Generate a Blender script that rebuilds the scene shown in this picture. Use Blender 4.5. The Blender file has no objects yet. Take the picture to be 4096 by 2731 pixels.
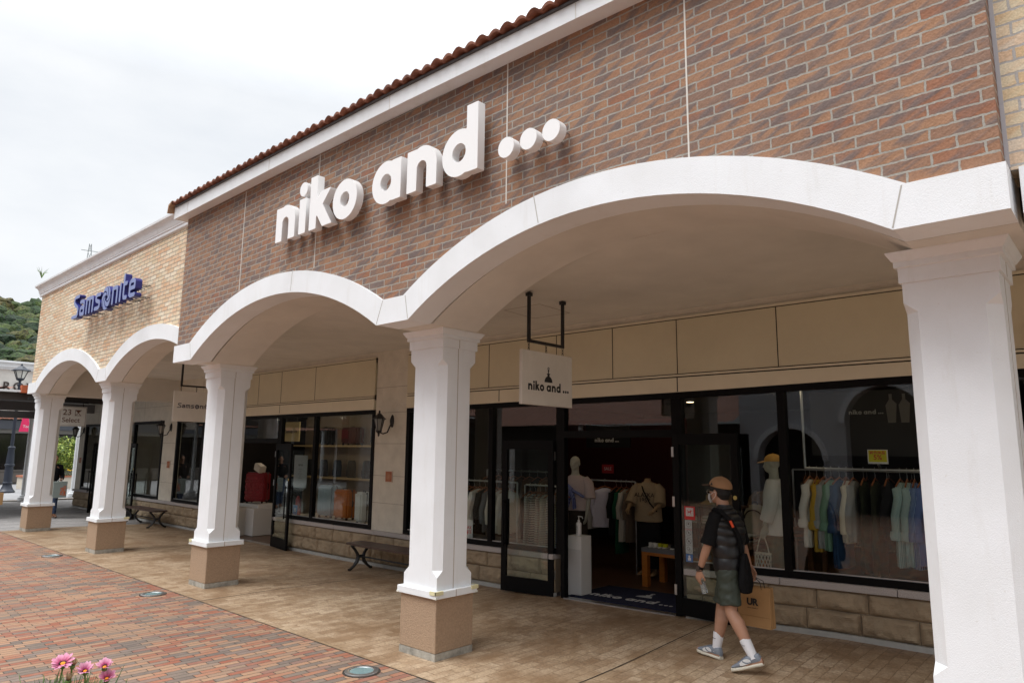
import bpy, bmesh, math, random
import numpy as np
from mathutils import Vector, Matrix, noise as mnoise
random.seed(7)
sc = bpy.context.scene
COL = sc.collection
R_ = math.radians

# ---------------------------------------------------------------- camera, sky, sun, exposure
cam_d = bpy.data.cameras.new('camera'); cam = bpy.data.objects.new('camera', cam_d); COL.objects.link(cam)
cam_d.sensor_width = 36.0; cam_d.lens = 36*2750.07/4096; cam_d.clip_start = .05; cam_d.clip_end = 3000
F_ = Vector((-0.66348396, 0.73163494, 0.15652267)); X_ = Vector((0.74184612, 0.67048717, 0.01054904)); U_ = Vector((0.09722839, -0.12311486, 0.98761803))
cam.matrix_world = Matrix(((X_.x, U_.x, -F_.x, 0), (X_.y, U_.y, -F_.y, 0), (X_.z, U_.z, -F_.z, 2.0), (0, 0, 0, 1)))
sc.camera = cam
sc.view_settings.view_transform = 'Standard'; sc.view_settings.look = 'None'
sc.view_settings.exposure = 0.10; sc.view_settings.gamma = 1.0
SUN_EL, SUN_AZ = R_(64), R_(196)          # azimuth measured from +Y towards +X
w = bpy.data.worlds.new('World'); sc.world = w; w.use_nodes = True
nt = w.node_tree; nt.nodes.clear()
def N(nt, typ, **kw):
    n = nt.nodes.new(typ)
    for k, v in kw.items():
        if k.startswith('i_'):
            n.inputs[k[2:].replace('_', ' ')].default_value = v
        else: setattr(n, k, v)
    return n
out = N(nt, 'ShaderNodeOutputWorld'); bg = N(nt, 'ShaderNodeBackground'); bg.inputs['Strength'].default_value = .10
sky = N(nt, 'ShaderNodeTexSky'); sky.sky_type = 'NISHITA'; sky.sun_disc = False
sky.sun_elevation = SUN_EL; sky.sun_rotation = SUN_AZ; sky.dust_density = 3
tc = N(nt, 'ShaderNodeTexCoord'); mp = N(nt, 'ShaderNodeMapping'); mp.inputs['Scale'].default_value = (1.2, 1.2, 3.2)
nz = N(nt, 'ShaderNodeTexNoise'); nz.inputs['Scale'].default_value = 1.7; nz.inputs['Detail'].default_value = 7; nz.inputs['Roughness'].default_value = .55
rp = N(nt, 'ShaderNodeValToRGB'); e = rp.color_ramp.elements
e[0].position = .34; e[0].color = (8.2, 8.55, 9.0, 1); e[1].position = .62; e[1].color = (9.8, 9.95, 10.1, 1)
sp = N(nt, 'ShaderNodeSeparateXYZ'); mr = N(nt, 'ShaderNodeMapRange')
mr.inputs['From Min'].default_value = .45; mr.inputs['From Max'].default_value = 1.0; mr.inputs['To Min'].default_value = 1.0; mr.inputs['To Max'].default_value = 3.3
mul = N(nt, 'ShaderNodeVectorMath'); mul.operation = 'SCALE'
mix = N(nt, 'ShaderNodeMix'); mix.data_type = 'RGBA'; mix.inputs[0].default_value = .93
L = nt.links.new
L(tc.outputs['Generated'], mp.inputs['Vector']); L(mp.outputs[0], nz.inputs['Vector']); L(nz.outputs['Fac'], rp.inputs[0])
L(tc.outputs['Generated'], sp.inputs[0]); L(sp.outputs['Z'], mr.inputs['Value'])
g_ = N(nt, 'ShaderNodeMath'); g_.operation = 'MULTIPLY_ADD'; L(sp.outputs['Z'], g_.inputs[0]); g_.inputs[1].default_value = 1.5; L(sp.outputs['Y'], g_.inputs[2])
mr2 = N(nt, 'ShaderNodeMapRange'); mr2.inputs['From Min'].default_value = -.9; mr2.inputs['From Max'].default_value = .15; mr2.inputs['To Min'].default_value = .35; mr2.inputs['To Max'].default_value = 1.0; L(g_.outputs[0], mr2.inputs['Value'])
mm = N(nt, 'ShaderNodeMath'); mm.operation = 'MULTIPLY'; L(mr.outputs[0], mm.inputs[0]); L(mr2.outputs[0], mm.inputs[1])
L(rp.outputs[0], mul.inputs[0]); L(mm.outputs[0], mul.inputs['Scale'])
L(sky.outputs[0], mix.inputs[6]); L(mul.outputs[0], mix.inputs[7]); L(mix.outputs[2], bg.inputs['Color']); L(bg.outputs[0], out.inputs[0])
sd = bpy.data.lights.new('sun', 'SUN'); sd.energy = 2.7; sd.angle = R_(36); sd.color = (1, .99, .975)
sun = bpy.data.objects.new('sun', sd); COL.objects.link(sun)
dirv = Vector((math.sin(SUN_AZ)*math.cos(SUN_EL), math.cos(SUN_AZ)*math.cos(SUN_EL), math.sin(SUN_EL)))
sun.rotation_euler = dirv.to_track_quat('Z', 'Y').to_euler()

# ---------------------------------------------------------------- materials
MATS = {}
def newmat(name):
    m = bpy.data.materials.new(name); m.use_nodes = True
    return m, m.node_tree, m.node_tree.nodes['Principled BSDF']
def coords(nt, scale=(1, 1, 1), kind='Object'):
    t = N(nt, 'ShaderNodeTexCoord'); mpp = N(nt, 'ShaderNodeMapping'); mpp.inputs['Scale'].default_value = scale
    nt.links.new(t.outputs[kind], mpp.inputs['Vector']); return mpp.outputs[0]
def bump(nt, bs, src, st, dist=.01, base=None):
    b = N(nt, 'ShaderNodeBump'); b.inputs['Strength'].default_value = st; b.inputs['Distance'].default_value = dist
    nt.links.new(src, b.inputs['Height'])
    if base: nt.links.new(base, b.inputs['Normal'])
    nt.links.new(b.outputs[0], bs.inputs['Normal']); return b.outputs[0]
def mat(name, col, rough=.6, var=0.0, vs=6.0, bmp=0.0, bs_=40.0, metal=0.0, spec=.4, vcol=None, sc_=(1, 1, 1), emit=None, es=0, sub=0):
    if name in MATS: return MATS[name]
    m, nt, b = newmat(name)
    b.inputs['Base Color'].default_value = (*col, 1); b.inputs['Roughness'].default_value = rough
    b.inputs['Metallic'].default_value = metal; b.inputs['Specular IOR Level'].default_value = spec
    if var > 0 or vcol:
        v = coords(nt, sc_); n = N(nt, 'ShaderNodeTexNoise'); n.inputs['Scale'].default_value = vs; n.inputs['Detail'].default_value = 8; n.inputs['Roughness'].default_value = .62
        nt.links.new(v, n.inputs['Vector']); r = N(nt, 'ShaderNodeValToRGB')
        c2 = vcol or tuple(min(1, c*(1+var)) for c in col); c1 = col if vcol else tuple(c*(1-var) for c in col)
        r.color_ramp.elements[0].position = .32; r.color_ramp.elements[0].color = (*c1, 1)
        r.color_ramp.elements[1].position = .68; r.color_ramp.elements[1].color = (*c2, 1)
        nt.links.new(n.outputs['Fac'], r.inputs[0]); nt.links.new(r.outputs[0], b.inputs['Base Color'])
    if bmp > 0:
        v = coords(nt, sc_); n2 = N(nt, 'ShaderNodeTexNoise'); n2.inputs['Scale'].default_value = bs_; n2.inputs['Detail'].default_value = 6
        nt.links.new(v, n2.inputs['Vector']); bump(nt, b, n2.outputs['Fac'], min(1, bmp), .01)
    if emit: b.inputs['Emission Color'].default_value = (*emit, 1); b.inputs['Emission Strength'].default_value = es
    MATS[name] = m; return m
def ramp(nt, src, stops, const=False):
    r = N(nt, 'ShaderNodeValToRGB'); cr = r.color_ramp
    if const: cr.interpolation = 'CONSTANT'
    while len(cr.elements) < len(stops): cr.elements.new(.5)
    for e, (p, c) in zip(cr.elements, stops): e.position = p; e.color = (*c, 1)
    nt.links.new(src, r.inputs[0]); return r.outputs[0]
def mixc(nt, f, a, b, typ='MIX'):
    mx = N(nt, 'ShaderNodeMix'); mx.data_type = 'RGBA'; mx.blend_type = typ
    for s, i in ((f, 0), (a, 6), (b, 7)):
        if hasattr(s, 'links'): nt.links.new(s, mx.inputs[i])
        else: mx.inputs[i].default_value = s if i == 0 else (*s, 1)
    return mx.outputs[2]
def math_(nt, op, a, b=None):
    m = N(nt, 'ShaderNodeMath'); m.operation = op
    for s, i in ((a, 0), (b, 1)):
        if s is None: continue
        if hasattr(s, 'links'): nt.links.new(s, m.inputs[i])
        else: m.inputs[i].default_value = s
    return m.outputs[0]
def brickmat(name, mode, bw, bh, mort, stops, mcol, rough=.8, smear=None, sm_amt=.6, bstr=.6, off=(0, 0), offset=.5, dirt=.12, sm_scale=(5, 5, 22), shear=0.0, msm=.1, seam=None, grime=None, fine=90, rot=0, blotch=None):
    """mode wall: bricks along x (and y on return faces), rows in z; mode ground: long side along y, rows along x"""
    m, nt, b = newmat(name); t = N(nt, 'ShaderNodeTexCoord'); s = N(nt, 'ShaderNodeSeparateXYZ'); nt.links.new(t.outputs['Object'], s.inputs[0])
    c = N(nt, 'ShaderNodeCombineXYZ')
    # slight waviness so that courses are not ruler straight
    wn = N(nt, 'ShaderNodeTexNoise'); wn.inputs['Scale'].default_value = 26; nt.links.new(t.outputs['Object'], wn.inputs['Vector'])
    wob = math_(nt, 'MULTIPLY', math_(nt, 'SUBTRACT', wn.outputs['Fac'], .5), bh*.20)
    if mode == 'wall':
        uu = math_(nt, 'SUBTRACT', s.outputs['X'], s.outputs['Y']); vv = s.outputs['Z']
    else:
        uu = math_(nt, 'ADD', s.outputs['Y'], math_(nt, 'MULTIPLY', s.outputs['X'], rot)); vv = math_(nt, 'SUBTRACT', s.outputs['X'], math_(nt, 'MULTIPLY', s.outputs['Y'], rot))
    nt.links.new(math_(nt, 'ADD', math_(nt, 'ADD', uu, 200+off[0]), wob), c.inputs[0]); nt.links.new(math_(nt, 'ADD', math_(nt, 'ADD', vv, 200+off[1]), wob), c.inputs[1])
    br = N(nt, 'ShaderNodeTexBrick'); br.offset = offset; br.squash = 1; br.inputs['Scale'].default_value = 1
    br.inputs['Color1'].default_value = (0, 0, 0, 1); br.inputs['Color2'].default_value = (1, 1, 1, 1); br.inputs['Mortar'].default_value = (.5, .5, .5, 1)
    br.inputs['Mortar Size'].default_value = mort; br.inputs['Mortar Smooth'].default_value = msm; br.inputs['Brick Width'].default_value = bw; br.inputs['Row Height'].default_value = bh
    nt.links.new(c.outputs[0], br.inputs['Vector'])
    base = ramp(nt, br.outputs['Color'], stops)
    # smear inside bricks, phase shifted per brick
    c2 = N(nt, 'ShaderNodeVectorMath'); c2.operation = 'MULTIPLY_ADD'
    nt.links.new(br.outputs['Color'], c2.inputs[0]); c2.inputs[1].default_value = (37, 53, 91)
    if shear:
        cz = N(nt, 'ShaderNodeCombineXYZ'); nt.links.new(math_(nt, 'SUBTRACT', uu, math_(nt, 'MULTIPLY', vv, shear)), cz.inputs[0]); nt.links.new(vv, cz.inputs[2]); nt.links.new(cz.outputs[0], c2.inputs[2])
    else: nt.links.new(t.outputs['Object'], c2.inputs[2])
    mp_ = N(nt, 'ShaderNodeMapping'); mp_.inputs['Scale'].default_value = sm_scale; nt.links.new(c2.outputs[0], mp_.inputs['Vector'])
    n = N(nt, 'ShaderNodeTexNoise'); n.inputs['Scale'].default_value = 1; n.inputs['Detail'].default_value = 4; nt.links.new(mp_.outputs[0], n.inputs['Vector'])
    if smear:
        f = ramp(nt, n.outputs['Fac'], [(.46, (0, 0, 0)), (.62, (sm_amt,)*3)]); base = mixc(nt, f, base, smear)
    n3 = N(nt, 'ShaderNodeTexNoise'); n3.inputs['Scale'].default_value = fine; n3.inputs['Detail'].default_value = 5; nt.links.new(t.outputs['Object'], n3.inputs['Vector'])
    g = ramp(nt, n3.outputs['Fac'], [(.3, (1-dirt*1.6,)*3), (.7, (1+dirt*.6,)*3)]); base = mixc(nt, 1.0, base, g, 'MULTIPLY')
    mo = mixc(nt, n3.outputs['Fac'], tuple(x*.75 for x in mcol), tuple(min(1, x*1.12) for x in mcol))
    colr = mixc(nt, br.outputs['Fac'], base, mo)
    if blotch:
        n6 = N(nt, 'ShaderNodeTexNoise'); n6.inputs['Scale'].default_value = blotch[0]; n6.inputs['Detail'].default_value = 9; n6.inputs['Roughness'].default_value = .72; n6.inputs['Distortion'].default_value = .6; nt.links.new(t.outputs['Object'], n6.inputs['Vector'])
        colr = mixc(nt, ramp(nt, n6.outputs['Fac'], [(.46, (0, 0, 0)), (.62, (blotch[2],)*3)]), colr, blotch[1])
    if grime:
        n5 = N(nt, 'ShaderNodeTexNoise'); n5.inputs['Scale'].default_value = grime[0]; n5.inputs['Detail'].default_value = 6; nt.links.new(t.outputs['Object'], n5.inputs['Vector'])
        colr = mixc(nt, 1.0, colr, ramp(nt, n5.outputs['Fac'], [(.3, grime[1]), (.7, grime[2])]), 'MULTIPLY')
    nt.links.new(colr, b.inputs['Base Color']); b.inputs['Roughness'].default_value = rough; b.inputs['Specular IOR Level'].default_value = .3
    h = math_(nt, 'ADD', math_(nt, 'MULTIPLY', math_(nt, 'SUBTRACT', 1.0, br.outputs['Fac']), 1.0), math_(nt, 'ADD', math_(nt, 'MULTIPLY', n.outputs['Fac'], .7), math_(nt, 'MULTIPLY', n3.outputs['Fac'], .25)))
    bump(nt, b, h, bstr, .012)
    MATS[name] = m; return m
def glassmat(name, tint=(.8, .84, .84), refl=1.0):
    m, nt, b = newmat(name); nt.nodes.remove(b); o = nt.nodes['Material Output']
    tr = N(nt, 'ShaderNodeBsdfTransparent'); tr.inputs[0].default_value = (*tint, 1)
    gl = N(nt, 'ShaderNodeBsdfGlossy'); gl.inputs['Roughness'].default_value = .004; gl.inputs['Color'].default_value = (refl, refl, refl, 1)
    gm = N(nt, 'ShaderNodeNewGeometry'); dt = N(nt, 'ShaderNodeVectorMath'); dt.operation = 'DOT_PRODUCT'; nt.links.new(gm.outputs['Incoming'], dt.inputs[0]); nt.links.new(gm.outputs['Normal'], dt.inputs[1])
    c_ = math_(nt, 'SUBTRACT', 1.0, math_(nt, 'ABSOLUTE', dt.outputs['Value'])); fz = math_(nt, 'ADD', math_(nt, 'MULTIPLY', math_(nt, 'POWER', c_, 5.0), .95), .036)
    ms = N(nt, 'ShaderNodeMixShader'); nt.links.new(fz, ms.inputs[0]); nt.links.new(tr.outputs[0], ms.inputs[1]); nt.links.new(gl.outputs[0], ms.inputs[2])
    nt.links.new(ms.outputs[0], o.inputs['Surface']); MATS[name] = m; return m

M_WHITE = mat('white_paint', (.80, .80, .795), .55, var=.05, vs=3, bmp=.10, bs_=160)
def streaked(name, col):
    m, nt, b = newmat(name); v = coords(nt, (7, 7, .9)); n = N(nt, 'ShaderNodeTexNoise'); n.inputs['Scale'].default_value = .9; n.inputs['Detail'].default_value = 6; n.inputs['Roughness'].default_value = .7; nt.links.new(v, n.inputs['Vector'])
    v2 = coords(nt); n2 = N(nt, 'ShaderNodeTexNoise'); n2.inputs['Scale'].default_value = 2.2; n2.inputs['Detail'].default_value = 7; nt.links.new(v2, n2.inputs['Vector'])
    n3 = N(nt, 'ShaderNodeTexNoise'); n3.inputs['Scale'].default_value = 190; n3.inputs['Detail'].default_value = 4; nt.links.new(v2, n3.inputs['Vector'])
    n4 = N(nt, 'ShaderNodeTexNoise'); n4.inputs['Scale'].default_value = 45; n4.inputs['Detail'].default_value = 6; nt.links.new(v2, n4.inputs['Vector'])
    f = ramp(nt, n.outputs['Fac'], [(.56, (1, 1, 1)), (.80, (.90, .88, .85))]); g = ramp(nt, n2.outputs['Fac'], [(.35, (.95, .945, .935)), (.65, (1.02, 1.02, 1.02))]); h = ramp(nt, n4.outputs['Fac'], [(.70, (1, 1, 1)), (.80, (.84, .81, .77))])
    c = mixc(nt, 1.0, mixc(nt, 1.0, mixc(nt, 1.0, col, f, 'MULTIPLY'), g, 'MULTIPLY'), h, 'MULTIPLY'); nt.links.new(c, b.inputs['Base Color']); b.inputs['Roughness'].default_value = .6; b.inputs['Specular IOR Level'].default_value = .3
    bump(nt, b, n3.outputs['Fac'], .22, .01); MATS[name] = m; return m
M_WHITE = streaked('white_paint_weathered', (.785, .81, .835))
M_PAINTW = mat('cream_paint', (.70, .64, .57), .7, var=.05, vs=2, bmp=.05, bs_=60)
M_CEIL = mat('ceiling_paint', (.66, .635, .585), .85, var=.07, vs=1.6)
M_STUC = mat('stucco', (.64, .60, .51), .9, var=.08, vs=4, bmp=1.0, bs_=17)
M_PANEL = mat('sign_panel', (.62, .56, .40), .45, var=.04, vs=2)
M_PANEL2 = mat('lower_panel', (.70, .64, .49), .5, var=.04, vs=2)
M_SEAM = mat('dark_seam', (.03, .025, .02), .8)
M_BASE = mat('sprayed_stone', (.36, .25, .165), .85, var=.16, vs=55, bmp=.8, bs_=110)
M_PLINTH = mat('weathered_concrete', (.20, .19, .165), .9, vcol=(.46, .43, .37), vs=9, bmp=.5, bs_=60)
M_ROCK = mat('split_stone', (.35, .27, .18), .9, var=.16, vs=5, bmp=.8, bs_=45)
M_GRAN = mat('granite', (.30, .27, .26), .7, vcol=(.56, .52, .50), vs=120)
M_CONC = mat('concrete', (.42, .42, .40), .9, var=.1, vs=8)
M_BLACK = mat('black_frame', (.0035, .0035, .004), .5, spec=.12)
M_IRON = mat('black_iron', (.02, .02, .021), .5)
M_GLASS = glassmat('window_glass', (.90, .93, .92))
M_DOORG = glassmat('door_glass', (.86, .9, .88))
M_TILE = mat('terracotta', (.13, .045, .028), .65, vcol=(.30, .12, .07), vs=7, bmp=.3, bs_=60)
M_DKMET = mat('dark_metal', (.06, .055, .055), .5)
M_NIKO = brickmat('brown_brick', 'wall', .2480, .0715, .0062,
    [(0, (.245, .158, .12)), (.15, (.28, .168, .115)), (.35, (.315, .175, .108)), (.6, (.34, .195, .12)), (.8, (.36, .205, .122)), (1, (.29, .132, .08))],
    (.37, .352, .315), smear=(.15, .13, .13), sm_amt=.8, bstr=.9, off=(.05, .006), shear=1.6, sm_scale=(8.5, 8.5, 6), grime=(.8, (.86, .85, .85), (1.08, 1.06, 1.04)))
M_SAMB = brickmat('cream_brick', 'wall', .250, .0715, .0055,
    [(0, (.68, .54, .37)), (.3, (.75, .65, .49)), (.6, (.80, .72, .58)), (.85, (.74, .58, .42)), (1, (.70, .47, .31))],
    (.27, .25, .22), smear=(.68, .36, .19), sm_amt=.5, bstr=.8, off=(.1, .01), shear=1.2, sm_scale=(5, 5, 5), grime=(.7, (.90, .88, .84), (1.05, 1.04, 1.02)))
M_YELB = brickmat('yellow_brick', 'wall', .150, .0725, .0065,
    [(0, (.62, .50, .32)), (.5, (.67, .58, .43)), (.8, (.70, .63, .52)), (1, (.62, .42, .27))],
    (.42, .40, .38), smear=(.60, .34, .16), sm_amt=.4, bstr=.8, shear=1.4, sm_scale=(6, 6, 5))
M_PAVE = brickmat('red_pavers', 'ground', .236, .0785, .0045,
    [(0, (.15, .118, .10)), (.2, (.19, .15, .12)), (.38, (.33, .20, .125)), (.58, (.35, .21, .13)), (.72, (.30, .125, .075)), (.88, (.27, .095, .058)), (1, (.20, .16, .135))],
    (.055, .045, .035), rough=.85, smear=(.28, .20, .16), sm_amt=.25, bstr=.5, sm_scale=(8, 8, 8), offset=.36, dirt=.2, fine=160, grime=(.5, (.86, .86, .87), (1.08, 1.06, 1.04)), rot=.045)
M_TAN = brickmat('stamped_tan_paving', 'ground', .31, .118, .0040,
    [(0, (.46, .35, .24)), (.5, (.485, .375, .265)), (1, (.51, .40, .29))],
    (.25, .175, .11), blotch=(1.3, (.24, .155, .09), .8), rough=.42, smear=(.30, .205, .13), sm_amt=.8, bstr=.6, sm_scale=(2.6, 2.6, 2.6), offset=.42, dirt=.22, fine=45, grime=(.55, (.70, .64, .58), (1.10, 1.08, 1.05)), rot=.03)
M_GREYP = brickmat('grey_paving', 'ground', .5, .25, .004, [(0, (.22, .21, .205)), (1, (.30, .285, .275))], (.14, .13, .12), rough=.75, bstr=.4, fine=60)

# ---------------------------------------------------------------- mesh helpers
WL = {}
class B:
    def __init__(s): s.bm = bmesh.new()
    def box(s, x0, y0, z0, x1, y1, z1, rot=None, at=None):
        x0, x1 = min(x0, x1), max(x0, x1); y0, y1 = min(y0, y1), max(y0, y1); z0, z1 = min(z0, z1), max(z0, z1)
        v = [s.bm.verts.new(p) for p in ((x0, y0, z0), (x1, y0, z0), (x1, y1, z0), (x0, y1, z0), (x0, y0, z1), (x1, y0, z1), (x1, y1, z1), (x0, y1, z1))]
        for f in ((0, 3, 2, 1), (4, 5, 6, 7), (0, 1, 5, 4), (1, 2, 6, 5), (2, 3, 7, 6), (3, 0, 4, 7)): s.bm.faces.new([v[i] for i in f])
        if rot is not None: bmesh.ops.rotate(s.bm, verts=v, cent=at or (0, 0, 0), matrix=rot)
        return s
    def hexa(s, pts):
        v = [s.bm.verts.new(p) for p in pts]
        for f in ((0, 3, 2, 1), (4, 5, 6, 7), (0, 1, 5, 4), (1, 2, 6, 5), (2, 3, 7, 6), (3, 0, 4, 7)): s.bm.faces.new([v[i] for i in f])
        return s
    def bar(s, a, b, w, d=None, up=(0, 0, 1)):
        a = Vector(a); b = Vector(b); d = d or w; t = (b-a).normalized(); u = Vector(up)
        if abs(t.dot(u)) > .98: u = Vector((0, 1, 0))
        n = t.cross(u).normalized(); u = n.cross(t)
        v = [s.bm.verts.new(q+n*sx*w/2+u*sy*d/2) for q in (a, b) for sx, sy in ((-1, -1), (1, -1), (1, 1), (-1, 1))]
        for f in ((0, 3, 2, 1), (4, 5, 6, 7), (0, 1, 5, 4), (1, 2, 6, 5), (2, 3, 7, 6), (3, 0, 4, 7)): s.bm.faces.new([v[i] for i in f])
        return s
    def ngon_prism(s, pts, f0, f1, axis='y'):
        """pts 2D (u,v); axis y: (u,y,v); axis x: (x,u,v); axis z: (u,v,z)"""
        mk = {'y': lambda u, v, t: (u, t, v), 'x': lambda u, v, t: (t, u, v), 'z': lambda u, v, t: (u, v, t)}[axis]
        a = [s.bm.verts.new(mk(u, v, f0)) for u, v in pts]; b = [s.bm.verts.new(mk(u, v, f1)) for u, v in pts]
        n = len(pts)
        s.bm.faces.new(a); s.bm.faces.new(b[::-1])
        for i in range(n): s.bm.faces.new((a[i], b[i], b[(i+1) % n], a[(i+1) % n]))
        return s
    def tube(s, pts, rad, n=10, cap=True, ell=None):
        pts = [Vector(p) for p in pts]; rr = rad if isinstance(rad, (list, tuple)) else [rad]*len(pts)
        rings = []; prev = None
        for i, p in enumerate(pts):
            t = (pts[min(i+1, len(pts)-1)]-pts[max(i-1, 0)]).normalized()
            if prev is None:
                u = Vector((0, 0, 1)) if abs(t.z) < .9 else Vector((1, 0, 0))
                nn = t.cross(u).normalized()
            else: nn = (prev-t*prev.dot(t)).normalized()
            prev = nn; bb = t.cross(nn)
            r = rr[i]; r1, r2 = r if isinstance(r, tuple) else (r, r)
            rings.append([s.bm.verts.new(p+nn*math.cos(2*math.pi*k/n)*r1+bb*math.sin(2*math.pi*k/n)*r2) for k in range(n)])
        for a, b in zip(rings, rings[1:]):
            for k in range(n): s.bm.faces.new((a[k], a[(k+1) % n], b[(k+1) % n], b[k]))
        if cap: s.bm.faces.new(rings[0][::-1]); s.bm.faces.new(rings[-1])
        return s
    def loft(s, rings, cap=True):
        vv = [[s.bm.verts.new(p) for p in r] for r in rings]; n = len(rings[0])
        for a, b in zip(vv, vv[1:]):
            for k in range(n): s.bm.faces.new((a[k], a[(k+1) % n], b[(k+1) % n], b[k]))
        if cap: s.bm.faces.new(vv[0][::-1]); s.bm.faces.new(vv[-1])
        return s
    def lathe(s, prof, c=(0, 0, 0), n=16, cap=True, sq=None):
        return s.loft([[(c[0]+r*math.cos(2*math.pi*k/n+(sq or 0)), c[1]+r*math.sin(2*math.pi*k/n+(sq or 0)), c[2]+z) for k in range(n)] for r, z in prof], cap)
    def sphere(s, c, r, seg=12, sc=(1, 1, 1)):
        res = bmesh.ops.create_uvsphere(s.bm, u_segments=seg, v_segments=max(6, seg*2//3), radius=r)
        bmesh.ops.scale(s.bm, vec=sc, verts=res['verts']); bmesh.ops.translate(s.bm, vec=c, verts=res['verts']); return s
    def quad(s, *p): s.bm.faces.new([s.bm.verts.new(q) for q in p]); return s
    def rotz(s, a, c=(0, 0, 0)): bmesh.ops.rotate(s.bm, verts=s.bm.verts, cent=c, matrix=Matrix.Rotation(a, 3, 'Z')); return s
    def objs(s, name, m, parent=None, **kw):
        """one object per loose piece"""
        bm = s.bm; seen = set(); res = []
        for v in list(bm.verts):
            if v in seen: continue
            st = [v]; seen.add(v); isl = []
            while st:
                q = st.pop(); isl.append(q)
                for e in q.link_edges:
                    o = e.other_vert(q)
                    if o not in seen: seen.add(o); st.append(o)
            nb_ = B(); mp_ = {q: nb_.bm.verts.new(q.co) for q in isl}; fs = {f for q in isl for f in q.link_faces}
            for f in fs: nb_.bm.faces.new([mp_[q] for q in f.verts])
            res.append(nb_.obj(name, m, parent, **kw))
        bm.free(); return res
    def obj(s, name, m, parent=None, bev=0, smooth=False, seg=2):
        bm = s.bm
        bmesh.ops.recalc_face_normals(bm, faces=bm.faces)
        if bev:
            bmesh.ops.bevel(bm, geom=[e for e in bm.edges if e.is_manifold and e.calc_face_angle(0) > .5], offset=bev, segments=seg, affect='EDGES', clamp_overlap=True)
        me = bpy.data.meshes.new(name); bm.to_mesh(me); bm.free()
        return link(name, me, m, parent, smooth)
def link(name, me, m, parent=None, smooth=False):
    ms = m if isinstance(m, (list, tuple)) else [m]
    if len(me.materials) == 0:
        for q in ms: me.materials.append(q)
    if smooth:
        for p in me.polygons: p.use_smooth = True
        try: me.set_sharp_from_angle(angle=R_(40))
        except Exception: pass
    o = bpy.data.objects.new(name, me); COL.objects.link(o)
    if parent:
        o.parent = parent; L0 = WL[parent.name]; WL[o.name] = L0
        me.transform(Matrix.Translation(-Vector(L0)))
    else: WL[o.name] = (0, 0, 0)
    return o
def thing(name, label, cat, loc=(0, 0, 0), group=None):
    o = bpy.data.objects.new(name, None); COL.objects.link(o); o.location = loc; o.empty_display_size = .2
    WL[o.name] = tuple(loc); return tag(o, label, cat, group)
def tag(o, label=None, cat=None, group=None, kind=None):
    if label: o['label'] = label
    if cat: o['category'] = cat
    if group: o['group'] = group
    if kind: o['kind'] = kind
    return o
def rebase(o, loc):
    """give a single-mesh top-level object an origin at its base"""
    o.data.transform(Matrix.Translation(-Vector(loc))); o.location = loc; WL[o.name] = tuple(loc); return o
def copy_thing(root, loc, label=None, group=None, rotz=None):
    def rec(o, par):
        c = o.copy(); COL.objects.link(c)
        if par: c.parent = par
        WL[c.name] = tuple(loc)
        for ch in [x for x in bpy.data.objects if x.parent == o]: rec(ch, c)
        return c
    c = rec(root, None); c.location = loc
    if rotz is not None: c.rotation_euler.z = rotz
    if label: c['label'] = label
    if group: c['group'] = group
    return c
def interp(x, xs, ys): return float(np.interp(x, xs, ys))
def gz(x): return interp(x, [-30, -11, -9.7, -7.3, -4.5, -2.5, -1.5, 4], [-.05, -.05, -.04, -.01, .05, .14, .15, .17])
def gnd(x, y):
    t = min(1, max(0, (y-5.2)/2.6)); return gz(x)*t*t*(3-2*t)
def sillz(x): return interp(x, [-28, -20, -13, -9.5, -8, -5, -2.65, -1.6, 4], [.56, .575, .56, .568, .558, .60, .68, .708, .76])
def headz(x): return interp(x, [-28, -9, -4, -1.5, 4], [2.72, 2.72, 2.745, 2.79, 2.80])

# ---------------------------------------------------------------- 2D shapes from distance fields
def contours(f, x0, y0, x1, y1, h=.02):
    xs = np.arange(x0-h*.4137, x1+h, h); ys = np.arange(y0-h*.3719, y1+h, h); X, Y = np.meshgrid(xs, ys); Z = f(X, Y)
    seg = {}
    ny, nx = Z.shape
    def P(e, i, j):
        if e == 0: a, b = (j, i), (j, i+1)
        elif e == 1: a, b = (j, i+1), (j+1, i+1)
        elif e == 2: a, b = (j+1, i), (j+1, i+1)
        else: a, b = (j, i), (j+1, i)
        za, zb = Z[a], Z[b]; t = za/(za-zb)
        return (round(float(X[a]+t*(X[b]-X[a])), 6), round(float(Y[a]+t*(Y[b]-Y[a])), 6))
    T = {1: [(3, 0)], 2: [(0, 1)], 3: [(3, 1)], 4: [(1, 2)], 5: [(3, 2), (1, 0)], 6: [(0, 2)], 7: [(3, 2)], 8: [(2, 3)], 9: [(2, 0)], 10: [(0, 3), (2, 1)], 11: [(2, 1)], 12: [(1, 3)], 13: [(1, 0)], 14: [(0, 3)]}
    Sg = Z < 0
    code = Sg[:-1, :-1]*1+Sg[:-1, 1:]*2+Sg[1:, 1:]*4+Sg[1:, :-1]*8
    for j, i in zip(*np.nonzero((code > 0) & (code < 15))):
        for a, b in T[int(code[j, i])]: seg[P(a, i, j)] = P(b, i, j)
    loops = []
    while seg:
        s0 = next(iter(seg)); lp = [s0]; c = seg.pop(s0)
        while c != s0 and c in seg: lp.append(c); c = seg.pop(c)
        if len(lp) > 5: loops.append(simplify(lp, h*.12))
    return loops
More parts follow.
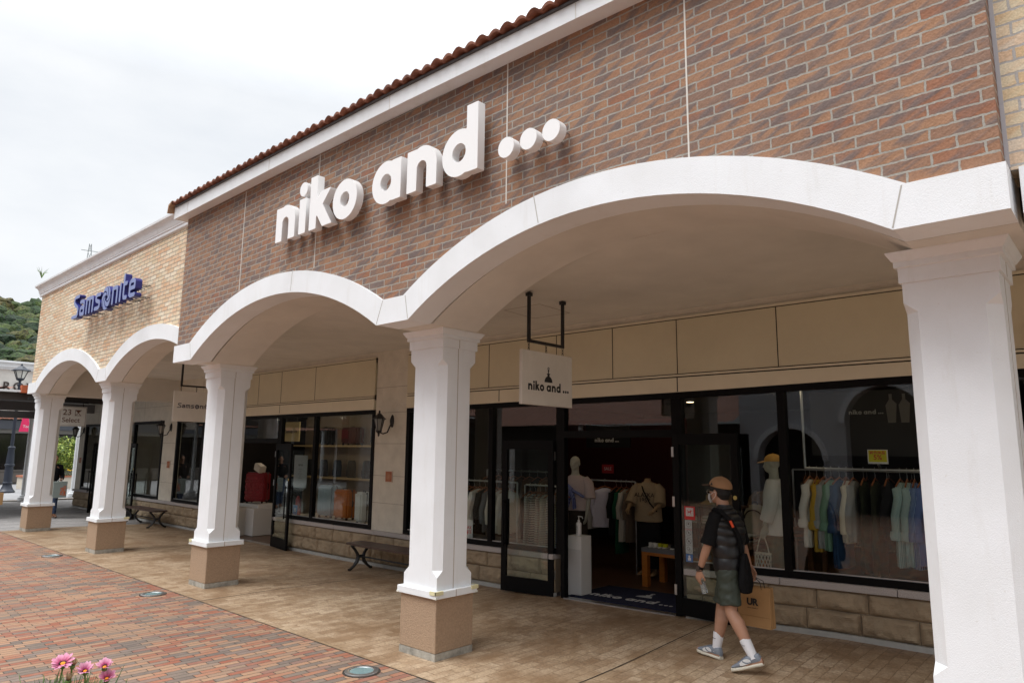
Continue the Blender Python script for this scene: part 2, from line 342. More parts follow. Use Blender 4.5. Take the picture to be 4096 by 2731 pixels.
def simplify(lp, tol):
    def dp(a):
        if len(a) < 3: return a
        p, q = np.array(a[0]), np.array(a[-1]); d = q-p; n = np.hypot(*d)
        A = np.array(a)
        ds = np.abs((A[:, 0]-p[0])*d[1]-(A[:, 1]-p[1])*d[0])/n if n > 1e-9 else np.hypot(A[:, 0]-p[0], A[:, 1]-p[1])
        k = int(ds.argmax())
        if ds[k] < tol: return [a[0], a[-1]]
        return dp(a[:k+1])[:-1]+dp(a[k:])
    m = len(lp)//2
    return dp(lp[:m+1])[:-1]+dp(lp[m:]+[lp[0]])[:-1]
mn, mx_ = np.minimum, np.maximum
def sbox(x0, y0, x1, y1): return lambda X, Y: mx_(np.abs(X-(x0+x1)/2)-(x1-x0)/2, np.abs(Y-(y0+y1)/2)-(y1-y0)/2)
def disc(cx, cy, r): return lambda X, Y: np.hypot(X-cx, Y-cy)-r
def ring(cx, cy, r, ri): return lambda X, Y: mx_(np.hypot(X-cx, Y-cy)-r, ri-np.hypot(X-cx, Y-cy))
def seg(ax, ay, bx, by, w):
    def f(X, Y):
        dx, dy = bx-ax, by-ay; l = math.hypot(dx, dy); dx, dy = dx/l, dy/l
        u = (X-ax)*dx+(Y-ay)*dy; v = (X-ax)*dy-(Y-ay)*dx
        return mx_(np.abs(u-l/2)-l/2, np.abs(v)-w/2)
    return f
def pline(pts, w):
    def f(X, Y):
        r = None
        for (ax, ay), (bx, by) in zip(pts, pts[1:]):
            dx, dy = bx-ax, by-ay; l2 = dx*dx+dy*dy
            t = np.clip(((X-ax)*dx+(Y-ay)*dy)/l2, 0, 1); d = np.hypot(X-ax-t*dx, Y-ay-t*dy)-w/2
            r = d if r is None else mn(r, d)
        return r
    return f
def un(*fs): return lambda X, Y: np.minimum.reduce([f(X, Y) for f in fs])
def inter(*fs): return lambda X, Y: np.maximum.reduce([f(X, Y) for f in fs])
def sub(a, *bs): return lambda X, Y: np.maximum.reduce([a(X, Y)]+[-b(X, Y) for b in bs])
def G_n(): return un(sbox(0, 0, .34, 1), sbox(.68, 0, 1.02, .52), inter(ring(.51, .51, .515, .17), sbox(0, .5, 1.1, 1.2)))
GL = {
 'n': G_n(),
 'i': un(sbox(0, 0, .34, 1), disc(.17, 1.27, .2)),
 'k': un(sbox(0, 0, .34, 1.5), inter(seg(.2, .42, .98, 1.22, .33), sbox(.2, 0, 1.3, 1.0)), inter(seg(.33, .72, 1.02, -.2, .36), sbox(.2, 0, 1.3, 1))),
 'o': ring(.53, .5, .53, .2),
 'a': un(ring(.53, .5, .53, .21), sbox(.76, 0, 1.1, 1)),
 'd': un(ring(.53, .5, .53, .21), sbox(.76, 0, 1.1, 1.5)),
 '.': disc(.21, .21, .215)}
NIKO_X = [('n', 0), ('i', 1.23), ('k', 1.757), ('o', 2.87), ('a', 4.56), ('n', 5.89), ('d', 7.095), ('.', 8.79), ('.', 9.38), ('.', 9.95)]
_gc = {}
def glyph(ch):
    if ch not in _gc: _gc[ch] = contours(GL[ch], -.15, -.25, 2.0, 2.1, .025)
    return _gc[ch]
def sp_(pts, w=.24): return pline(pts, w)
_rc = lambda pts: pts
SG = {
 'S': (un(sp_([(1.0, 1.36), (.30, 1.36), (.14, 1.28), (.12, 1.06), (.24, .92), (.84, .64), (.96, .5), (.94, .22), (.80, .08), (-.12, .08)], .22)), 1.15),
 'a': (un(sp_([(.08, .92), (.55, .92), (.72, .85), (.76, .7), (.76, .1), (.22, .1), (.1, .2), (.1, .42), (.22, .52), (.74, .52)])), .98),
 'm': (un(sp_([(.1, .06), (.1, .92), (1.1, .92), (1.22, .85), (1.24, .7), (1.24, .06)]), sp_([(.67, .06), (.67, .9)])), 1.5),
 's': (un(sp_([(.8, .92), (.24, .92), (.1, .85), (.1, .68), (.2, .58), (.68, .46), (.76, .36), (.74, .16), (.62, .1), (.0, .1)])), .98),
 'n': (un(sp_([(.1, .06), (.1, .92), (.62, .92), (.76, .85), (.78, .7), (.78, .06)])), 1.0),
 'i': (un(sp_([(.1, .06), (.1, .95)])), .32),
 't': (un(sp_([(.1, 1.4), (.1, .3), (.16, .14), (.3, .1), (.55, .1)]), sp_([(.1, .92), (.5, .92)])), .72),
 'e': (un(sp_([(.82, .1), (.24, .1), (.1, .2), (.1, .8), (.24, .92), (.66, .92), (.8, .82), (.8, .52), (.14, .52)])), 1.0)}
def swirl():
    cx, cy = .72, .52; cuts = []
    for k in range(5):
        a0 = k*2*math.pi/5; pts = []
        for t in np.linspace(0, 1, 12):
            r = .2+.62*t; a = a0+1.9*t; pts.append((cx+r*math.cos(a), cy+r*math.sin(a)*1.0))
        cuts.append(pline(pts, .075))
    return sub(disc(cx, cy, .72), disc(cx, cy, .17), *cuts)
SG['@'] = (swirl(), 1.5)
SAM = 'Sams@nite'
_sc = {}
def sglyph(ch):
    if ch not in _sc: _sc[ch] = contours(SG[ch][0], -.3, -.4, 1.7, 1.7, .02)
    return _sc[ch]
def shape_mesh(name, loops, depth, M, s=1.0, bev=0.0):
    cu = bpy.data.curves.new(name, 'CURVE'); cu.dimensions = '2D'; cu.fill_mode = 'BOTH'; cu.extrude = depth/2; cu.bevel_depth = bev; cu.bevel_resolution = 0
    for lp in loops:
        spn = cu.splines.new('POLY'); spn.points.add(len(lp)-1)
        for q, (x, y) in zip(spn.points, lp): q.co = (x*s, y*s, 0, 1)
        spn.use_cyclic_u = True
    o = bpy.data.objects.new(name, cu); COL.objects.link(o)
    dg = bpy.context.evaluated_depsgraph_get(); me = bpy.data.meshes.new_from_object(o.evaluated_get(dg)); me.name = name
    bpy.data.objects.remove(o); bpy.data.curves.remove(cu)
    me.materials.clear(); me.transform(M); return me
def text_mesh(name, txt, size, depth, M, align='CENTER', off=0.0, space=1.0, lead=1.0):
    cu = bpy.data.curves.new(name, 'FONT'); cu.body = txt; cu.size = size; cu.extrude = depth/2; cu.align_x = align; cu.align_y = 'CENTER'; cu.offset = off; cu.space_character = space; cu.space_line = lead
    o = bpy.data.objects.new(name, cu); COL.objects.link(o)
    dg = bpy.context.evaluated_depsgraph_get(); me = bpy.data.meshes.new_from_object(o.evaluated_get(dg)); me.name = name
    bpy.data.objects.remove(o); bpy.data.curves.remove(cu)
    me.materials.clear(); me.transform(M); return me
def frame_mat(o, xd, yd):
    """matrix mapping (x,y,z) -> o + x*xd + y*yd + z*(xd x yd)"""
    xd = Vector(xd).normalized(); yd = Vector(yd).normalized(); zd = xd.cross(yd)
    return Matrix(((xd.x, yd.x, zd.x, o[0]), (xd.y, yd.y, zd.y, o[1]), (xd.z, yd.z, zd.z, o[2]), (0, 0, 0, 1)))
def niko_loops(xh, x0=0, y0=0):
    out = []
    for ch, gx in NIKO_X:
        for lp in glyph(ch): out.append([((x+gx)*xh+x0, y*xh+y0) for x, y in lp])
    return out
def sam_loops(u, x0=0, y0=0, gap=.2):
    out = []; cx = 0
    for ch in SAM:
        for lp in sglyph(ch): out.append([((x+cx)*u+x0, y*u+y0) for x, y in lp])
        cx += SG[ch][1]+gap
    return out
def remesh(bms, voxel, smooth_it=3):
    """merge overlapping closed shells into one continuous surface"""
    me = bpy.data.meshes.new('tmp'); bmesh.ops.recalc_face_normals(bms.bm, faces=bms.bm.faces); bms.bm.to_mesh(me); bms.bm.free()
    o = bpy.data.objects.new('tmp', me); COL.objects.link(o)
    md = o.modifiers.new('r', 'REMESH'); md.mode = 'VOXEL'; md.voxel_size = voxel
    if smooth_it:
        s = o.modifiers.new('s', 'SMOOTH'); s.iterations = smooth_it; s.factor = .5
    dg = bpy.context.evaluated_depsgraph_get(); r = bpy.data.meshes.new_from_object(o.evaluated_get(dg))
    bpy.data.objects.remove(o); bpy.data.meshes.remove(me); return r
# ================================================================ GROUND
def sheet(name, x0, y0, x1, y1, z, m, kind='structure'):
    b = B(); b.quad((x0, y0, z), (x1, y0, z), (x1, y1, z), (x0, y1, z)); return tag(b.obj(name, m), kind=kind)
M_ASPH = mat('asphalt', (.26, .26, .265), .9, var=.12, vs=1.5, bmp=.4, bs_=120)
M_SOIL = mat('far_ground', (.16, .16, .13), .95, var=.2, vs=.05)
sheet('ground', -900, -700, 700, 900, -.10, M_SOIL)
sheet('road', -44.0, -60, -31.0, 60, -.012, M_ASPH)
def grid_sheet(name, xs, ys, zf, m):
    b = B(); vs = [[b.bm.verts.new((x, y, zf(x, y))) for x in xs] for y in ys]
    for j in range(len(ys)-1):
        for i in range(len(xs)-1): b.bm.faces.new((vs[j][i], vs[j][i+1], vs[j+1][i+1], vs[j+1][i]))
    return tag(b.obj(name, m, smooth=True), kind='structure')
lin = lambda a, b, n: [a+(b-a)*i/(n-1) for i in range(n)]
sheet('paving', -20.15, -24, 12, 4.28, 0, M_PAVE)
sheet('kerb_strip', -20.15, 4.28, 12, 4.297, -.004, M_SEAM)
grid_sheet('arcade_paving', lin(-20.1, 6, 60), [4.297]+lin(5.2, 7.86, 14), gnd, M_TAN)
grid_sheet('side_paving', lin(-31.0, -20.15, 24), [-24, 4.297]+lin(5.2, 7.86, 10)+[30], lambda x, y: gnd(x, y)-.002 if y < 7.9 else gz(x)-.002, M_GREYP)
grid_sheet('shop_floor', lin(-26.9, 6, 60), [7.86, 17], lambda x, y: gz(x), mat('shop_floor', (.10, .052, .03), .35, var=.4, vs=3, sc_=(1, 6, 1)))
b = B(); b.box(-31.1, -24, -.02, -31.0, 30, .0); tag(b.obj('kerb', mat('tan_kerb', (.5, .42, .33), .8)), kind='structure')
# joint lines in the tan paving
for x in (-3.85, -9.4, -15.0):
    b = B()
    for k in range(10):
        ya, yb = 4.3+k*.35, 4.3+(k+1)*.35
        if yb > 7.8: break
        b.quad((x-.006+.01*(ya-4.3), ya, gnd(x, ya)+.004), (x+.006+.01*(ya-4.3), ya, gnd(x, ya)+.004), (x+.006+.01*(yb-4.3), yb, gnd(x, yb)+.004), (x-.006+.01*(yb-4.3), yb, gnd(x, yb)+.004))
    tag(b.obj('paving_joint', M_SEAM), kind='structure')

# ================================================================ BROWN BRICK BUILDING
YB, YF = 4.129, 4.16
niko = thing('shop_building', 'brown brick shop building with white arches and a tiled eave, white letters on its wall', 'building', (-5.4, 4.5, 0))
def arc(xl, xr, z0, rise, n=28, dr=0.0, zc=None):
    c = (xr-xl)/2; R = (c*c+rise*rise)/(2*rise); cx = (xl+xr)/2; cz = z0+rise-R; R += dr
    zz = zc if zc is not None else z0
    a = math.acos(max(-1, min(1, (zz-cz)/R)))
    return [(cx-R*math.sin(a-2*a*i/n), cz+R*math.cos(a-2*a*i/n)) for i in range(n+1)]
def band(bld, xL, xR, arches, y0, y1, zb=3.23, zt=3.48, rise=.62, t=.255):
    """strip polygons between lower and upper outline, as one extruded strip per bay (quads), shared ends"""
    low = [(xL, zb)]; up = [(xL, zt)]
    for a, c in arches:
        lo = arc(a, c, zb, rise); uo = arc(a, c, zb, rise, dr=t, zc=zt)
        low += lo; up += uo
    low.append((xR, zb)); up.append((xR, zt))
    bm = bld.bm; vs = []
    for (x, z), (x2, z2) in zip(low, up):
        vs.append([bm.verts.new((x, y0, z)), bm.verts.new((x2, y0, z2)), bm.verts.new((x2, y1, z2)), bm.verts.new((x, y1, z))])
    for p, q in zip(vs, vs[1:]):
        for k in range(4): bm.faces.new((p[k], p[(k+1) % 4], q[(k+1) % 4], q[k]))
    bm.faces.new(vs[0]); bm.faces.new(vs[-1][::-1])
    return up
NA = [(-9.93, -5.594), (-5.10, -.903)]
b = B(); upper = band(b, -10.536, -.368, NA, YB, 4.42); b.obj('arch_band', M_WHITE, niko)
# hairline joints in the band
b = B()
for (x, z, x2, z2) in ((-9.93, 3.24, -9.99, 3.475), (-5.594, 3.24, -5.50, 3.475), (-5.10, 3.24, -5.15, 3.475), (-.903, 3.24, -.843, 3.475), (-3.47, 3.835, -3.52, 4.08), (-7.3, 3.84, -7.28, 4.09)):
    b.hexa([(x-.004, YB-.0015, z), (x+.004, YB-.0015, z), (x+.004, YB+.01, z), (x-.004, YB+.01, z), (x2-.004, YB-.0015, z2), (x2+.004, YB-.0015, z2), (x2+.004, YB+.01, z2), (x2-.004, YB+.01, z2)])
b.objs('band_joint', mat('joint_grey', (.42, .40, .37), .9), niko)
def wall_above(bld, up, xa, xb, ztop, y0, y1):
    pts = [p for p in up]; pts[0] = (xa, pts[0][1]); pts[-1] = (xb, pts[-1][1]); bm = bld.bm; vs = []
    for x, z in pts:
        zt_ = ztop(x) if callable(ztop) else ztop; vs.append([bm.verts.new((x, y0, z)), bm.verts.new((x, y0, zt_)), bm.verts.new((x, y1, zt_)), bm.verts.new((x, y1, z))])
    for p, q in zip(vs, vs[1:]):
        for k in range(4): bm.faces.new((p[k], p[(k+1) % 4], q[(k+1) % 4], q[k]))
    bm.faces.new(vs[0]); bm.faces.new(vs[-1][::-1])
b = B(); wall_above(b, upper, -10.505, -.387, lambda x: interp(x, [-10.5, -8.6, -3.4, -2.5, 0], [5.445, 5.462, 5.40, 5.38, 5.32]), YF, 4.44); b.obj('brick_wall', M_NIKO, niko)
# vertical control joints in the brickwork
b = B()
for x, z0 in ((-9.05, 3.98), (-6.72, 4.0), (-2.045, 4.02), (-4.35, 3.98), (-.41, 3.49)):
    pass
for x, z0 in ((-8.665, 4.05), (-6.862, 4.05), (-3.857, 4.10), (-2.131, 4.00)):
    b.box(x-.006, YF-.003, z0, x+.006, YF+.01, 5.43)
b.objs('control_joint', mat('joint_light', (.66, .63, .58), .8), niko)
# mortar fillet between band and brickwork
# vaults behind the band
def vault(bld, arches, xL, xR, y0, y1, zb=3.235, rise=.60, top=4.3):
    pts = [(xL, zb)]
    for a, c in arches: pts += arc(a+.01, c-.01, zb, rise)
    pts.append((xR, zb)); bm = bld.bm; vs = []
    for x, z in pts: vs.append([bm.verts.new((x, y0, z)), bm.verts.new((x, y1, z)), bm.verts.new((x, y1, top)), bm.verts.new((x, y0, top))])
    for p, q in zip(vs, vs[1:]):
        for k in range(4): bm.faces.new((p[k], p[(k+1) % 4], q[(k+1) % 4], q[k]))
    bm.faces.new(vs[0][::-1]); bm.faces.new(vs[-1])
b = B(); vault(b, NA, -10.50, -.37, 4.445, 5.07, rise=.635); b.obj('vault', M_CEIL, niko)
b = B(); b.hexa([(-10.28, 5.072, 3.865), (3, 5.072, 3.865), (3, 7.95, 3.79), (-10.28, 7.95, 3.79), (-10.28, 5.072, 4.25), (3, 5.072, 4.25), (3, 7.95, 4.25), (-10.28, 7.95, 4.25)])
b.obj('arcade_ceiling', M_CEIL, niko)
b = B()   # access hatch outline + a few board joints on the ceiling
cz = lambda y: 3.865-(y-5.072)/2.878*.075-.002
for (xa, ya, xb, yb) in ((-6.06, 6.52, -5.45, 6.52), (-5.45, 6.52, -5.45, 7.14), (-6.06, 6.52, -6.06, 7.14), (-6.06, 7.14, -5.45, 7.14)):
    b.hexa([(xa-.004, ya-.004, cz(ya)), (xb+.004, ya-.004, cz(ya)), (xb+.004, yb+.004, cz(yb)), (xa-.004, yb+.004, cz(yb)), (xa-.004, ya-.004, cz(ya)+.01), (xb+.004, ya-.004, cz(ya)+.01), (xb+.004, yb+.004, cz(yb)+.01), (xa-.004, yb+.004, cz(yb)+.01)])
b.obj('ceiling_hatch', mat('hatch_line', (.30, .25, .21), .9), niko)
# eave fascia and soffit
FB = lambda x: interp(x, [-10.66, -7.8, -5.4, -3, 0], [5.440, 5.444, 5.43, 5.382, 5.30]); FT = lambda x: interp(x, [-10.66, -8.3, -5.36, -3, 0], [5.619, 5.608, 5.58, 5.522, 5.435])
def strip0(bld, xa, xb, zlo, zhi, y0, y1, n): bld.loft([[(x, y0, zlo(x)), (x, y1, zlo(x)), (x, y1, zhi(x)), (x, y0, zhi(x))] for x in lin(xa, xb, n)])
b = B(); strip0(b, -10.656, -.10, FB, FT, 4.007, 4.035, 24); strip0(b, -10.656, -.10, lambda x: FB(x)+.006, lambda x: FT(x)-.01, 4.036, 4.30, 24); b.obj('fascia', M_WHITE, niko)
b = B()
for x in (-10.18, -7.79, -5.36, -2.99, -.6): b.box(x-.005, 4.0045, FB(x)+.001, x+.005, 4.03, FT(x)-.001)
b.objs('fascia_joint', mat('joint_grey2', (.62, .60, .57), .8), niko)
b = B(); strip0(b, -10.62, -.10, lambda x: FT(x)+.001, lambda x: FT(x)+.022, 3.985, 4.4, 24); b.obj('gutter_board', M_DKMET, niko)
# barrel tiles: one corrugated sheet with a real thickness, end caps at the eave
b = B(); bm = b.bm; pitch = .15; n = int(10.55/pitch)
def tile_profile(x):
    ph = (x/pitch) % 1.0
    return .055*abs(math.sin(math.pi*ph))**.8
xs = []; k = 0
while k <= n*8: xs.append(-10.62+k*pitch/8); k += 1
rows = []
ysr = [3.94, 4.22, 4.215, 4.55, 4.545, 4.90, 4.895, 5.3, 5.295, 5.8, 5.795, 6.4, 7.2, 8.2]
zr = [0.0, .05, .07, .12, .14, .19, .21, .27, .29, .37, .39, .5, .66, .86]
for y, dz in zip(ysr, zr):
    top = [bm.verts.new((x, y-(.012 if int(x/pitch+1000) % 2 else 0), FT(x)+.024+dz+tile_profile(x))) for x in xs]; rows.append(top)
bot = [bm.verts.new((x, 3.945, FT(x)+.012+tile_profile(x)*.72)) for x in xs]; bot2 = [bm.verts.new((x, 4.3, FT(x)+.03)) for x in xs]
for a, c in zip(rows, rows[1:]):
    for i in range(len(xs)-1): bm.faces.new((a[i], a[i+1], c[i+1], c[i]))
for i in range(len(xs)-1): bm.faces.new((bot[i], bot[i+1], rows[0][i+1], rows[0][i])); bm.faces.new((bot2[i], bot2[i+1], bot[i+1], bot[i]))
b.obj('roof_tiles', M_TILE, niko, smooth=False)
b = B(); b.loft([[(-10.745, y, z-.12), (-10.725, y, z-.12), (-10.70, y, z-.02), (-10.60, y, z+.03), (-10.60, y, z+.05), (-10.72, y, z+.012)] for y, z in ((3.93, 5.655), (4.4, 5.75), (5.2, 5.88), (8.2, 6.48))])
b.obj('verge_tiles', mat('verge_tile', (.36, .22, .13), .7, var=.15, vs=9), niko)
b = B(); b.box(-10.45, 4.45, 4.26, -.40, 16.9, 4.5); b.box(-10.45, 8.0, 4.5, -.40, 8.25, 6.6); b.obj('roof_deck', M_DKMET, niko)

# ================================================================ CREAM BRICK BUILDING
sams = thing('shop_building', 'cream and orange brick shop building with two white arches and a moulded white cornice', 'building', (-15, 4.8, 0))
SA = [(-19.18, -14.99), (-14.44, -10.45)]
YSB, YSF = 4.46, 4.50
b = B(); up2 = band(b, -19.85, -10.3, SA, YSB, 4.74, rise=.58); b.obj('arch_band', M_WHITE, sams)
b = B()
for x, x2 in ((-19.18, -19.25), (-14.99, -14.90), (-14.44, -14.52)): b.hexa([(x-.004, YSB-.0015, 3.24), (x+.004, YSB-.0015, 3.24), (x+.004, YSB+.01, 3.24), (x-.004, YSB+.01, 3.24), (x2-.004, YSB-.0015, 3.475), (x2+.004, YSB-.0015, 3.475), (x2+.004, YSB+.01, 3.475), (x2-.004, YSB+.01, 3.475)])
b.objs('band_joint', MATS['joint_grey'], sams)
b = B(); wall_above(b, up2, -19.72, -10.505, 5.62, YSF, 4.75); b.box(-19.72, 4.752, 3.20, -19.62, 8.0, 5.60); b.obj('brick_wall', M_SAMB, sams)
b = B(); vault(b, SA, -19.60, -10.52, 4.755, 5.12, rise=.59); b.obj('vault', M_CEIL, sams)
b = B(); b.hexa([(-19.60, 5.122, 3.835), (-10.285, 5.122, 3.865), (-10.285, 7.95, 3.79), (-19.60, 7.95, 3.77), (-19.60, 5.122, 4.25), (-10.285, 5.122, 4.25), (-10.285, 7.95, 4.25), (-19.60, 7.95, 4.25)]); b.obj('arcade_ceiling', M_CEIL, sams)
b = B(); b.box(-19.618, 4.76, 3.20, -19.30, 7.82, 4.24); b.obj('end_beam', M_CEIL, sams)
# moulded cornice: profile (y,z) swept along x with a return on the left end
prof = [(4.499, 5.60), (4.462, 5.612), (4.452, 5.632), (4.458, 5.66), (4.44, 5.675), (4.448, 5.69), (4.432, 5.71), (4.425, 5.76), (4.405, 5.80), (4.372, 5.83), (4.355, 5.845), (4.35, 5.882), (4.60, 5.892), (4.60, 5.605)]
b = B(); bm = b.bm
off = lambda y: YSF-y
ra = [bm.verts.new((-10.46, y, z)) for y, z in prof]
rb = [bm.verts.new((-19.72-max(0, off(y)), y, z)) for y, z in prof[:-2]]+[bm.verts.new((-19.62, y, z)) for y, z in prof[-2:]]
rc = [bm.verts.new((-19.72-max(0, off(y)), 9.0, z)) for y, z in prof[:-2]]+[bm.verts.new((-19.62, 9.0, z)) for y, z in prof[-2:]]
for p, q in ((ra, rb), (rb, rc)):
    for i in range(len(prof)): j = (i+1) % len(prof); bm.faces.new((p[i], p[j], q[j], q[i]))
bm.faces.new(ra[::-1]); bm.faces.new(rc)
b.obj('cornice', M_WHITE, sams, smooth=True)
b = B(); b.box(-19.6, 4.62, 4.26, -10.52, 16.9, 5.9); b.obj('roof_deck', M_DKMET, sams)

# ================================================================ YELLOW BRICK NEIGHBOUR AT THE RIGHT EDGE
nb = thing('shop_building', 'yellow brick neighbour building at the right edge of the photo', 'building', (2, 4.6, 0))
b = B(); up3 = band(b, -.33, 5.2, [(-.05, 4.6)], 4.27, 4.6, zb=3.235, zt=3.485, rise=.9, t=.30); b.obj('arch_band', M_WHITE, nb)
b = B(); up3[0] = (-.33, up3[0][1]); wall_above(b, up3, -.379, 5.2, 6.2, 4.302, 4.62); b.obj('brick_wall', M_YELB, nb)
b = B(); b.box(-.386, 4.296, 3.5, -.366, 4.303, 6.2); b.obj('sealant', mat('sealant', (.40, .39, .41), .6), nb)
b = B(); b.box(-.36, 4.63, 3.30, 5.2, 5.07, 4.2); b.obj('vault', M_CEIL, nb)

# ================================================================ SHOPFRONT WALL (y = 7.8)
YW = 7.8
def stone_base(name, segs, parent, x_off=0):
    """two courses of rock-faced blocks, each face really bulged"""
    b = B(); bm = b.bm
    for xa, xb in segs:
        for row in range(2):
            x = xa-(.32 if row else 0)-.05
            while x < xb:
                L_ = .50+.12*mnoise.random() if hasattr(mnoise, 'random') else .55
                L_ = .50+.14*random.random(); x0, x1 = max(x, xa), min(x+L_, xb); x += L_
                if x1-x0 < .05: continue
                nx, nz = max(3, int((x1-x0)/.025)), 11
                seed = random.random()*100; g = []
                for j in range(nz+1):
                    r = []
                    for i in range(nx+1):
                        u, v = i/nx, j/nz; xx = x0+.004+(x1-x0-.008)*u
                        zl, zh = gz(xx)+.055, sillz(xx)-.072; h = (zh-zl)/2; zz = zl+h*(1-row)+.004+(h-.008)*v
                        ed = min(u*(x1-x0), (1-u)*(x1-x0), v*h, (1-v)*h); e = min(1, ed/(.03+.035*abs(mnoise.noise(Vector((xx*9, zz*9, seed))))*2))
                        nv = mnoise.noise(Vector((xx*4+seed, zz*6, seed)))*.036+mnoise.noise(Vector((xx*13+seed, zz*15, seed)))*.020
                        r.append(bm.verts.new((xx, YW-.012-max(.004, .042+nv)*e**.5, zz)))
                    g.append(r)
                for j in range(nz):
                    for i in range(nx): bm.faces.new((g[j][i], g[j][i+1], g[j+1][i+1], g[j+1][i]))
    return b.obj(name, M_ROCK, parent)
def strip(bld, xa, xb, zlo, zhi, y0, y1, n=None):
    """box whose bottom and top follow functions of x"""
    n = n or max(2, int((xb-xa)/.8)+1); xs = lin(xa, xb, n)
    f = lambda q, x: q(x) if callable(q) else q
    bld.loft([[(x, y0, f(zlo, x)), (x, y1, f(zlo, x)), (x, y1, f(zhi, x)), (x, y0, f(zhi, x))] for x in xs])
def sill_part(parent, segs):
    b = B()
    for xa, xb in segs:
        x = xa
        while x < xb-.01:
            x1 = min(x+1.15, xb); strip(b, x+.003, x1-.003, lambda q: sillz(q)-.07, lambda q: sillz(q), YW-.075, YW+.12, 3); x = x1
    b.objs('granite_sill', M_GRAN, parent, bev=.004, seg=1)
    b = B()
    for xa, xb in segs:
        strip(b, xa, xb, lambda q: gz(q)-.06, lambda q: gz(q)+.052, YW-.045, YW+.02)
    b.obj('foundation', M_CONC, parent)
    b = B()
    for xa, xb in segs: strip(b, xa, xb, lambda q: gz(q)+.053, lambda q: sillz(q)-.0705, YW-.011, YW+.12)
    b.obj('mortar_bed', mat('block_mortar', (.19, .15, .105), .95), parent)
# x runs: left shop / cream building
segS = [(-27.2, -25.3), (-22.3, -15.95), (-13.84, -10.28)]
segN = [(-10.28, -6.2), (-4.2, 3.0)]
for q, par in [(q, sams) for q in segS]+[(q, niko) for q in segN]: stone_base('stone_base', [q], par); sill_part(par, [q])
# stucco piers and upper wall, with panel joints
def stucco(parent, boxes, name='stucco_wall'):
    b = B()
    for xa, xb, z0, z1 in boxes: strip(b, xa, xb, z0, z1, YW, YW+.12)
    b.obj(name, M_STUC, parent)
stucco(niko, [(-10.28, -9.55, sillz, 3.9), (-9.55, 3.0, 3.70, 3.9)])
stucco(sams, [(-10.462, -10.28, sillz, 3.9), (-10.462-5.7, -10.462, 3.70, 3.9), (-16.9, -16.162, 3.0, 3.9), (-20.10, -19.21, sillz, 2.72), (-27.25, -26.66, sillz, 2.72), (-27.25, -16.9, 2.72, 3.9)])
b = B(); b.box(-27.25, YW+.121, -.1, -27.13, 17, 3.9); b.obj('stucco_end_wall', M_STUC, sams)
b = B()
for xa, xb, zs, par in ((-10.46, -9.56, (1.05, 1.53, 2.1, 2.66, 3.12), niko),):
    for z in zs: b.box(xa, YW-.003, z-.004, xb, YW+.01, z+.004)
b.objs('stucco_joint', mat('stucco_joint', (.36, .32, .26), .9), niko)
b = B()
for z in (1.05, 1.55, 2.1): b.box(-20.09, YW-.003, z-.004, -19.22, YW+.01, z+.004)
for x in (-25.5, -23.8, -21.6, -19.5, -17.8): b.box(x-.004, YW-.003, 2.75, x+.004, YW+.01, 3.7)
b.box(-27.2, YW-.003, 3.12, -16.95, YW+.01, 3.128)
b.objs('stucco_joint', MATS['stucco_joint'], sams)
# cream sign panels above the windows
def panels(parent, xa, xb, seams, low_seams):
    b = B(); strip(b, xa, xb, 2.975, 3.66, YW-.03, YW+.06); b.obj('sign_panel', M_PANEL, parent)
    b = B(); strip(b, xa, xb, headz, 2.925, YW-.035, YW+.06); b.box(xa, YW-.045, 3.672, xb, YW+.06, 3.70); b.box(xa, YW-.05, 2.94, xb, YW+.06, 2.962); b.objs('panel_trim', M_PANEL2, parent)
    b = B(); b.box(xa, YW-.02, 3.60, xb, YW+.05, 3.69); b.box(xa, YW-.02, 2.90, xb, YW+.05, 3.0)
    for x in seams: b.box(x-.005, YW-.033, 2.976, x+.005, YW, 3.659)
    for x in low_seams: b.box(x-.006, YW-.038, 2.75, x+.006, YW, 2.924)
    b.objs('panel_seam', M_SEAM, parent)
panels(niko, -9.54, 3.0, (-8.9, -7.53, -6.17, -5.20, -4.23, -2.96, -1.5, .2), (-7.3, -4.235, -1.2))
panels(sams, -16.15, -10.49, (-14.86, -13.86, -12.51), (-13.87,))
b = B()   # wall above doors seen past the right column: bolted plate
b.box(-.66, YW-.07, 3.05, -.42, YW-.03, 3.23); b.box(-.66, YW-.075, 2.99, -.42, YW-.02, 3.045)
for x, z in ((-.62, 3.18), (-.60, 3.09), (-.52, 3.15), (-.47, 3.1)): b.sphere((x, YW-.075, z), .022, 8)
b.obj('bolted_plate', mat('plate_cream', (.55, .46, .33), .6), niko)

# windows: pane with a frame child
def window(parent, xa, xb, zlo=None, mull=(), y=YW, head=None, fw=.085):
    zlo = zlo or sillz; head = head or headz
    p = B(); strip(p, xa+.02, xb-.02, lambda q: zlo(q)+.03, lambda q: head(q)-.02, y+.028, y+.036, 2); pane = p.obj('window', M_GLASS, parent)
    f = B()
    fwn = fw
    strip(f, xa, xb, lambda q: zlo(q)+.001, lambda q: zlo(q)+.075, y-.02, y+.07)
    strip(f, xa, xb, lambda q: head(q)-.075, lambda q: head(q)-.001, y-.02, y+.07)
    for x in (xa, xb-fwn): strip(f, x, x+fwn, lambda q: zlo(q)+.076, lambda q: head(q)-.076, y-.018, y+.068, 2)
    for x in mull: strip(f, x-.043, x+.043, lambda q: zlo(q)+.076, lambda q: head(q)-.076, y-.018, y+.068, 2)
    f.obj('window_frame', M_BLACK, pane)
    s = B(); strip(s, xa+.09, xb-.09, lambda q: zlo(q)+.076, lambda q: zlo(q)+.088, y+.004, y+.022); s.obj('window_bead', mat('aluminium', (.55, .56, .56), .35, metal=.7), pane)
    return pane
window(niko, -9.545, -6.10, mull=(-7.485,)); window(niko, -4.29, 2.2, mull=(-2.966, .3))
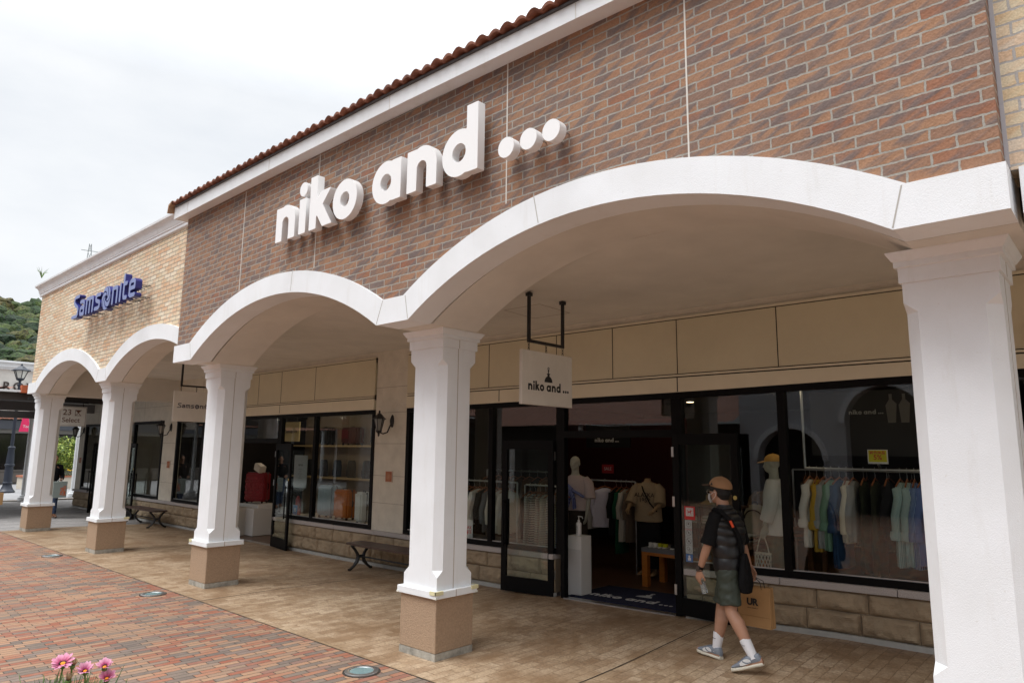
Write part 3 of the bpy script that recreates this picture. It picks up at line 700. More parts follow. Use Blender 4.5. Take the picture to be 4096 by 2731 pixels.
window(sams, -13.845, -10.462, mull=(-12.46,)); window(sams, -19.21, -16.0, mull=(-17.6,)); window(sams, -22.28, -20.10, zlo=lambda q: .575)
window(sams, -26.66, -25.2)
# door openings: transom pane above, threshold, jamb
def door_opening(parent, xa, xb, ztr, y=YW):
    p = B(); p.box(xa+.01, y+.03, ztr+.06, xb-.01, y+.038, headz((xa+xb)/2)-.02); pane = p.obj('transom_window', M_GLASS, parent)
    f = B(); f.box(xa, y-.019, ztr-.04, xb, y+.069, ztr+.055)
    strip(f, xa, xb, lambda q: headz(q)-.075, lambda q: headz(q)-.0015, y-.0205, y+.0695)
    for x in (xa-.0, xb-.06): strip(f, x, x+.06, gz, lambda q: headz(q)-.077, y-.017, y+.067, 2)
    f.obj('door_frame', M_BLACK, pane)
    t = B(); strip(t, xa+.06, xb-.06, lambda q: gz(q)-.02, lambda q: gz(q)+.012, y-.04, y-.015); strip(t, xa+.06, xb-.06, lambda q: gz(q)-.02, lambda q: gz(q)+.010, y-.013, y+.08); t.obj('threshold', mat('steel', (.5, .5, .5), .3, metal=.9), pane)
door_opening(niko, -6.10, -4.285, 2.225); door_opening(sams, -15.97, -13.845, 2.15)
b = B(); strip(b, -25.2, -22.28, 2.15, 2.72, YW+.01, YW+.06); b.obj('transom_window', M_GLASS, sams)
# door leaves
def door_leaf(parent, hinge, free, h=2.13, free_handle=True):
    hx, hy = hinge; fx, fy = free; L_ = math.hypot(fx-hx, fy-hy); ux, uy = (fx-hx)/L_, (fy-hy)/L_
    z0 = max(gz(hx), gz(fx))*.9+.008+(.0)
    M = Matrix(((ux, -uy, 0, hx), (uy, ux, 0, hy), (0, 0, 1, z0), (0, 0, 0, 1)))
    f = B(); f.box(0, -.022, 0, .085, .022, h); f.box(L_-.085, -.022, 0, L_, .022, h); f.box(.0855, -.021, 0, L_-.0855, .021, .20); f.box(.0855, -.021, h-.13, L_-.0855, .021, h)
    for v in f.bm.verts: v.co = M @ v.co
    d = f.obj('door', M_BLACK, parent)
    g = B(); g.box(.084, -.004, .198, L_-.084, .004, h-.128)
    for v in g.bm.verts: v.co = M @ v.co
    g.obj('door_glass', M_DOORG, d)
    k = B(); xk = L_-.06
    for s in (-1, 1):
        k.bar((xk, s*.075, .62), (xk, s*.075, 1.28), .03, .02); k.bar((xk, 0, .66), (xk, s*.08, .66), .022); k.bar((xk, 0, 1.24), (xk, s*.08, 1.24), .022)
    for v in k.bm.verts: v.co = M @ v.co
    k.obj('handle', M_BLACK, d)
    s = B()
    for z in (.22, 1.25, 1.85): s.box(-.012, -.03, z, .02, -.018, z+.12)
    for v in s.bm.verts: v.co = M @ v.co
    s.objs('hinge', MATS['steel'], d)
    c = B(); c.lathe([(.024, 0), (.024, .004)], (0, 0, 0), 14)
    for v in c.bm.verts: v.co = M @ (Matrix.Translation((L_-.045, -.024, 1.40)) @ (Matrix.Rotation(R_(90), 4, 'X') @ v.co))
    c.obj('door_badge', mat('badge_yellow', (.55, .42, .12), .5), d)
    return d, M, L_
door_leaf(niko, (-6.21, 7.76), (-7.05, 7.60)); _, MR, LR = door_leaf(niko, (-4.31, 7.755), (-3.44, 7.68)); door_leaf(sams, (-13.86, 7.755), (-12.97, 7.60))
door_leaf(sams, (-25.22, 7.74), (-24.42, 7.42)); door_leaf(sams, (-22.30, 7.74), (-21.45, 7.62))
b = B(); b.box(-26.9, 8.3, -.04, -25.3, 8.4, 2.99); b.obj('inner_brick_wall', M_YELB, sams)

# rooms behind the glass
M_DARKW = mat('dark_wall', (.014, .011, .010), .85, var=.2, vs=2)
M_BEIGEW = mat('beige_wall', (.30, .25, .19), .8)
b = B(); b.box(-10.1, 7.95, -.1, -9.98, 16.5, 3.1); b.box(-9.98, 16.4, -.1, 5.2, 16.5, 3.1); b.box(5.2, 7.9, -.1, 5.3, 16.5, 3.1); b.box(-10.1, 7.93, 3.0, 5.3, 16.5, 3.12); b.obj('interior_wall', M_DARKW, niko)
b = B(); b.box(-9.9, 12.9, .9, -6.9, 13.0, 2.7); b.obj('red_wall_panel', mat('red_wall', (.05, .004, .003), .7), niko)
b = B(); b.box(-19.9, 11.9, -.1, -10.12, 12.0, 3.1); b.box(-19.9, 7.93, 3.0, -10.12, 12.0, 3.12); b.box(-10.24, 7.95, -.1, -10.12, 11.9, 3.1); b.box(-27.1, 11.9, -.1, -19.9, 12.0, 3.1); b.box(-27.1, 7.93, 3.0, -19.9, 11.9, 3.12); b.obj('interior_wall', M_BEIGEW, sams)
b = B(); b.box(-19.6, 7.95, -.1, -19.5, 11.9, 3.0); b.obj('partition', M_DARKW, sams)
# window display decks
b = B(); strip(b, -9.5, -6.2, lambda q: gz(q), lambda q: sillz(q)+.02, YW+.10, YW+.85); strip(b, -4.2, 2.2, lambda q: gz(q), lambda q: sillz(q)+.02, YW+.10, YW+.32); b.obj('display_deck', mat('deck_grey', (.17, .16, .15), .6), niko)
b = B(); strip(b, -13.8, -10.5, lambda q: gz(q), lambda q: sillz(q)+.02, YW+.10, YW+.95); strip(b, -19.2, -16.0, lambda q: gz(q), lambda q: sillz(q)+.02, YW+.10, YW+.95); b.obj('display_deck', mat('deck_cream', (.5, .46, .4), .6), sams)

# ================================================================ COLUMNS
def column(xr, w, label, y0=4.677, d=.505):
    xl = xr-w; t = thing('column', label, 'column', (xl+w/2, y0+d/2, 0), 'white chamfered columns of the arcade')
    bx = lambda o, z0, z1: B().box(xl-o, y0-o, z0, xr+o, y0+d+o, z1)
    bx(0, .001, .068).obj('plinth', M_PLINTH, t)
    bx(0, .069, .572).obj('stone_pedestal', M_BASE, t, bev=.006, seg=1)
    lg = bx(.028, .573, .642).obj('ledge', M_WHITE, t, bev=.004, seg=1)
    # chamfered shaft with pyramid stops
    i = -.018; X0, X1, Y0, Y1 = xl-i, xr+i, y0-i, y0+d+i; c = .075
    b = B(); bm = b.bm
    sq = lambda z: [bm.verts.new((X0, Y0, z)), bm.verts.new((X1, Y0, z)), bm.verts.new((X1, Y1, z)), bm.verts.new((X0, Y1, z))]
    oc = lambda z: [bm.verts.new(p) for p in ((X0+c, Y0, z), (X1-c, Y0, z), (X1, Y0+c, z), (X1, Y1-c, z), (X1-c, Y1, z), (X0+c, Y1, z), (X0, Y1-c, z), (X0, Y0+c, z))]
    s0, s1, o1, o2, s2, s3 = sq(.643), sq(.762), oc(.826), oc(2.862), sq(2.922), sq(3.048)
    for k in range(4):
        bm.faces.new((s0[k], s0[(k+1) % 4], s1[(k+1) % 4], s1[k])); bm.faces.new((s2[k], s2[(k+1) % 4], s3[(k+1) % 4], s3[k]))
    for k in range(4):   # face k between corner k and k+1 ; octagon verts 2k,2k+1
        a, e = o1[2*k], o1[(2*k+1)]; bm.faces.new((s1[k], s1[(k+1) % 4], e, a)); A, E = o2[2*k], o2[2*k+1]; bm.faces.new((A, E, s2[(k+1) % 4], s2[k]))
        bm.faces.new((a, e, E, A)); nx = o1[(2*k+2) % 8]; NX = o2[(2*k+2) % 8]; bm.faces.new((e, nx, NX, E))
        bm.faces.new((s1[(k+1) % 4], nx, e)); bm.faces.new((E, NX, s2[(k+1) % 4]))
    bm.faces.new(s0[::-1]); bm.faces.new(s3)
    b.obj('shaft', M_WHITE, t)
    # capital
    pr = [(-.003, 3.046), (-.003, 3.138), (.016, 3.142), (.016, 3.178), (.024, 3.182), (.050, 3.226), (.052, 3.236)]
    b = B(); b.loft([[(xl-o, y0-o, z), (xr+o, y0-o, z), (xr+o, y0+d+o, z), (xl-o, y0+d+o, z)] for o, z in pr]); b.obj('capital', M_WHITE, t)
    b = B(); yc = y0+d*.47; b.box(xr-.019, yc-.005, .645, xr-.0165, yc+.005, 3.045); b.box(xr+.0265, yc-.005, .574, xr+.0295, yc+.005, .641); b.box(xr-.004, yc-.004, 3.05, xr-.001, yc+.004, 3.137); b.objs('seam', mat('seam_grey', (.42, .37, .33), .8), t)
    return t, (xl, xr, y0, d)
cols = [(-19.548, .526, 'white arcade column farthest from the camera, at the corner where the grey paving starts'),
        (-14.767, .526, 'second farthest white arcade column, between the two arches of the cream brick wall'),
        (-10.132, .526, 'white arcade column where the cream brick wall meets the brown brick wall'),
        (-5.195, .537, 'white arcade column between the small and large brown-wall arches, yellow guards on its ledge'),
        (-.488, .46+.07, 'white arcade column nearest the camera at the right edge of the photo')]
guards = {0: [], 1: [(1, 1)], 2: [(-1, -1)], 3: [(1, -1), (1, 1)], 4: []}
M_GUARD = mat('yellow_guard', (.66, .62, .38), .5); M_PATCH = mat('tape_patch', (.68, .68, .62), .5)
for k, (xr, w_, lab) in enumerate(cols):
    t, (xl, xr, y0, d) = column(xr, w_, lab)
    g = B(); p = B()
    for sx in (-1, 1):
        for sy in (-1, 1):
            X = (xr+.03) if sx > 0 else (xl-.03); Y = (y0-.03) if sy < 0 else (y0+d+.03)
            if (sx, sy) in guards[k]:
                g.box(X+.004*sx, Y-sy*.0, .612, X-.09*sx, Y+.006*sy, .648); g.box(X+.006*sx, Y+.006*sy, .6125, X-.012*sx, Y-.09*sy, .6475)
            p.box(X+.002*sx, Y+.002*sy, .575, X-.035*sx, Y-.01*sy, .592); p.box(X+.0022*sx, Y-.0*sy, .5755, X-.01*sx, Y-.035*sy, .5915)
    if guards[k]: g.objs('corner_guard', M_GUARD, t)
    else: g.bm.free()
    p.objs('corner_patch', M_PATCH, t)
# ================================================================ BIG WALL LETTERS
M_LET = mat('letter_white', (.82, .82, .82), .35, spec=.3)
t = thing('shop_sign', 'large white block letters niko and ... standing off the brown brick wall', 'sign', (-7.5, 4.0, 4.43))
xh = .42
for ch, gx in NIKO_X:
    me = shape_mesh('letter', glyph(ch), .085, frame_mat((-7.503+gx*xh, 4.045, 4.432), (1, 0, 0), (0, 0, 1)), xh)
    o = link('letter' if ch != '.' else 'dot', me, M_LET, t)
    wd = {'n': 1.02, 'i': .34, 'k': 1.0, 'o': 1.06, 'a': 1.1, 'd': 1.1, '.': .42}[ch]*xh
    b = B()
    pts = {'.': [(.5, .15), (.85, .5)], 'i': [(.5, .1), (.5, .9)]}.get(ch, [(.12, .12), (.88, .15), (.85, .85)])
    for u, v in pts:
        x = -7.503+gx*xh+wd*u; z = 4.432+(xh if ch != '.' else .18)*v
        b.tube([(x, 4.08, z), (x, 4.162, z)], .006, 6)
    b.obj('mounting_pin', MATS['steel'], o)
t = thing('shop_sign', 'blue block letters Samsonite with a swirl on the cream brick wall', 'sign', (-15.98, 4.25, 4.55))
M_BLUE = mat('sign_blue', (.17, .215, .44), .35, spec=.5, var=.1, vs=5); M_BLUES = mat('sign_blue_side', (.025, .03, .19), .4)  # paler face blue has its reflection put into the colour; sides stay dark
tot = sum(SG[c][1]+.2 for c in SAM)-.2; u_ = 3.40/tot; cx = 0
for ch in SAM:
    M = frame_mat((-15.98+cx*u_, 4.26, 4.565), (1, 0, 0), (0, 0, 1)); hs = Matrix.Diagonal((1, 1.0, 1, 1))
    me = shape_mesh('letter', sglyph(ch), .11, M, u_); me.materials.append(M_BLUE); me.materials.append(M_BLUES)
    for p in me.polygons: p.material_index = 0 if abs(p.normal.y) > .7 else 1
    o = link('letter' if ch != '@' else 'swirl_emblem', me, M_BLUE, t)
    b = B(); x = -15.98+(cx+.2)*u_
    for z in (4.59, 4.80): b.tube([(x, 4.35, z), (x, 4.502, z)], .007, 6); b.tube([(x+.12, 4.35, z), (x+.12, 4.502, z)], .007, 6)
    b.obj('mounting_pin', M_IRON, o); cx += SG[ch][1]+.2
# lichen stains under the blue letters
# ================================================================ HANGING SIGNS
M_BOARD = mat('sign_board', (.74, .71, .65), .5, var=.05, vs=4); M_INK = mat('ink_black', (.02, .02, .022), .5)
def chain(b, x, y, z0, z1):
    n = 3; h = (z0-z1)/n
    for k in range(n):
        zc = z0-h*(k+.5); r1, r2 = .011, h*.62; ax = k % 2
        pts = [((x+math.cos(a)*r1*(1-ax)), y+math.cos(a)*r1*ax, zc+math.sin(a)*r2) for a in [i*math.pi/4 for i in range(9)]]
        b.tube(pts, .0035, 5, cap=False)
def hang_sign(X, label, ztop=3.141, zbot=2.52, y0=5.80, y1=6.73, zc=3.80, group=None):
    t = thing('hanging_sign', label, 'sign', (X, (y0+y1)/2, zbot), group)
    b = B(); ya, yb = y0+.138, y1-.16
    b.bar((X, ya, zc+.03), (X, ya, 3.25), .032); b.bar((X, yb, zc+.03), (X, yb, 3.25), .032); b.box(X-.016, ya-.016, 3.238, X+.016, yb+.016, 3.27)
    for y in (ya, yb): b.box(X-.03, y-.03, zc-.02, X+.03, y+.03, zc+.02)
    b.obj('bracket', M_IRON, t)
    c = B()
    for y in (ya, (ya+yb)/2, yb): chain(c, X, y, 3.245, ztop-.003)
    c.obj('chain', M_IRON, t)
    p = B().box(X-.022, y0, zbot, X+.022, y1, ztop).obj('board', M_BOARD, t, bev=.003, seg=1)
    return t, p
t, p = hang_sign(-5.123, 'cream sign niko and ... with a black pendant lamp emblem, hanging from the arcade ceiling')
FM = lambda X, y, z: frame_mat((X, y, z), (0, 1, 0), (0, 0, 1))   # faces +x
me = shape_mesh('lettering', niko_loops(.0727), .002, FM(-5.123+.0235, 5.905, 2.688)); link('lettering', me, M_INK, p)
def pendant_loops():
    f = un(inter(disc(0, -.02, .5), sbox(-.6, -.02, .6, .6), ), sbox(-.13, .45, .13, .62), sbox(-.2, .62, .2, .70), sbox(-.05, .68, .05, .95), disc(0, .9, .09), ring(0, 1.1, .12, .06))
    return contours(f, -.7, -.2, .7, 1.4, .02)
PL_ = pendant_loops()
me = shape_mesh('pendant_emblem', PL_, .002, FM(-5.123+.0235, 6.271, 2.798), .145); link('pendant_emblem', me, M_INK, p)
t, p = hang_sign(-14.605, 'cream sign Samsonite in dark blue letters hanging behind a white column', zc=3.76)
M_NAVY = mat('ink_navy', (.012, .014, .05), .4)
me = shape_mesh('lettering', sam_loops(.064), .002, FM(-14.605+.0235, 5.89, 2.80)); link('lettering', me, M_NAVY, p)
M_BROWNI = mat('ink_brown', (.16, .075, .045), .5)
X = -23.0
t = thing('hanging_sign', 'cream sign 23 Select in brown letters with a thin border, hanging at the far left', 'sign', (X, 6.3, 2.56))
p = B().box(X-.02, 5.75, 2.56, X+.02, 6.69, 3.13).obj('board', M_BOARD, t)
b = B(); b.bar((X, 5.2, 3.30), (X, 6.72, 3.26), .05, .07); b.bar((X, 6.1, 3.26), (X-.0, 6.1, 3.9), .04); b.box(X-.01, 6.58, 3.13, X+.01, 6.6, 3.25); b.box(X-.01, 5.85, 3.13, X+.01, 5.87, 3.27); b.obj('bracket', M_IRON, t)
b = B()
for ya, za, yb, zb in ((5.765, 2.575, 6.675, 2.583), (5.765, 3.107, 6.675, 3.115), (5.765, 2.583, 5.773, 3.107), (6.667, 2.583, 6.675, 3.107)): b.box(X+.0205, ya, za, X+.023, yb, zb)
b.obj('border_line', M_BROWNI, p)
link('lettering', text_mesh('lettering', '23', .23, .002, FM(X+.0215, 6.19, 2.955), off=.002), M_BROWNI, p)
link('lettering', text_mesh('lettering', 'Select', .19, .002, FM(X+.0215, 6.30, 2.735), off=.002), M_BROWNI, p)
k = un(sub(sbox(0, 0, 1, 1), sbox(.08, .08, 1.2, .92)), pline([(.05, .0), (.95, 1.0)], .09), pline([(.95, 0), (.05, 1.0)], .09), inter(lambda X_, Y_: -(Y_-.5)+np.abs(X_-.5), sbox(0, 0, 1, 1)))
me = shape_mesh('square_emblem', contours(k, -.1, -.1, 1.1, 1.1, .03), .002, FM(X+.0215, 6.39, 2.87), .165); link('square_emblem', me, M_BROWNI, p)

# ================================================================ WALL LANTERNS
M_FROST = mat('lantern_glass', (.22, .22, .20), .25, spec=.6)
def wall_lamp(x, z, label):
    y = YW-.25; t = thing('wall_lantern', label, 'lamp', (x, YW, z), 'black six-sided wall lanterns on the stucco piers')
    b = B(); b.tube([(x+.06, YW-.03, z-.02), (x+.05, YW-.1, z-.17), (x+.03, YW-.18, z-.20), (x, y, z-.165)], .013, 8)
    b.obj('arm', M_IRON, t, smooth=True)
    b = B(); b.loft([[(x+.06+math.cos(a)*.045*s, YW-yy, z+.03+math.sin(a)*.115*s) for a in [i*math.pi/6 for i in range(12)]] for s, yy in ((1, 0), (1, .012), (.7, .03), (.45, .045))]); b.obj('back_plate', M_IRON, t)
    b = B(); n = 6
    b.lathe([(.0, .215), (.012, .21), (.02, .185), (.010, .17), (.03, .155), (.05, .14), (.07, .115), (.098, .085), (.122, .066), (.122, .058)], (x, y, z), n); b.obj('cap', M_IRON, t)
    b = B()
    for k in range(n):
        a = k*math.pi/3; b.bar((x+.092*math.cos(a), y+.092*math.sin(a), z+.06), (x+.045*math.cos(a), y+.045*math.sin(a), z-.15), .010)
    b.lathe([(.052, -.145), (.056, -.158), (.03, -.185), (.016, -.2), (.02, -.22), (.006, -.25)], (x, y, z), n); b.obj('cage', M_IRON, t)
    b = B(); b.lathe([(.086, .057), (.042, -.145)], (x, y, z), n); b.obj('lantern_glass', M_FROST, t)
wall_lamp(-10.02, 2.47, 'black six-sided lantern on the stucco pier between the brown and the cream brick shops')
wall_lamp(-19.66, 2.50, 'black six-sided lantern on the stucco pier above the far bench')
wall_lamp(-26.88, 2.50, 'black six-sided lantern on the far end of the shop wall, below the sign 23 Select')

# ================================================================ WALL PLAQUES
M_PLQ = mat('plaque_red', (.38, .13, .06), .6, var=.15, vs=20); M_PLQF = mat('plaque_frame', (.60, .50, .42), .5)
def plaque(x, z, label):
    t = thing('wall_plaque', label, 'plaque', (x, YW, z), 'terracotta wall plaques on the stucco piers')
    b = B(); b.box(x-.10, YW-.016, z-.10, x+.10, YW-.001, z+.10); f = b.obj('plaque_frame', M_PLQF, t, bev=.003, seg=1)
    b = B(); b.box(x-.087, YW-.020, z-.087, x+.087, YW-.0165, z+.087); b.obj('plaque_tile', M_PLQ, t)
    me = shape_mesh('ornament', contours(un(ring(0, 0, .95, .84), ring(0, 0, .55, .45), pline([(-.6, 0), (.6, 0)], .08), pline([(0, -.8), (0, .8)], .08), pline([(-.5, -.5), (.5, .5)], .07), pline([(.5, -.5), (-.5, .5)], .07)), -1.1, -1.1, 1.1, 1.1, .05), .002, frame_mat((x, YW-.0215, z), (1, 0, 0), (0, 0, 1)), .062)
    link('ornament', me, mat('ornament', (.52, .28, .16), .6), t)
plaque(-9.99, 1.52, 'terracotta plaque below the lantern on the pier beside the brown brick shop window')
plaque(-19.57, 1.53, 'terracotta plaque on the pier above the far bench')
plaque(-26.90, 1.52, 'terracotta plaque on the farthest pier of the shop wall')

# ================================================================ BENCHES
M_SEAT = mat('bench_brown', (.085, .052, .042), .42, var=.15, vs=8, sc_=(1, 9, 1))
def bench(xc, yc, label, L_=2.05):
    z = gz(xc)*.9; t = thing('bench', label, 'bench', (xc, yc, z), 'brown backless benches against the shop wall')
    b = B(); w2 = .21
    out_ = [(xc+sx*(L_/2-.04-.10*abs(math.sin(a))**1.5*0)+0, 0) for sx in (1,) for a in (0,)]
    pts = []
    for k in range(17):   # bulged long sides
        u = -1+2*k/16; pts.append((xc+u*L_/2, yc-w2*(1-.22*u**4)))
    for k in range(17):
        u = 1-2*k/16; pts.append((xc+u*L_/2, yc+w2*(1-.22*u**4)))
    b.ngon_prism(pts, z+.405, z+.44, 'z'); b.obj('seat', M_SEAT, t, bev=.010)
    for sx in (-1, 1):
        x = xc+sx*(L_/2-.22); g = B()
        for s in (-1, 1):
            path = [(x, yc+s*.19, z+.40), (x, yc+s*.13, z+.34), (x, yc+s*.075, z+.27), (x, yc+s*.05, z+.21), (x, yc+s*.075, z+.13), (x, yc+s*.14, z+.06), (x, yc+s*.20, z+.018), (x, yc+s*.235, z+.012)]
            g.tube(path, [(.028, .024)]*3+[(.040, .028)]*2+[(.030, .022)]*3, 8)
        g.box(x-.018, yc-.055, z+.19, x+.018, yc+.055, z+.24); g.box(x-.02, yc-.2, z+.388, x+.02, yc+.2, z+.404)
        g.obj('leg', M_IRON, t, smooth=True)
    b = B(); b.tube([(xc-L_/2+.2, yc, z+.215), (xc+L_/2-.2, yc, z+.215)], .013, 8); b.obj('stretcher', M_IRON, t, smooth=True)
bench(-9.33, 7.36, 'dark brown backless bench with curved iron legs under the plaque between the two shops')
bench(-19.72, 7.36, 'dark brown backless bench far down the arcade between two white columns')

# ================================================================ IN-GROUND LIGHTS
M_LENS = mat('light_lens', (.16, .25, .26), .15, spec=.8)
def gl_light(x, y, label):
    t = thing('ground_light', label, 'ground light', (x, y, 0), 'round glass lights set in the red paving')
    b = B(); b.lathe([(.155, .0005), (.155, .010), (.148, .014), (.112, .014), (.108, .006)], (x, y, 0), 32, cap=False); b.obj('rim', MATS['steel'], t, smooth=True)
    b = B(); b.lathe([(.107, .001), (.107, .009), (.05, .011)], (x, y, 0), 24); b.obj('lens', M_LENS, t)
    b = B(); b.lathe([(.172, .0), (.172, .004), (.156, .004)], (x, y, 0), 24, cap=False); b.obj('gasket', M_SEAM, t)
gl_light(-5.46, 4.03, 'round in-ground light in the red paving nearest the camera, beside the tan paving edge')
gl_light(-10.26, 4.03, 'round in-ground light in the red paving in front of the third column')
gl_light(-15.02, 4.06, 'small far round in-ground light in the red paving by the second column')

# ================================================================ LEFT BACKGROUND
# covered walkway
cw = thing('covered_walkway', 'covered walkway with a dark steel frame and orange tile edge beyond the last column', 'walkway roof', (-27, 2, 0))
b = B(); bm = b.bm; ys = lin(-22, 5.22, 37*8); 
rows = []
for x, z in ((-23.9, 3.60), (-25.2, 3.68), (-27.6, 3.74), (-30.0, 3.68), (-31.3, 3.60)):
    rows.append([bm.verts.new((x, y, z+.055*abs(math.sin(math.pi*y/.15))**.8)) for y in ys])
for a, c in zip(rows, rows[1:]):
    for i in range(len(ys)-1): bm.faces.new((a[i], a[i+1], c[i+1], c[i]))
b.obj('roof_tiles', M_TILE, cw)
b = B(); b.box(-23.98, 5.20, 3.50, -23.80, 5.46, 3.72); b.obj('ridge_end_tile', mat('orange_tile', (.42, .10, .035), .6, var=.15, vs=5), cw)
b = B(); b.box(-24.0, -22, 3.52, -23.86, 5.46, 3.575); b.obj('gutter', M_WHITE, cw)
b = B(); b.box(-31.3, -22, 3.46, -24.0, 9.4, 3.50); b.box(-24.1, -22, 3.30, -23.98, 9.4, 3.515); b.box(-23.97, 5.5, 3.50, -19.73, 7.78, 3.56); b.obj('soffit', mat('dark_soffit', (.05, .04, .035), .8), cw)
b = B(); b.box(-26.2, -22, 3.08, -26.0, 9.4, 3.36); b.obj('beam', mat('grey_beam', (.16, .155, .155), .6), cw)
b = B(); b.box(-24.15, -22, 2.78, -23.98, 6.1, 2.98)
for y in (4.6, 9.2): b.box(-31.2, y-.08, 3.28, -24.0, y+.08, 3.455)
for y in (-6, -1.4, 3.2): b.box(-31.2, y-.08, 3.0, -24.0, y+.08, 3.45)
b.obj('cross_beam', mat('dark_beam', (.028, .025, .024), .6), cw)
for x, y in ((-30.65, 7.13), (-31.9, 9.07), (-30.65, 2.4), (-30.65, -2.3), (-24.6, -4.0)):
    b = B(); b.lathe([(.16, 0), (.16, .13), (.10, .15), (.10, .16)], (x, y, 0), 20); b.lathe([(.105, .161), (.105, .19), (.07, .205), (.066, 2.86), (.085, 2.88), (.085, 2.97), (.11, 3.0), (.11, 3.46)], (x, y, 0), 20); b.obj('round_column', M_WHITE, cw, smooth=True)

# street lamp with pink banner
def street_lamp(x, y, label, s=1.0, group=None, head=True, blank=False):
    t = thing('street_lamp', label, 'street lamp', (x, y, 0), group)
    M_LP = mat('lamp_navy', (.022, .028, .042), .45)
    b = B(); b.lathe([(.30, 0), (.31, .05), (.27, .08), (.22, .16), (.17, .28), (.16, .36), (.19, .38), (.19, .42), (.16, .44), (.155, 1.10), (.19, 1.13), (.19, 1.18), (.155, 1.2), (.14, 1.5), (.12, 1.82), (.14, 1.86), (.14, 1.92), (.085, 1.96)], (x, y, 0), 16)
    b.lathe([(.07, 1.96), (.055, 4.55), (.09, 4.58), (.09, 4.64), (.05, 4.68), (.05, 4.78)], (x, y, 0), 12); b.obj('pole', M_LP, t, smooth=True)
    b = B(); b.lathe([(.05, 4.78), (.15, 4.84), (.17, 4.90), (.13, 4.91)], (x, y, 0), 6)
    for k in range(6):
        a = k*math.pi/3; b.bar((x+.15*math.cos(a), y+.15*math.sin(a), 4.9), (x+.27*math.cos(a), y+.27*math.sin(a), 5.24), .025)
    b.lathe([(.38, 5.23), (.38, 5.26), (.22, 5.34), (.1, 5.44), (.04, 5.47), (.05, 5.5), (.0, 5.58)], (x, y, 0), 6); b.obj('lantern', M_LP, t)
    b = B(); b.lathe([(.14, 4.91), (.255, 5.23)], (x, y, 0), 6); b.obj('lantern_glass', mat('milk_glass', (.75, .75, .7), .3), t)
    return t
street_lamp(-36.30, 7.83, 'tall navy street lamp with a flared base at the far left edge')
b = B(); b.loft([[(-35.6, 7.95+.30*0, 3.2), (-35.6, 8.33, 3.2), (-35.62, 8.33, 3.2), (-35.62, 7.95, 3.2)], [(-35.6, 7.86, 2.58), (-35.6, 8.42, 2.58), (-35.63, 8.42, 2.58), (-35.63, 7.86, 2.58)]])
bn = b.obj('banner', mat('banner_pink', (.75, .03, .13), .6)); rebase(bn, (-35.6, 8.1, 2.58)); tag(bn, 'pink banner hanging beside the navy street lamp', 'banner')
me = text_mesh('lettering', 'Tosu', .16, .002, frame_mat((-35.598, 8.14, 2.80), (0, 1, 0), (0, 0, 1))); link('lettering', me, mat('print_white', (.8, .8, .8), .5), bn)
# far white shop
fw = thing('shop_building', 'low white shop building with a moulded parapet across the far plaza', 'building', (-46, 8, 0))
b = B(); b.box(-52, -22, 3.0, -45.2, 30, 6.05); b.box(-52, -22, -.1, -46.0, 30, 3.0); b.obj('wall', mat('far_stucco', (.66, .64, .60), .9, var=.06, vs=3, bmp=.6, bs_=6), fw)
b = B(); b.box(-52.2, -22.2, 6.05, -45.05, 30.2, 6.16); b.box(-52.2, -22.2, 6.16, -44.95, 30.2, 6.40); b.box(-52.3, -22.3, 6.40, -44.8, 30.3, 6.5); b.obj('parapet', M_WHITE, fw)
b = B(); bm = b.bm; ys = lin(-22, 30, 52*12); rows = []
for x, z in ((-43.9, 3.33), (-44.5, 3.45), (-45.25, 3.62)): rows.append([bm.verts.new((x, y, z+.06*abs(math.sin(math.pi*y/.2))**.8)) for y in ys])
for a, c in zip(rows, rows[1:]):
    for i in range(len(ys)-1): bm.faces.new((a[i], a[i+1], c[i+1], c[i]))
b.obj('awning_tiles', M_TILE, fw)
b = B(); b.box(-45.2, -22, 2.84, -44.0, 30, 3.30); b.obj('fascia', mat('slate_blue', (.06, .066, .08), .6), fw)
b = B(); b.box(-45.6, -22, 2.64, -44.3, 30, 2.835); b.obj('lintel', mat('grey_beam2', (.24, .235, .22), .7), fw)
b = B(); b.box(-45.98, -22, .70, -45.9, 30, 2.63); b.obj('shop_window', mat('dark_shop', (.012, .011, .012), .15, spec=.6), fw)
b = B(); b.box(-45.97, -22, 0, -45.0, 30, .62); b.box(-45.98, -22, .62, -44.95, 30, .69); b.obj('plinth_wall', mat('far_plinth', (.16, .14, .125), .8), fw)
b = B()
for y in lin(-20, 28, 13): b.box(-45.85, y-.12, .695, -45.6, y+.12, 2.635)
b.obj('pier', mat('far_pier', (.05, .045, .045), .7), fw)
link('lettering', text_mesh('lettering', 'ROYAL', .62, .05, frame_mat((-45.16, 10.15, 5.14), (0, 1, 0), (0, 0, 1)), off=.004, space=1.3), mat('letters_dark', (.05, .035, .03), .5), fw)

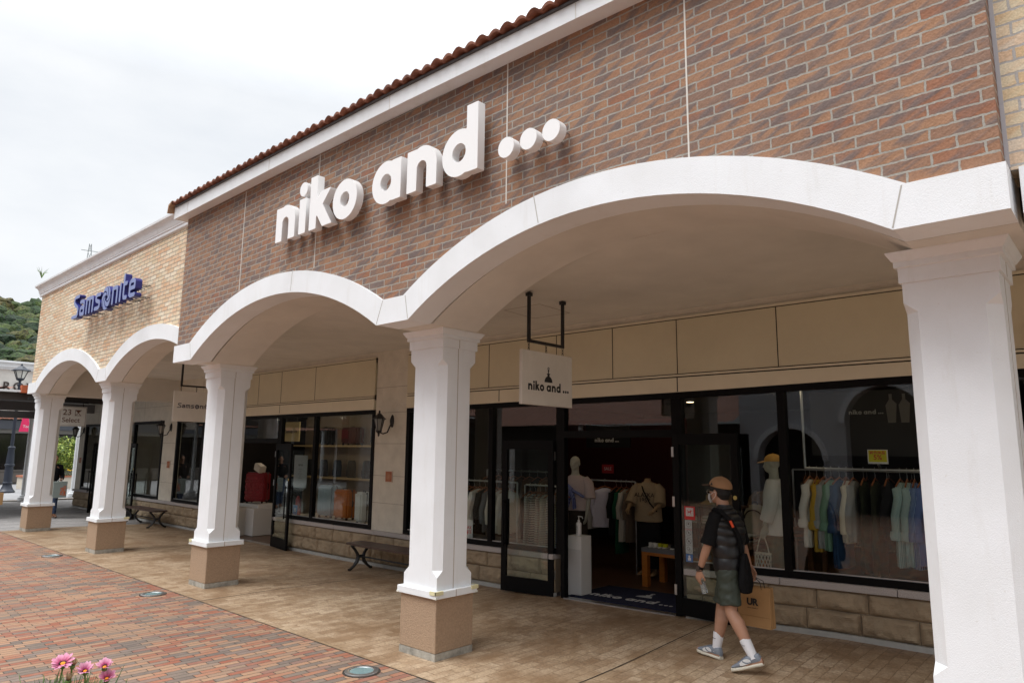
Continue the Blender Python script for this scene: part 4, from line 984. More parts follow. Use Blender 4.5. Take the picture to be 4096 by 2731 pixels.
# planter with hedge
pl = thing('planter', 'long cream planter with a terracotta rim standing behind the round white column', 'planter', (-38.6, 11, 0))
b = B(); b.box(-39.6, 8.9, -.02, -38.0, 15, .53); b.obj('planter_body', mat('planter_cream', (.55, .50, .42), .85), pl)
b = B(); b.box(-39.65, 8.85, .53, -37.95, 15.05, .60); b.obj('planter_rim', mat('rim_terracotta', (.36, .13, .07), .7), pl)
def leafmat(name, c1, c2, c3):
    m, nt, bsd = newmat(name); gi = N(nt, 'ShaderNodeNewGeometry'); n = N(nt, 'ShaderNodeTexNoise'); n.inputs['Scale'].default_value = 1.4
    t_ = N(nt, 'ShaderNodeTexCoord'); nt.links.new(t_.outputs['Object'], n.inputs['Vector'])
    f = math_(nt, 'ADD', math_(nt, 'MULTIPLY', gi.outputs['Random Per Island'], .6), math_(nt, 'MULTIPLY', n.outputs['Fac'], .4))
    nt.links.new(ramp(nt, f, [(.2, c1), (.5, c2), (.85, c3)]), bsd.inputs['Base Color']); bsd.inputs['Roughness'].default_value = .55; MATS[name] = m; return m
def leaves(b, cen, rad, n, size, shell=.55, seed=1):
    rnd = random.Random(seed); bm = b.bm
    for _ in range(n):
        while True:
            v = Vector((rnd.uniform(-1, 1), rnd.uniform(-1, 1), rnd.uniform(-1, 1)))
            if shell < v.length < 1: break
        k = 1+.25*mnoise.noise(v*2.5+Vector((seed, 0, 0)))
        p = Vector((cen[0]+v.x*rad[0]*k, cen[1]+v.y*rad[1]*k, cen[2]+v.z*rad[2]*k))
        nrm = (v+Vector((rnd.uniform(-.8, .8), rnd.uniform(-.8, .8), rnd.uniform(-.3, 1.1)))).normalized(); t_ = nrm.orthogonal().normalized(); t_.rotate(Matrix.Rotation(rnd.uniform(0, 6.3), 3, nrm)); u = nrm.cross(t_); s = size*rnd.uniform(.6, 1.3)
        bm.faces.new([bm.verts.new(p+t_*s), bm.verts.new(p+u*s*.45+nrm*s*.12), bm.verts.new(p-t_*s), bm.verts.new(p-u*s*.45+nrm*s*.12)])
bush = thing('shrub', 'tall yellow-green shrub growing in the cream planter', 'shrub', (-38.8, 10.6, .5))
b = B(); leaves(b, (-38.8, 10.35, 1.55), (.75, 1.0, .85), 3600, .065, seed=3); leaves(b, (-38.8, 11.6, 1.75), (.8, 1.0, 1.1), 3600, .065, seed=5); leaves(b, (-38.7, 10.2, 1.45), (.5, .6, .5), 900, .07, 0, seed=8)
b.obj('foliage', leafmat('hedge_leaf', (.05, .10, .012), (.18, .26, .03), (.42, .46, .08)), bush)
b = B(); b.tube([(-38.8, 10.5, .5), (-38.8, 10.4, 1.2), (-38.75, 10.3, 1.8)], [.06, .05, .02], 8); b.tube([(-38.8, 11.4, .5), (-38.8, 11.5, 1.9)], [.06, .03], 8); b.obj('trunk', mat('bark', (.07, .05, .035), .9), bush)
b = B(); leaves(b, (-38.2, 10.9, .68), (.22, 1.6, .16), 1600, .035, 0, seed=11)
o = b.obj('ground_cover', leafmat('flower_leaf', (.05, .10, .03), (.12, .18, .08), (.45, .40, .36))); tag(o, kind='stuff')
b = B()
for dx, dy, dz in ((-.02, 0, 0), (.03, .1, .02), (-.05, -.07, .03), (.0, .16, -.02)): b.sphere((-38.0+dx, 10.62+dy, .84+dz), .05, 8, (1, 1, .6))
o = b.obj('flower', mat('petal_yellow', (.75, .50, .02), .6)); rebase(o, (-38, 10.65, .75)); tag(o, 'small yellow flowers in the cream planter below the shrub', 'flowers')

# forested hill
b = B(); bm = b.bm; nu, nv = 60, 26; vs = []
def hillz(a, r):   # a azimuth degrees left of +y ; r distance
    base = max(0, min(1, (r-150)/210)); prof = .1735+.0045*math.sin(a*.9)+.003*math.sin(a*2.3+1)
    return (base**1.15)*prof*360 if r <= 360 else prof*360-(r-360)*.2
for j in range(nv):
    r = 140+j*12; row = []
    for i in range(nu):
        a = 40+i*1.6; row.append(bm.verts.new((-r*math.sin(R_(a)), r*math.cos(R_(a)), hillz(a, r)-2.5)))
    vs.append(row)
for j in range(nv-1):
    for i in range(nu-1): bm.faces.new((vs[j][i], vs[j][i+1], vs[j+1][i+1], vs[j+1][i]))
tag(b.obj('hill', mat('hill_soil', (.03, .045, .012), .95), smooth=True), kind='structure')
rnd = random.Random(5)
tb = bmesh.new(); bmesh.ops.create_icosphere(tb, subdivisions=2, radius=1); TV = np.array([v.co[:] for v in tb.verts]); TF = np.array([[v.index for v in f.verts] for f in tb.faces]); tb.free()
shapes = []
for k in range(24):
    kk = np.array([1+.38*mnoise.noise(Vector(v)*1.7+Vector((k*7.3, 0, 0)))+.22*mnoise.noise(Vector(v)*4+Vector((0, k*3.1, 0))) for v in TV]); shapes.append(TV*kk[:, None])
AV, AF = [], []; nvt = 0
for j in range(2600):
    r = 150+215*rnd.random()**.8; a = 66+rnd.random()*26
    if rnd.random() < .25: a = 42+rnd.random()*50
    z = hillz(a, min(r, 360))-2.5; cr = rnd.uniform(1.5, 4.0)*(1 if r > 200 else .8); th = rnd.random()*6.28; ct, st_ = math.cos(th), math.sin(th)
    V_ = shapes[rnd.randrange(24)]*cr; V_ = np.stack([V_[:, 0]*ct-V_[:, 1]*st_, V_[:, 0]*st_+V_[:, 1]*ct, V_[:, 2]*rnd.uniform(.75, 1.1)], 1)+np.array([-r*math.sin(R_(a)), r*math.cos(R_(a)), z+cr*.5-(1.5 if r > 345 else 0)])
    AV.append(V_); AF.append(TF+nvt); nvt += len(V_)
fme = bpy.data.meshes.new('forest'); fme.from_pydata(np.concatenate(AV).tolist(), [], np.concatenate(AF).tolist())
m, ntt, bsd = newmat('forest'); gi = N(ntt, 'ShaderNodeNewGeometry'); tcc = N(ntt, 'ShaderNodeTexCoord'); n1 = N(ntt, 'ShaderNodeTexNoise'); n1.inputs['Scale'].default_value = .035; n1.inputs['Detail'].default_value = 3; ntt.links.new(tcc.outputs['Object'], n1.inputs['Vector'])
n2 = N(ntt, 'ShaderNodeTexNoise'); n2.inputs['Scale'].default_value = 1.6; n2.inputs['Detail'].default_value = 5; ntt.links.new(tcc.outputs['Object'], n2.inputs['Vector'])
f = math_(ntt, 'ADD', math_(ntt, 'MULTIPLY', gi.outputs['Random Per Island'], .45), math_(ntt, 'MULTIPLY', n1.outputs['Fac'], .6))
c_ = ramp(ntt, f, [(.25, (.010, .028, .011)), (.45, (.022, .05, .013)), (.62, (.055, .085, .015)), (.75, (.085, .07, .02)), (.9, (.04, .07, .016))])
c_ = mixc(ntt, 1.0, c_, ramp(ntt, n2.outputs['Fac'], [(.35, (.25, .25, .28)), (.65, (1.4, 1.4, 1.3))]), 'MULTIPLY'); ntt.links.new(c_, bsd.inputs['Base Color']); bsd.inputs['Roughness'].default_value = .9
bump(ntt, bsd, n2.outputs['Fac'], 1.0, .8)
tag(link('forest', fme, m), kind='stuff')
# transmission tower on the ridge
b = B(); d_ = Vector((-.9765, .2155, 0)); c0 = d_*520+Vector((0, 0, 0)); sx = Vector((.21, .977, 0))
def P_(u, z): return c0+sx*u+Vector((0, 0, z))
zb_, zt_ = 88, 130
c0 = Vector((-.9643, .2648, 0))*470; zb_, zt_ = 78, 121
for s in (-1, 1): b.bar(P_(s*3.0, zb_), P_(s*.5, zt_), .35)
for k in range(8):
    f0 = k/8; f1 = (k+1)/8; w0 = 3-2.5*f0; w1 = 3-2.5*f1; z0 = zb_+(zt_-zb_)*f0; z1 = zb_+(zt_-zb_)*f1
    b.bar(P_(-w0, z0), P_(w1, z1), .22); b.bar(P_(w0, z0), P_(-w1, z1), .22)
for f0 in (.55, .72, .9): z = zb_+(zt_-zb_)*f0; b.bar(P_(-4.5, z), P_(4.5, z), .3)
o = b.obj('transmission_tower', mat('pylon_grey', (.35, .37, .38), .6)); rebase(o, tuple(c0+Vector((0, 0, zb_)))); tag(o, 'distant grey lattice transmission tower above the cream brick building', 'tower')

# ================================================================ SHOPS ACROSS THE PLAZA (seen in the window reflections)
ob = thing('shop_building', 'grey rendered building with arched openings across the plaza, mirrored in the right windows', 'building', (-4, -9, 0))
b = B(); f = sub(sbox(-10.95, -.2, 14, 7.2), un(disc(-9.15, 1.75, 1.13), sbox(-10.28, -.3, -8.02, 1.75)), un(disc(-6.07, 3.02, 1.2), sbox(-7.27, -.3, -4.87, 3.02)), un(disc(-2.2, 3.02, 1.2), sbox(-3.4, -.3, -1.0, 3.02)), un(disc(2.2, 3.02, 1.2), sbox(1, -.3, 3.4, 3.02)))
me = shape_mesh('wall', contours(f, -11.5, -.5, 14.5, 7.6, .1), .5, frame_mat((0, -9.25, 0), (1, 0, 0), (0, 0, 1))); link('wall', me, mat('grey_render', (.42, .43, .46), .95, var=.06, vs=2, bmp=.6, bs_=8), ob)
f = un(*[inter(ring(cx, cz_, r+.18, r), sbox(cx-3, cz_, cx+3, 9)) for cx, cz_, r in ((-9.15, 1.75, 1.13), (-6.07, 3.02, 1.2), (-2.2, 3.02, 1.2), (2.2, 3.02, 1.2))])
me = shape_mesh('arch_trim', contours(f, -11.5, .5, 5, 5, .06), .1, frame_mat((0, -8.95, 0), (1, 0, 0), (0, 0, 1))); link('arch_trim', me, mat('grey_trim', (.60, .62, .66), .9), ob)
b = B(); b.box(-10.9, -12, -.1, 14, -9.9, 7.0); b.obj('room_behind', mat('dark_room', (.02, .02, .022), .9), ob)
ob2 = thing('shop_building', 'low dark shop building with a red tiled roof across the plaza, mirrored in glass', 'building', (-20, -9, 0))
b = B(); b.box(-50, -16, -.1, -11.0, -9.6, 3.1); b.obj('wall', mat('opp_dark', (.07, .065, .06), .8), ob2)
b = B(); bm = b.bm; xs = lin(-50, -10.96, 39*8); rows = []
for y, z in ((-8.4, 3.1), (-10.2, 3.8), (-11.5, 4.3)): rows.append([bm.verts.new((x, y, z+.06*abs(math.sin(math.pi*x/.2)))) for x in xs])
for a, c in zip(rows, rows[1:]):
    for i in range(len(xs)-1): bm.faces.new((a[i], a[i+1], c[i+1], c[i]))
b.obj('roof_tiles', M_TILE, ob2)
b = B()
for x in lin(-48, -13, 8): b.lathe([(.11, 0), (.11, 3.1)], (x, -8.7, 0), 12)
b.obj('veranda_post', M_WHITE, ob2)
# banners on posts behind the camera, mirrored in the glass
def banner_post(x, y, col, label):
    t = thing('banner_post', label, 'banner', (x, y, 0), None)
    b = B(); b.lathe([(.12, 0), (.12, .1), (.05, .2), (.045, 3.9)], (x, y, 0), 12); b.bar((x, y, 3.55), (x+.85, y, 3.55), .03); b.obj('pole', M_WHITE, t)
    b = B(); b.box(x+.08, y-.008, 2.42, x+.80, y+.008, 3.52); p = b.obj('banner', mat('banner_'+str(col[0]), col, .7), t)
    link('lettering', text_mesh('lettering', 'TOSU\nPREMIUM\nOUTLETS', .15, .002, frame_mat((x+.44, y+.010, 3.2), (-1, 0, 0), (0, 0, 1)), off=.001, lead=.8), MATS['print_white'], p)
banner_post(-25.0, -1.0, (.62, .03, .07), 'red outlet banner on a white post, mirrored in the luggage shop window')
banner_post(-23.9, -1.0, (.03, .08, .20), 'dark blue outlet banner on a white post, mirrored in the luggage shop window')
# ================================================================ CLOTHES, MANNEQUINS, GOODS
def cloth(name, c, stripe=None, sc_=60):
    if name in MATS: return MATS[name]
    m, nt, b = newmat(name); b.inputs['Roughness'].default_value = .85; b.inputs['Base Color'].default_value = (*c, 1); b.inputs['Specular IOR Level'].default_value = .15
    v = coords(nt); n = N(nt, 'ShaderNodeTexNoise'); n.inputs['Scale'].default_value = 14; n.inputs['Detail'].default_value = 4; nt.links.new(v, n.inputs['Vector']); bump(nt, b, n.outputs['Fac'], .6, .02)
    if stripe:
        w_ = N(nt, 'ShaderNodeTexWave'); w_.bands_direction = stripe[1]; w_.inputs['Scale'].default_value = stripe[2]; w_.inputs['Distortion'].default_value = .6; nt.links.new(v, w_.inputs['Vector'])
        nt.links.new(mixc(nt, ramp(nt, w_.outputs['Fac'], [(.55, (0, 0, 0)), (.7, (1, 1, 1))]), c, stripe[0]), b.inputs['Base Color'])
    MATS[name] = m; return m
WOOD = mat('hanger_wood', (.30, .10, .035), .4)
def fold_ring(cx, cy, z, rx, ry, n, amp, ph, k=5):
    return [(cx+rx*math.cos(a)*(1+amp*math.sin(k*a+ph)), cy+ry*math.sin(a)*(1+amp*math.sin(k*a+ph)), z) for a in [2*math.pi*i/n for i in range(n)]]
def garment(x, y, rail, length, m, label, group, wy=.21, th=.045, sleeve=.45, rolled=False, cat='shirt', name='hanging_shirt', drop=.13, tilt=0.0):
    zt = rail-drop; t = thing(name, label, cat, (x, y, zt-length), group); ph = random.random()*6; n = 28; rings = []
    prof = [(0, .25, .6), (.03, .5, .85), (.07, .85, 1.0), (.12, .97, 1.1), (.3, .92, 1.15), (.6, .96, 1.3), (.85, 1.02, 1.5), (1.0, 1.0, 1.45)]
    for f, wv, tv in prof:
        rings.append(fold_ring(x+tilt*f, y, zt-length*f, th*tv, wy*wv, n, .02+.10*f, ph+f*1.3, 6))
    body = B().loft(rings).obj('garment_body', m, t, smooth=True)
    for s in ((-1, 1) if sleeve else ()):
        pts = [(x, y+s*wy*.80, zt-.06), (x-.02*s, y+s*wy*.98, zt-.16), (x+.01-.03, y+s*(wy+.01), zt-.10-sleeve*.5), (x-.03, y+s*(wy-.02), zt-.08-sleeve)]
        b = B(); b.tube(pts, [(.03, .05), (.045, .05), (.042, .045), (.036, .042)], 12)
        if rolled: p = Vector(pts[-1]); b.tube([p+Vector((0, 0, .07)), p+Vector((0, 0, .02)), p+Vector((0, 0, -.02))], [.056, .066, .055], 12)
        b.obj('sleeve', m, t, smooth=True)
    h = B(); h.tube([(x, y-.19, zt-.035), (x, y-.08, zt+.01), (x, y, zt+.035), (x, y+.08, zt+.01), (x, y+.19, zt-.035)], .009, 6); h.obj('hanger', WOOD, t)
    t.rotation_euler.z = random.uniform(-.16, .16)
    h = B(); h.tube([(x, y, zt+.03), (x, y, rail-.05), (x, y-.018, rail-.02), (x, y-.02, rail+.012), (x, y, rail+.028), (x, y+.02, rail+.012)], .0025, 5); h.obj('hook', MATS['steel'], t)
    return t
def rail_rack(xa, xb, y, z, label, legs=(), base=None, post_up=()):
    t = thing('clothes_rail', label, 'clothes rail', (xa, y, gz(xa)))
    m = mat('galvanised', (.42, .43, .43), .35, metal=.85)
    b = B(); b.tube([(xa, y, z), (xb, y, z)], .015, 10); b.obj('rail', m, t, smooth=True)
    for x in legs: B().tube([(x, y, gz(x)+(base or 0)), (x, y, z)], .015, 10).obj('post', m, t, smooth=True)
    for x in post_up: B().tube([(x, y, z), (x, y, 2.98)], .015, 10).obj('post', m, t, smooth=True)
    return t
C = lambda n, c, st=None: cloth('cloth_'+n, c, st)
# right window
rail_rack(-3.0, .9, 8.55, 1.83, 'steel pipe rail full of shirts behind the right shop window', post_up=(-3.0, .9))
RW = [(-2.95, .76, C('white_linen', (.66, .65, .62)), 'white linen shirt with rolled sleeves, first on the rail behind the right window', True, .44),
      (-2.87, .80, C('mustard', (.55, .34, .05)), 'mustard yellow shirt with rolled sleeves on the rail behind the right window', True, .46),
      (-2.79, .76, C('grey_linen', (.33, .34, .34)), 'light grey shirt between the mustard and the sea green shirts', True, .44),
      (-2.71, .78, C('sea_green', (.19, .33, .24)), 'sea green shirt with rolled sleeves on the rail', True, .46),
      (-2.62, .96, C('denim_navy', (.035, .075, .16)), 'long dark blue dress with rolled sleeves on the rail', True, .48),
      (-2.54, .68, C('ivory', (.62, .57, .45)), 'ivory cardigan beside the long dark blue dress', False, .5),
      (-2.47, .66, C('stripe_tee', (.05, .05, .05), ((.55, .55, .52), 'Z', 38)), 'black and white striped long sleeve top on the rail', False, .5),
      (-2.36, .98, C('olive', (.020, .024, .012)), 'dark olive dress left of the middle of the rail', False, 0),
      (-2.24, 1.0, C('olive2', (.026, .03, .017)), 'olive long dress right of the middle of the rail', False, 0),
      (-2.12, .6, C('black', (.012, .012, .014)), 'black blouse hanging before the striped shirts', False, .4),
      (-1.99, .88, C('aqua_stripe', (.24, .38, .38), ((.45, .55, .54), 'X', 26)), 'pale aqua striped shirt with rolled sleeves near the column', True, .5),
      (-1.92, .86, C('aqua_stripe2', (.22, .36, .37), ((.50, .58, .57), 'X', 30)), 'second pale aqua shirt touching the blue striped shirt', True, .5),
      (-1.85, .88, C('blue_stripe', (.05, .10, .26), ((.30, .40, .60), 'X', 26)), 'dark blue shirt with white stripes near the column', True, .5),
      (-1.78, .84, C('cornflower', (.13, .19, .42)), 'cornflower blue shirt half hidden by the column', True, .5),
      (-1.70, .86, C('violet_blue', (.17, .20, .45)), 'violet blue shirt hidden by the column, last on the rail', True, .5)]
for x, ln_, m_, lab, rl, sl in RW: garment(x, 8.55, 1.83, ln_, m_, lab, 'shirts on the rail behind the right window', rolled=rl, sleeve=sl)
# left window rack
rail_rack(-9.2, -7.38, 8.30, 1.50, 'steel rail full of tops behind the left shop window', legs=(-7.38, -9.2), base=.55)
cols_l = [('cream_l', (.60, .56, .48)), ('white_l', (.6, .58, .54)), ('dark_red', (.20, .02, .02)), ('green_l', (.02, .16, .07)), ('green_l2', (.02, .13, .06)), ('charcoal', (.02, .02, .022)), ('white_l2', (.58, .55, .48)), ('black_l', (.015, .015, .018)), ('grey_l', (.13, .14, .15)), ('cream_l2', (.55, .53, .46)), ('ecru', (.58, .57, .50)), ('ecru2', (.54, .52, .44))]
nm = ['cream top at the far end of the left window rail', 'off-white top at the left end of the left window rail', 'dark red sweater on the left window rail', 'bottle green sweater beside the dark red one', 'second green sweater, right of the bottle green one', 'charcoal top after the green sweaters', 'off-white knit with its sleeve hanging out, before the window bar', 'black top behind the window bar', 'slate grey top beside the door leaf', 'cream long top seen through the open door leaf', 'ecru shirt dress seen through the open door leaf', 'wide ecru dress at the right end of the left window rail']
for k, ((n_, c_), lab) in enumerate(zip(cols_l, nm)):
    garment(-8.98+k*.128, 8.30, 1.50, .56 if k < 7 else .66, C(n_, c_), lab, 'tops on the rail behind the left window', sleeve=.45)
# patterned trousers/dresses
rail_rack(-7.25, -6.45, 8.36, 1.47, 'short rail of patterned skirts beside the doorway', legs=(-7.27, -6.43), base=.56)
pc = [('p1', (.30, .30, .29), (.5, .5, .46)), ('p2', (.05, .05, .06), (.45, .45, .42)), ('p3', (.26, .19, .17), (.4, .36, .32)), ('p4', (.45, .44, .38), (.3, .3, .28)), ('p5', (.10, .11, .13), (.3, .32, .33)), ('p6', (.38, .37, .20), (.6, .6, .5)), ('p7', (.06, .08, .16), (.4, .42, .45))]
pn = ['pale grey checked', 'black and white checked', 'brown checked', 'light cream checked', 'charcoal checked', 'yellow and cream patterned', 'navy and white patterned']
for k, ((n_, c_, c2), lab) in enumerate(zip(pc, pn)):
    garment(-7.16+k*.105, 8.36, 1.47, .80, C(n_, c_, (c2, 'Z', 9)), lab+' skirt on the short rail beside the doorway', 'patterned skirts beside the doorway', sleeve=0, wy=.15, name='hanging_skirt', cat='skirt', th=.035)
# rails deeper in the shop
rail_rack(-9.6, -8.0, 9.9, 1.62, 'dark rail of brown jackets deep in the shop behind the left window', legs=(-9.6, -8.0))
for k in range(8):
    c_ = [(.06, .035, .02), (.10, .055, .025), (.02, .017, .017), (.14, .08, .04)][k % 4]
    garment(-9.5+k*.2, 9.9, 1.62, .8, C('back%d' % (k % 4), c_), ['dark brown', 'tan brown', 'black', 'camel'][k % 4]+' jacket number %s from the left on the deep rail' % ['one', 'two', 'three', 'four', 'five', 'six', 'seven', 'eight', 'nine', 'ten', 'eleven', 'twelve'][k], 'jackets on the deep rail', sleeve=.5, name='hanging_jacket', cat='jacket')
rail_rack(-7.8, -6.4, 10.2, 1.50, 'black rail of tops seen straight through the doorway', legs=(-7.8, -6.4))
for x, c_, lab, ln_ in ((-7.02, (.60, .57, .66), 'pale lilac t-shirt with a black tag, facing the doorway', .66), (-6.78, (.012, .012, .012), 'black top beside the lilac t-shirt', .75), (-6.68, (.01, .07, .035), 'dark green long coat on the doorway rail', 1.05), (-6.58, (.45, .42, .36), 'beige cardigan on the doorway rail', .85), (-6.46, (.15, .11, .08), 'brown cardigan at the end of the doorway rail', .85), (-7.3, (.45, .43, .40), 'off-white blouse left of the lilac t-shirt', .7), (-7.55, (.35, .33, .38), 'pale grey blouse at the left end of the doorway rail', .7)):
    g = garment(x, 10.2, 1.50, ln_, C('d%g' % x, c_), lab, 'tops on the rail seen through the doorway', sleeve=.4)
    if x == -7.02: g.rotation_euler.z = R_(-52)
rail_rack(-4.2, 3.0, 11.4, 1.75, 'dark rail of coats at the back of the shop behind the right window', legs=(-4.2, 3.0))
for k in range(14):
    c_ = [(.05, .03, .02), (.02, .02, .02), (.09, .06, .04)][k % 3]
    garment(-4.0+k*.3, 11.4, 1.75, 1.0, C('bk%d' % (k % 3), c_), ['dark brown', 'black', 'taupe'][k % 3]+' coat on the back rail, number %s from its left end' % ['one', 'two', 'three', 'four', 'five', 'six', 'seven', 'eight', 'nine', 'ten', 'eleven', 'twelve', 'thirteen', 'fourteen'][k], 'coats on the back rail', sleeve=.55, name='hanging_coat', cat='coat')

# ---- humanoid builder (one continuous surface)
def limb(b, pts, rad, n=14): b.tube(pts, rad, n)
def hand(b, wr, d, palm, side, s=1.0, curl=.5, spread=.10):
    """wr wrist point, d direction of the fingers, palm normal; fingers curl towards palm"""
    wr = Vector(wr); d = Vector(d).normalized(); pn = (Vector(palm)-d*d.dot(Vector(palm))).normalized(); q = d.cross(pn)*side
    b.tube([wr-d*.02*s, wr+d*.02*s, wr+d*.06*s, wr+d*.088*s], [(.024*s, .020*s), (.034*s, .017*s), (.040*s, .015*s), (.038*s, .012*s)], 12) if abs(d.z) < .9 else b.loft([[tuple(wr+d*l*s+q*math.cos(a)*rw*s+pn*math.sin(a)*rt*s) for a in [2*math.pi*i/12 for i in range(12)]] for l, rw, rt in ((-.02, .024, .019), (.02, .034, .018), (.06, .041, .016), (.09, .038, .012))])
    for k, (o, L_) in enumerate(((-.030, .070), (-.010, .080), (.010, .075), (.029, .058))):
        p = wr+d*.085*s+q*o*s; dd = (d+q*o*spread*30*.1).normalized(); pts = [p-d*.015*s]; c = curl*(.75+.12*k)
        for j in range(4):
            pts.append(pts[-1]+dd*(L_*s*(.30 if j else .32))); dd = (dd*math.cos(c*.6)+pn*math.sin(c*.6)).normalized()
        b.tube(pts, [.0098*s, .0095*s, .009*s, .0082*s, .0065*s], 8)
    p = wr+d*.02*s-q*.026*s; dd = (d*.75-q*.55+pn*.35).normalized()
    b.tube([p-dd*.01*s, p+dd*.03*s, p+(dd*.055+d*.004)*s, p+(dd*.07+d*.016+pn*.006)*s], [.015*s, .013*s, .011*s, .008*s], 8)
def head(b, c, f, s=1.0, up=(0, 0, 1), neck=None):
    """c centre of the head, f facing direction"""
    c = Vector(c); f = Vector(f).normalized(); u = Vector(up); u = (u-f*f.dot(u)).normalized(); r = f.cross(u)
    P = lambda a, b_, z: c+(f*a+r*b_+u*z)*s
    def ball(a, b_, z, ra, rb, rz, seg=16):
        res = bmesh.ops.create_uvsphere(b.bm, u_segments=seg, v_segments=12, radius=1)
        for v in res['verts']: q = v.co.copy(); v.co = P(a+q.x*ra, b_+q.y*rb, z+q.z*rz)
    ball(-.012, 0, .028, .098, .077, .088); ball(.018, 0, -.03, .072, .062, .078); ball(.045, 0, -.078, .040, .042, .030); ball(.035, 0, -.045, .05, .056, .05)
    ball(.094, 0, -.022, .018, .013, .028, 10); ball(.104, 0, -.034, .013, .016, .011, 8)           # nose
    ball(.083, 0, -.062, .012, .026, .007, 8); ball(.080, 0, -.073, .012, .024, .008, 8)           # lips
    ball(.083, 0, .022, .014, .050, .010, 10)                                                      # brow
    for sd in (-1, 1): ball(.077, sd*.030, .002, .014, .017, .010, 10); ball(-.010, sd*.078, -.008, .022, .009, .032, 10)
    if neck is not None: b.tube([Vector(neck), Vector(neck).lerp(P(-.02, 0, -.06), .5), P(-.015, 0, -.045)], [(.068*s, .068*s), (.058*s, .060*s), (.056*s, .062*s)], 16)
    return P
M_MANN = mat('mannequin_skin', (.42, .41, .34), .55); M_MTAN = mat('mannequin_tan', (.33, .22, .12), .6)
def torso_rings(cx, cy, zs, f, n=26, amp=.02):
    """zs list of (z, half width across, half depth, forward shift); f facing"""
    f = Vector(f).normalized(); r = f.cross(Vector((0, 0, 1))); out = []
    for z, wv, dv, sh in zs:
        out.append([tuple(Vector((cx, cy, z))+r*math.cos(a)*wv*(abs(math.cos(a))**-.12 if abs(math.cos(a)) > .05 else 1)+f*(math.sin(a)*dv*(1+amp*math.sin(7*a+z*9))+sh)) for a in [2*math.pi*i/n+.01 for i in range(n)]])
    return out
def mannequin(x, y, f, label, top_m, top_len=.62, head_on=True, bottom_m=None, z0=0, sleeve=.24, h=1.78, arm_out=0, full_sleeve=False, m=None):
    m = m or M_MANN
    t = thing('mannequin', label, 'mannequin', (x, y, z0), None); f = Vector(f).normalized(); r = f.cross(Vector((0, 0, 1))); O = Vector((x, y, z0)); k = h/1.78
    b = B(); Q = lambda a, s_, z: O+f*a*k+r*s_*k+Vector((0, 0, z*k))
    b.loft([[tuple(v) for v in rr] for rr in torso_rings(x, y, [(z0+z*k, w_*k, d*k, 0) for z, w_, d in ((.84, .13, .09), (.92, .165, .10), (1.05, .135, .085), (1.2, .155, .10), (1.34, .175, .10), (1.42, .17, .08), (1.47, .09, .065), (1.50, .055, .055))], f)])
    if head_on: head(b, Q(.02, 0, 1.66), f, .98*k, neck=Q(0, 0, 1.46))
    else: b.tube([Q(0, 0, 1.46), Q(0, 0, 1.54)], [.055, .05], 14)
    for s in (-1, 1):
        sh = Q(0, s*.185, 1.41); el = Q(.03+arm_out*.1, s*(.235+arm_out*.02), 1.13); wr = Q(.10+arm_out*.2, s*(.225), .90+arm_out*.16); limb(b, [Q(0, s*.12, 1.42), sh, sh.lerp(el, .5), el, el.lerp(wr, .5), wr], [.05, .052, .045, .038, .034, .024], 12); hand(b, wr, wr-el, -r*s, s, 1, .45)
        hip = Q(0, s*.085, .90); kn = Q(.02, s*.09, .48); an = Q(-.01, s*.095, .08); limb(b, [hip, hip.lerp(kn, .4), kn, kn.lerp(an, .35), an], [.085, .08, .055, .055, .034], 14); b.tube([Q(-.04, s*.095, .05), Q(.05, s*.1, .045), Q(.14, s*.11, .03), Q(.19, s*.11, .025)], [(.035, .035), (.04, .035), (.045, .025), (.03, .015)], 10)
    me = remesh(b, .010, 2); link('mannequin_body', me, m, t, smooth=True)
    top = torso_rings(x, y, [(z0+z*k, w_*k, d*k, 0) for z, w_, d in ((1.45-top_len, .225, .15), (1.46-top_len, .235, .16), (1.15, .215, .145), (1.30, .215, .135), (1.40, .205, .11), (1.455, .14, .095), (1.478, .085, .08))], f, 30, .05)
    b = B(); b.loft([[tuple(v) for v in rr] for rr in top]); b.obj('top', top_m, t, smooth=True)
    sl = .52 if full_sleeve else sleeve
    for s in (-1, 1):
        p0 = Q(0, s*.15, 1.42); p1 = Q(0, s*.215, 1.35); el = Q(.03+arm_out*.1, s*.25, 1.13); wr = Q(.10+arm_out*.2, s*.235, .93+arm_out*.16)
        pts = [p0, p1, p1.lerp(el, .6), el]+([el.lerp(wr, .8)] if full_sleeve else [])
        b = B(); b.tube(pts, [.075, .085, .088, .085, .075][:len(pts)] if full_sleeve else [.07, .085, .092, .098], 14); b.obj('sleeve', top_m, t, smooth=True)
    if bottom_m:
        b = B(); b.loft([[tuple(v) for v in rr] for rr in torso_rings(x, y, [(z0+z*k, w_*k, d*k, 0) for z, w_, d in ((.12, .20, .13), (.5, .20, .14), (.86, .19, .13), (.98, .15, .11), (1.02, .14, .10))], f, 28, .06)]); b.obj('trousers', bottom_m, t, smooth=True)
    return t, Q
t, Q = mannequin(-6.70, 8.92, (.25, -1, 0), 'mannequin in a pale pink t-shirt with a blue striped shirt tied over its shoulder', C('pale_pink', (.52, .42, .40)), top_len=.50, bottom_m=C('dark_brown', (.045, .035, .028)), z0=0.13, h=1.80)
b = B(); b.tube([Q(.02, .20, 1.47), Q(.10, .12, 1.36), Q(.165, .0, 1.26)], [(.045, .022), (.05, .022), (.035, .025)], 10); b.tube([Q(.15, -.2, 1.16), Q(.17, -.1, 1.22), Q(.165, .0, 1.26)], [(.045, .02), (.045, .022), (.035, .025)], 10)
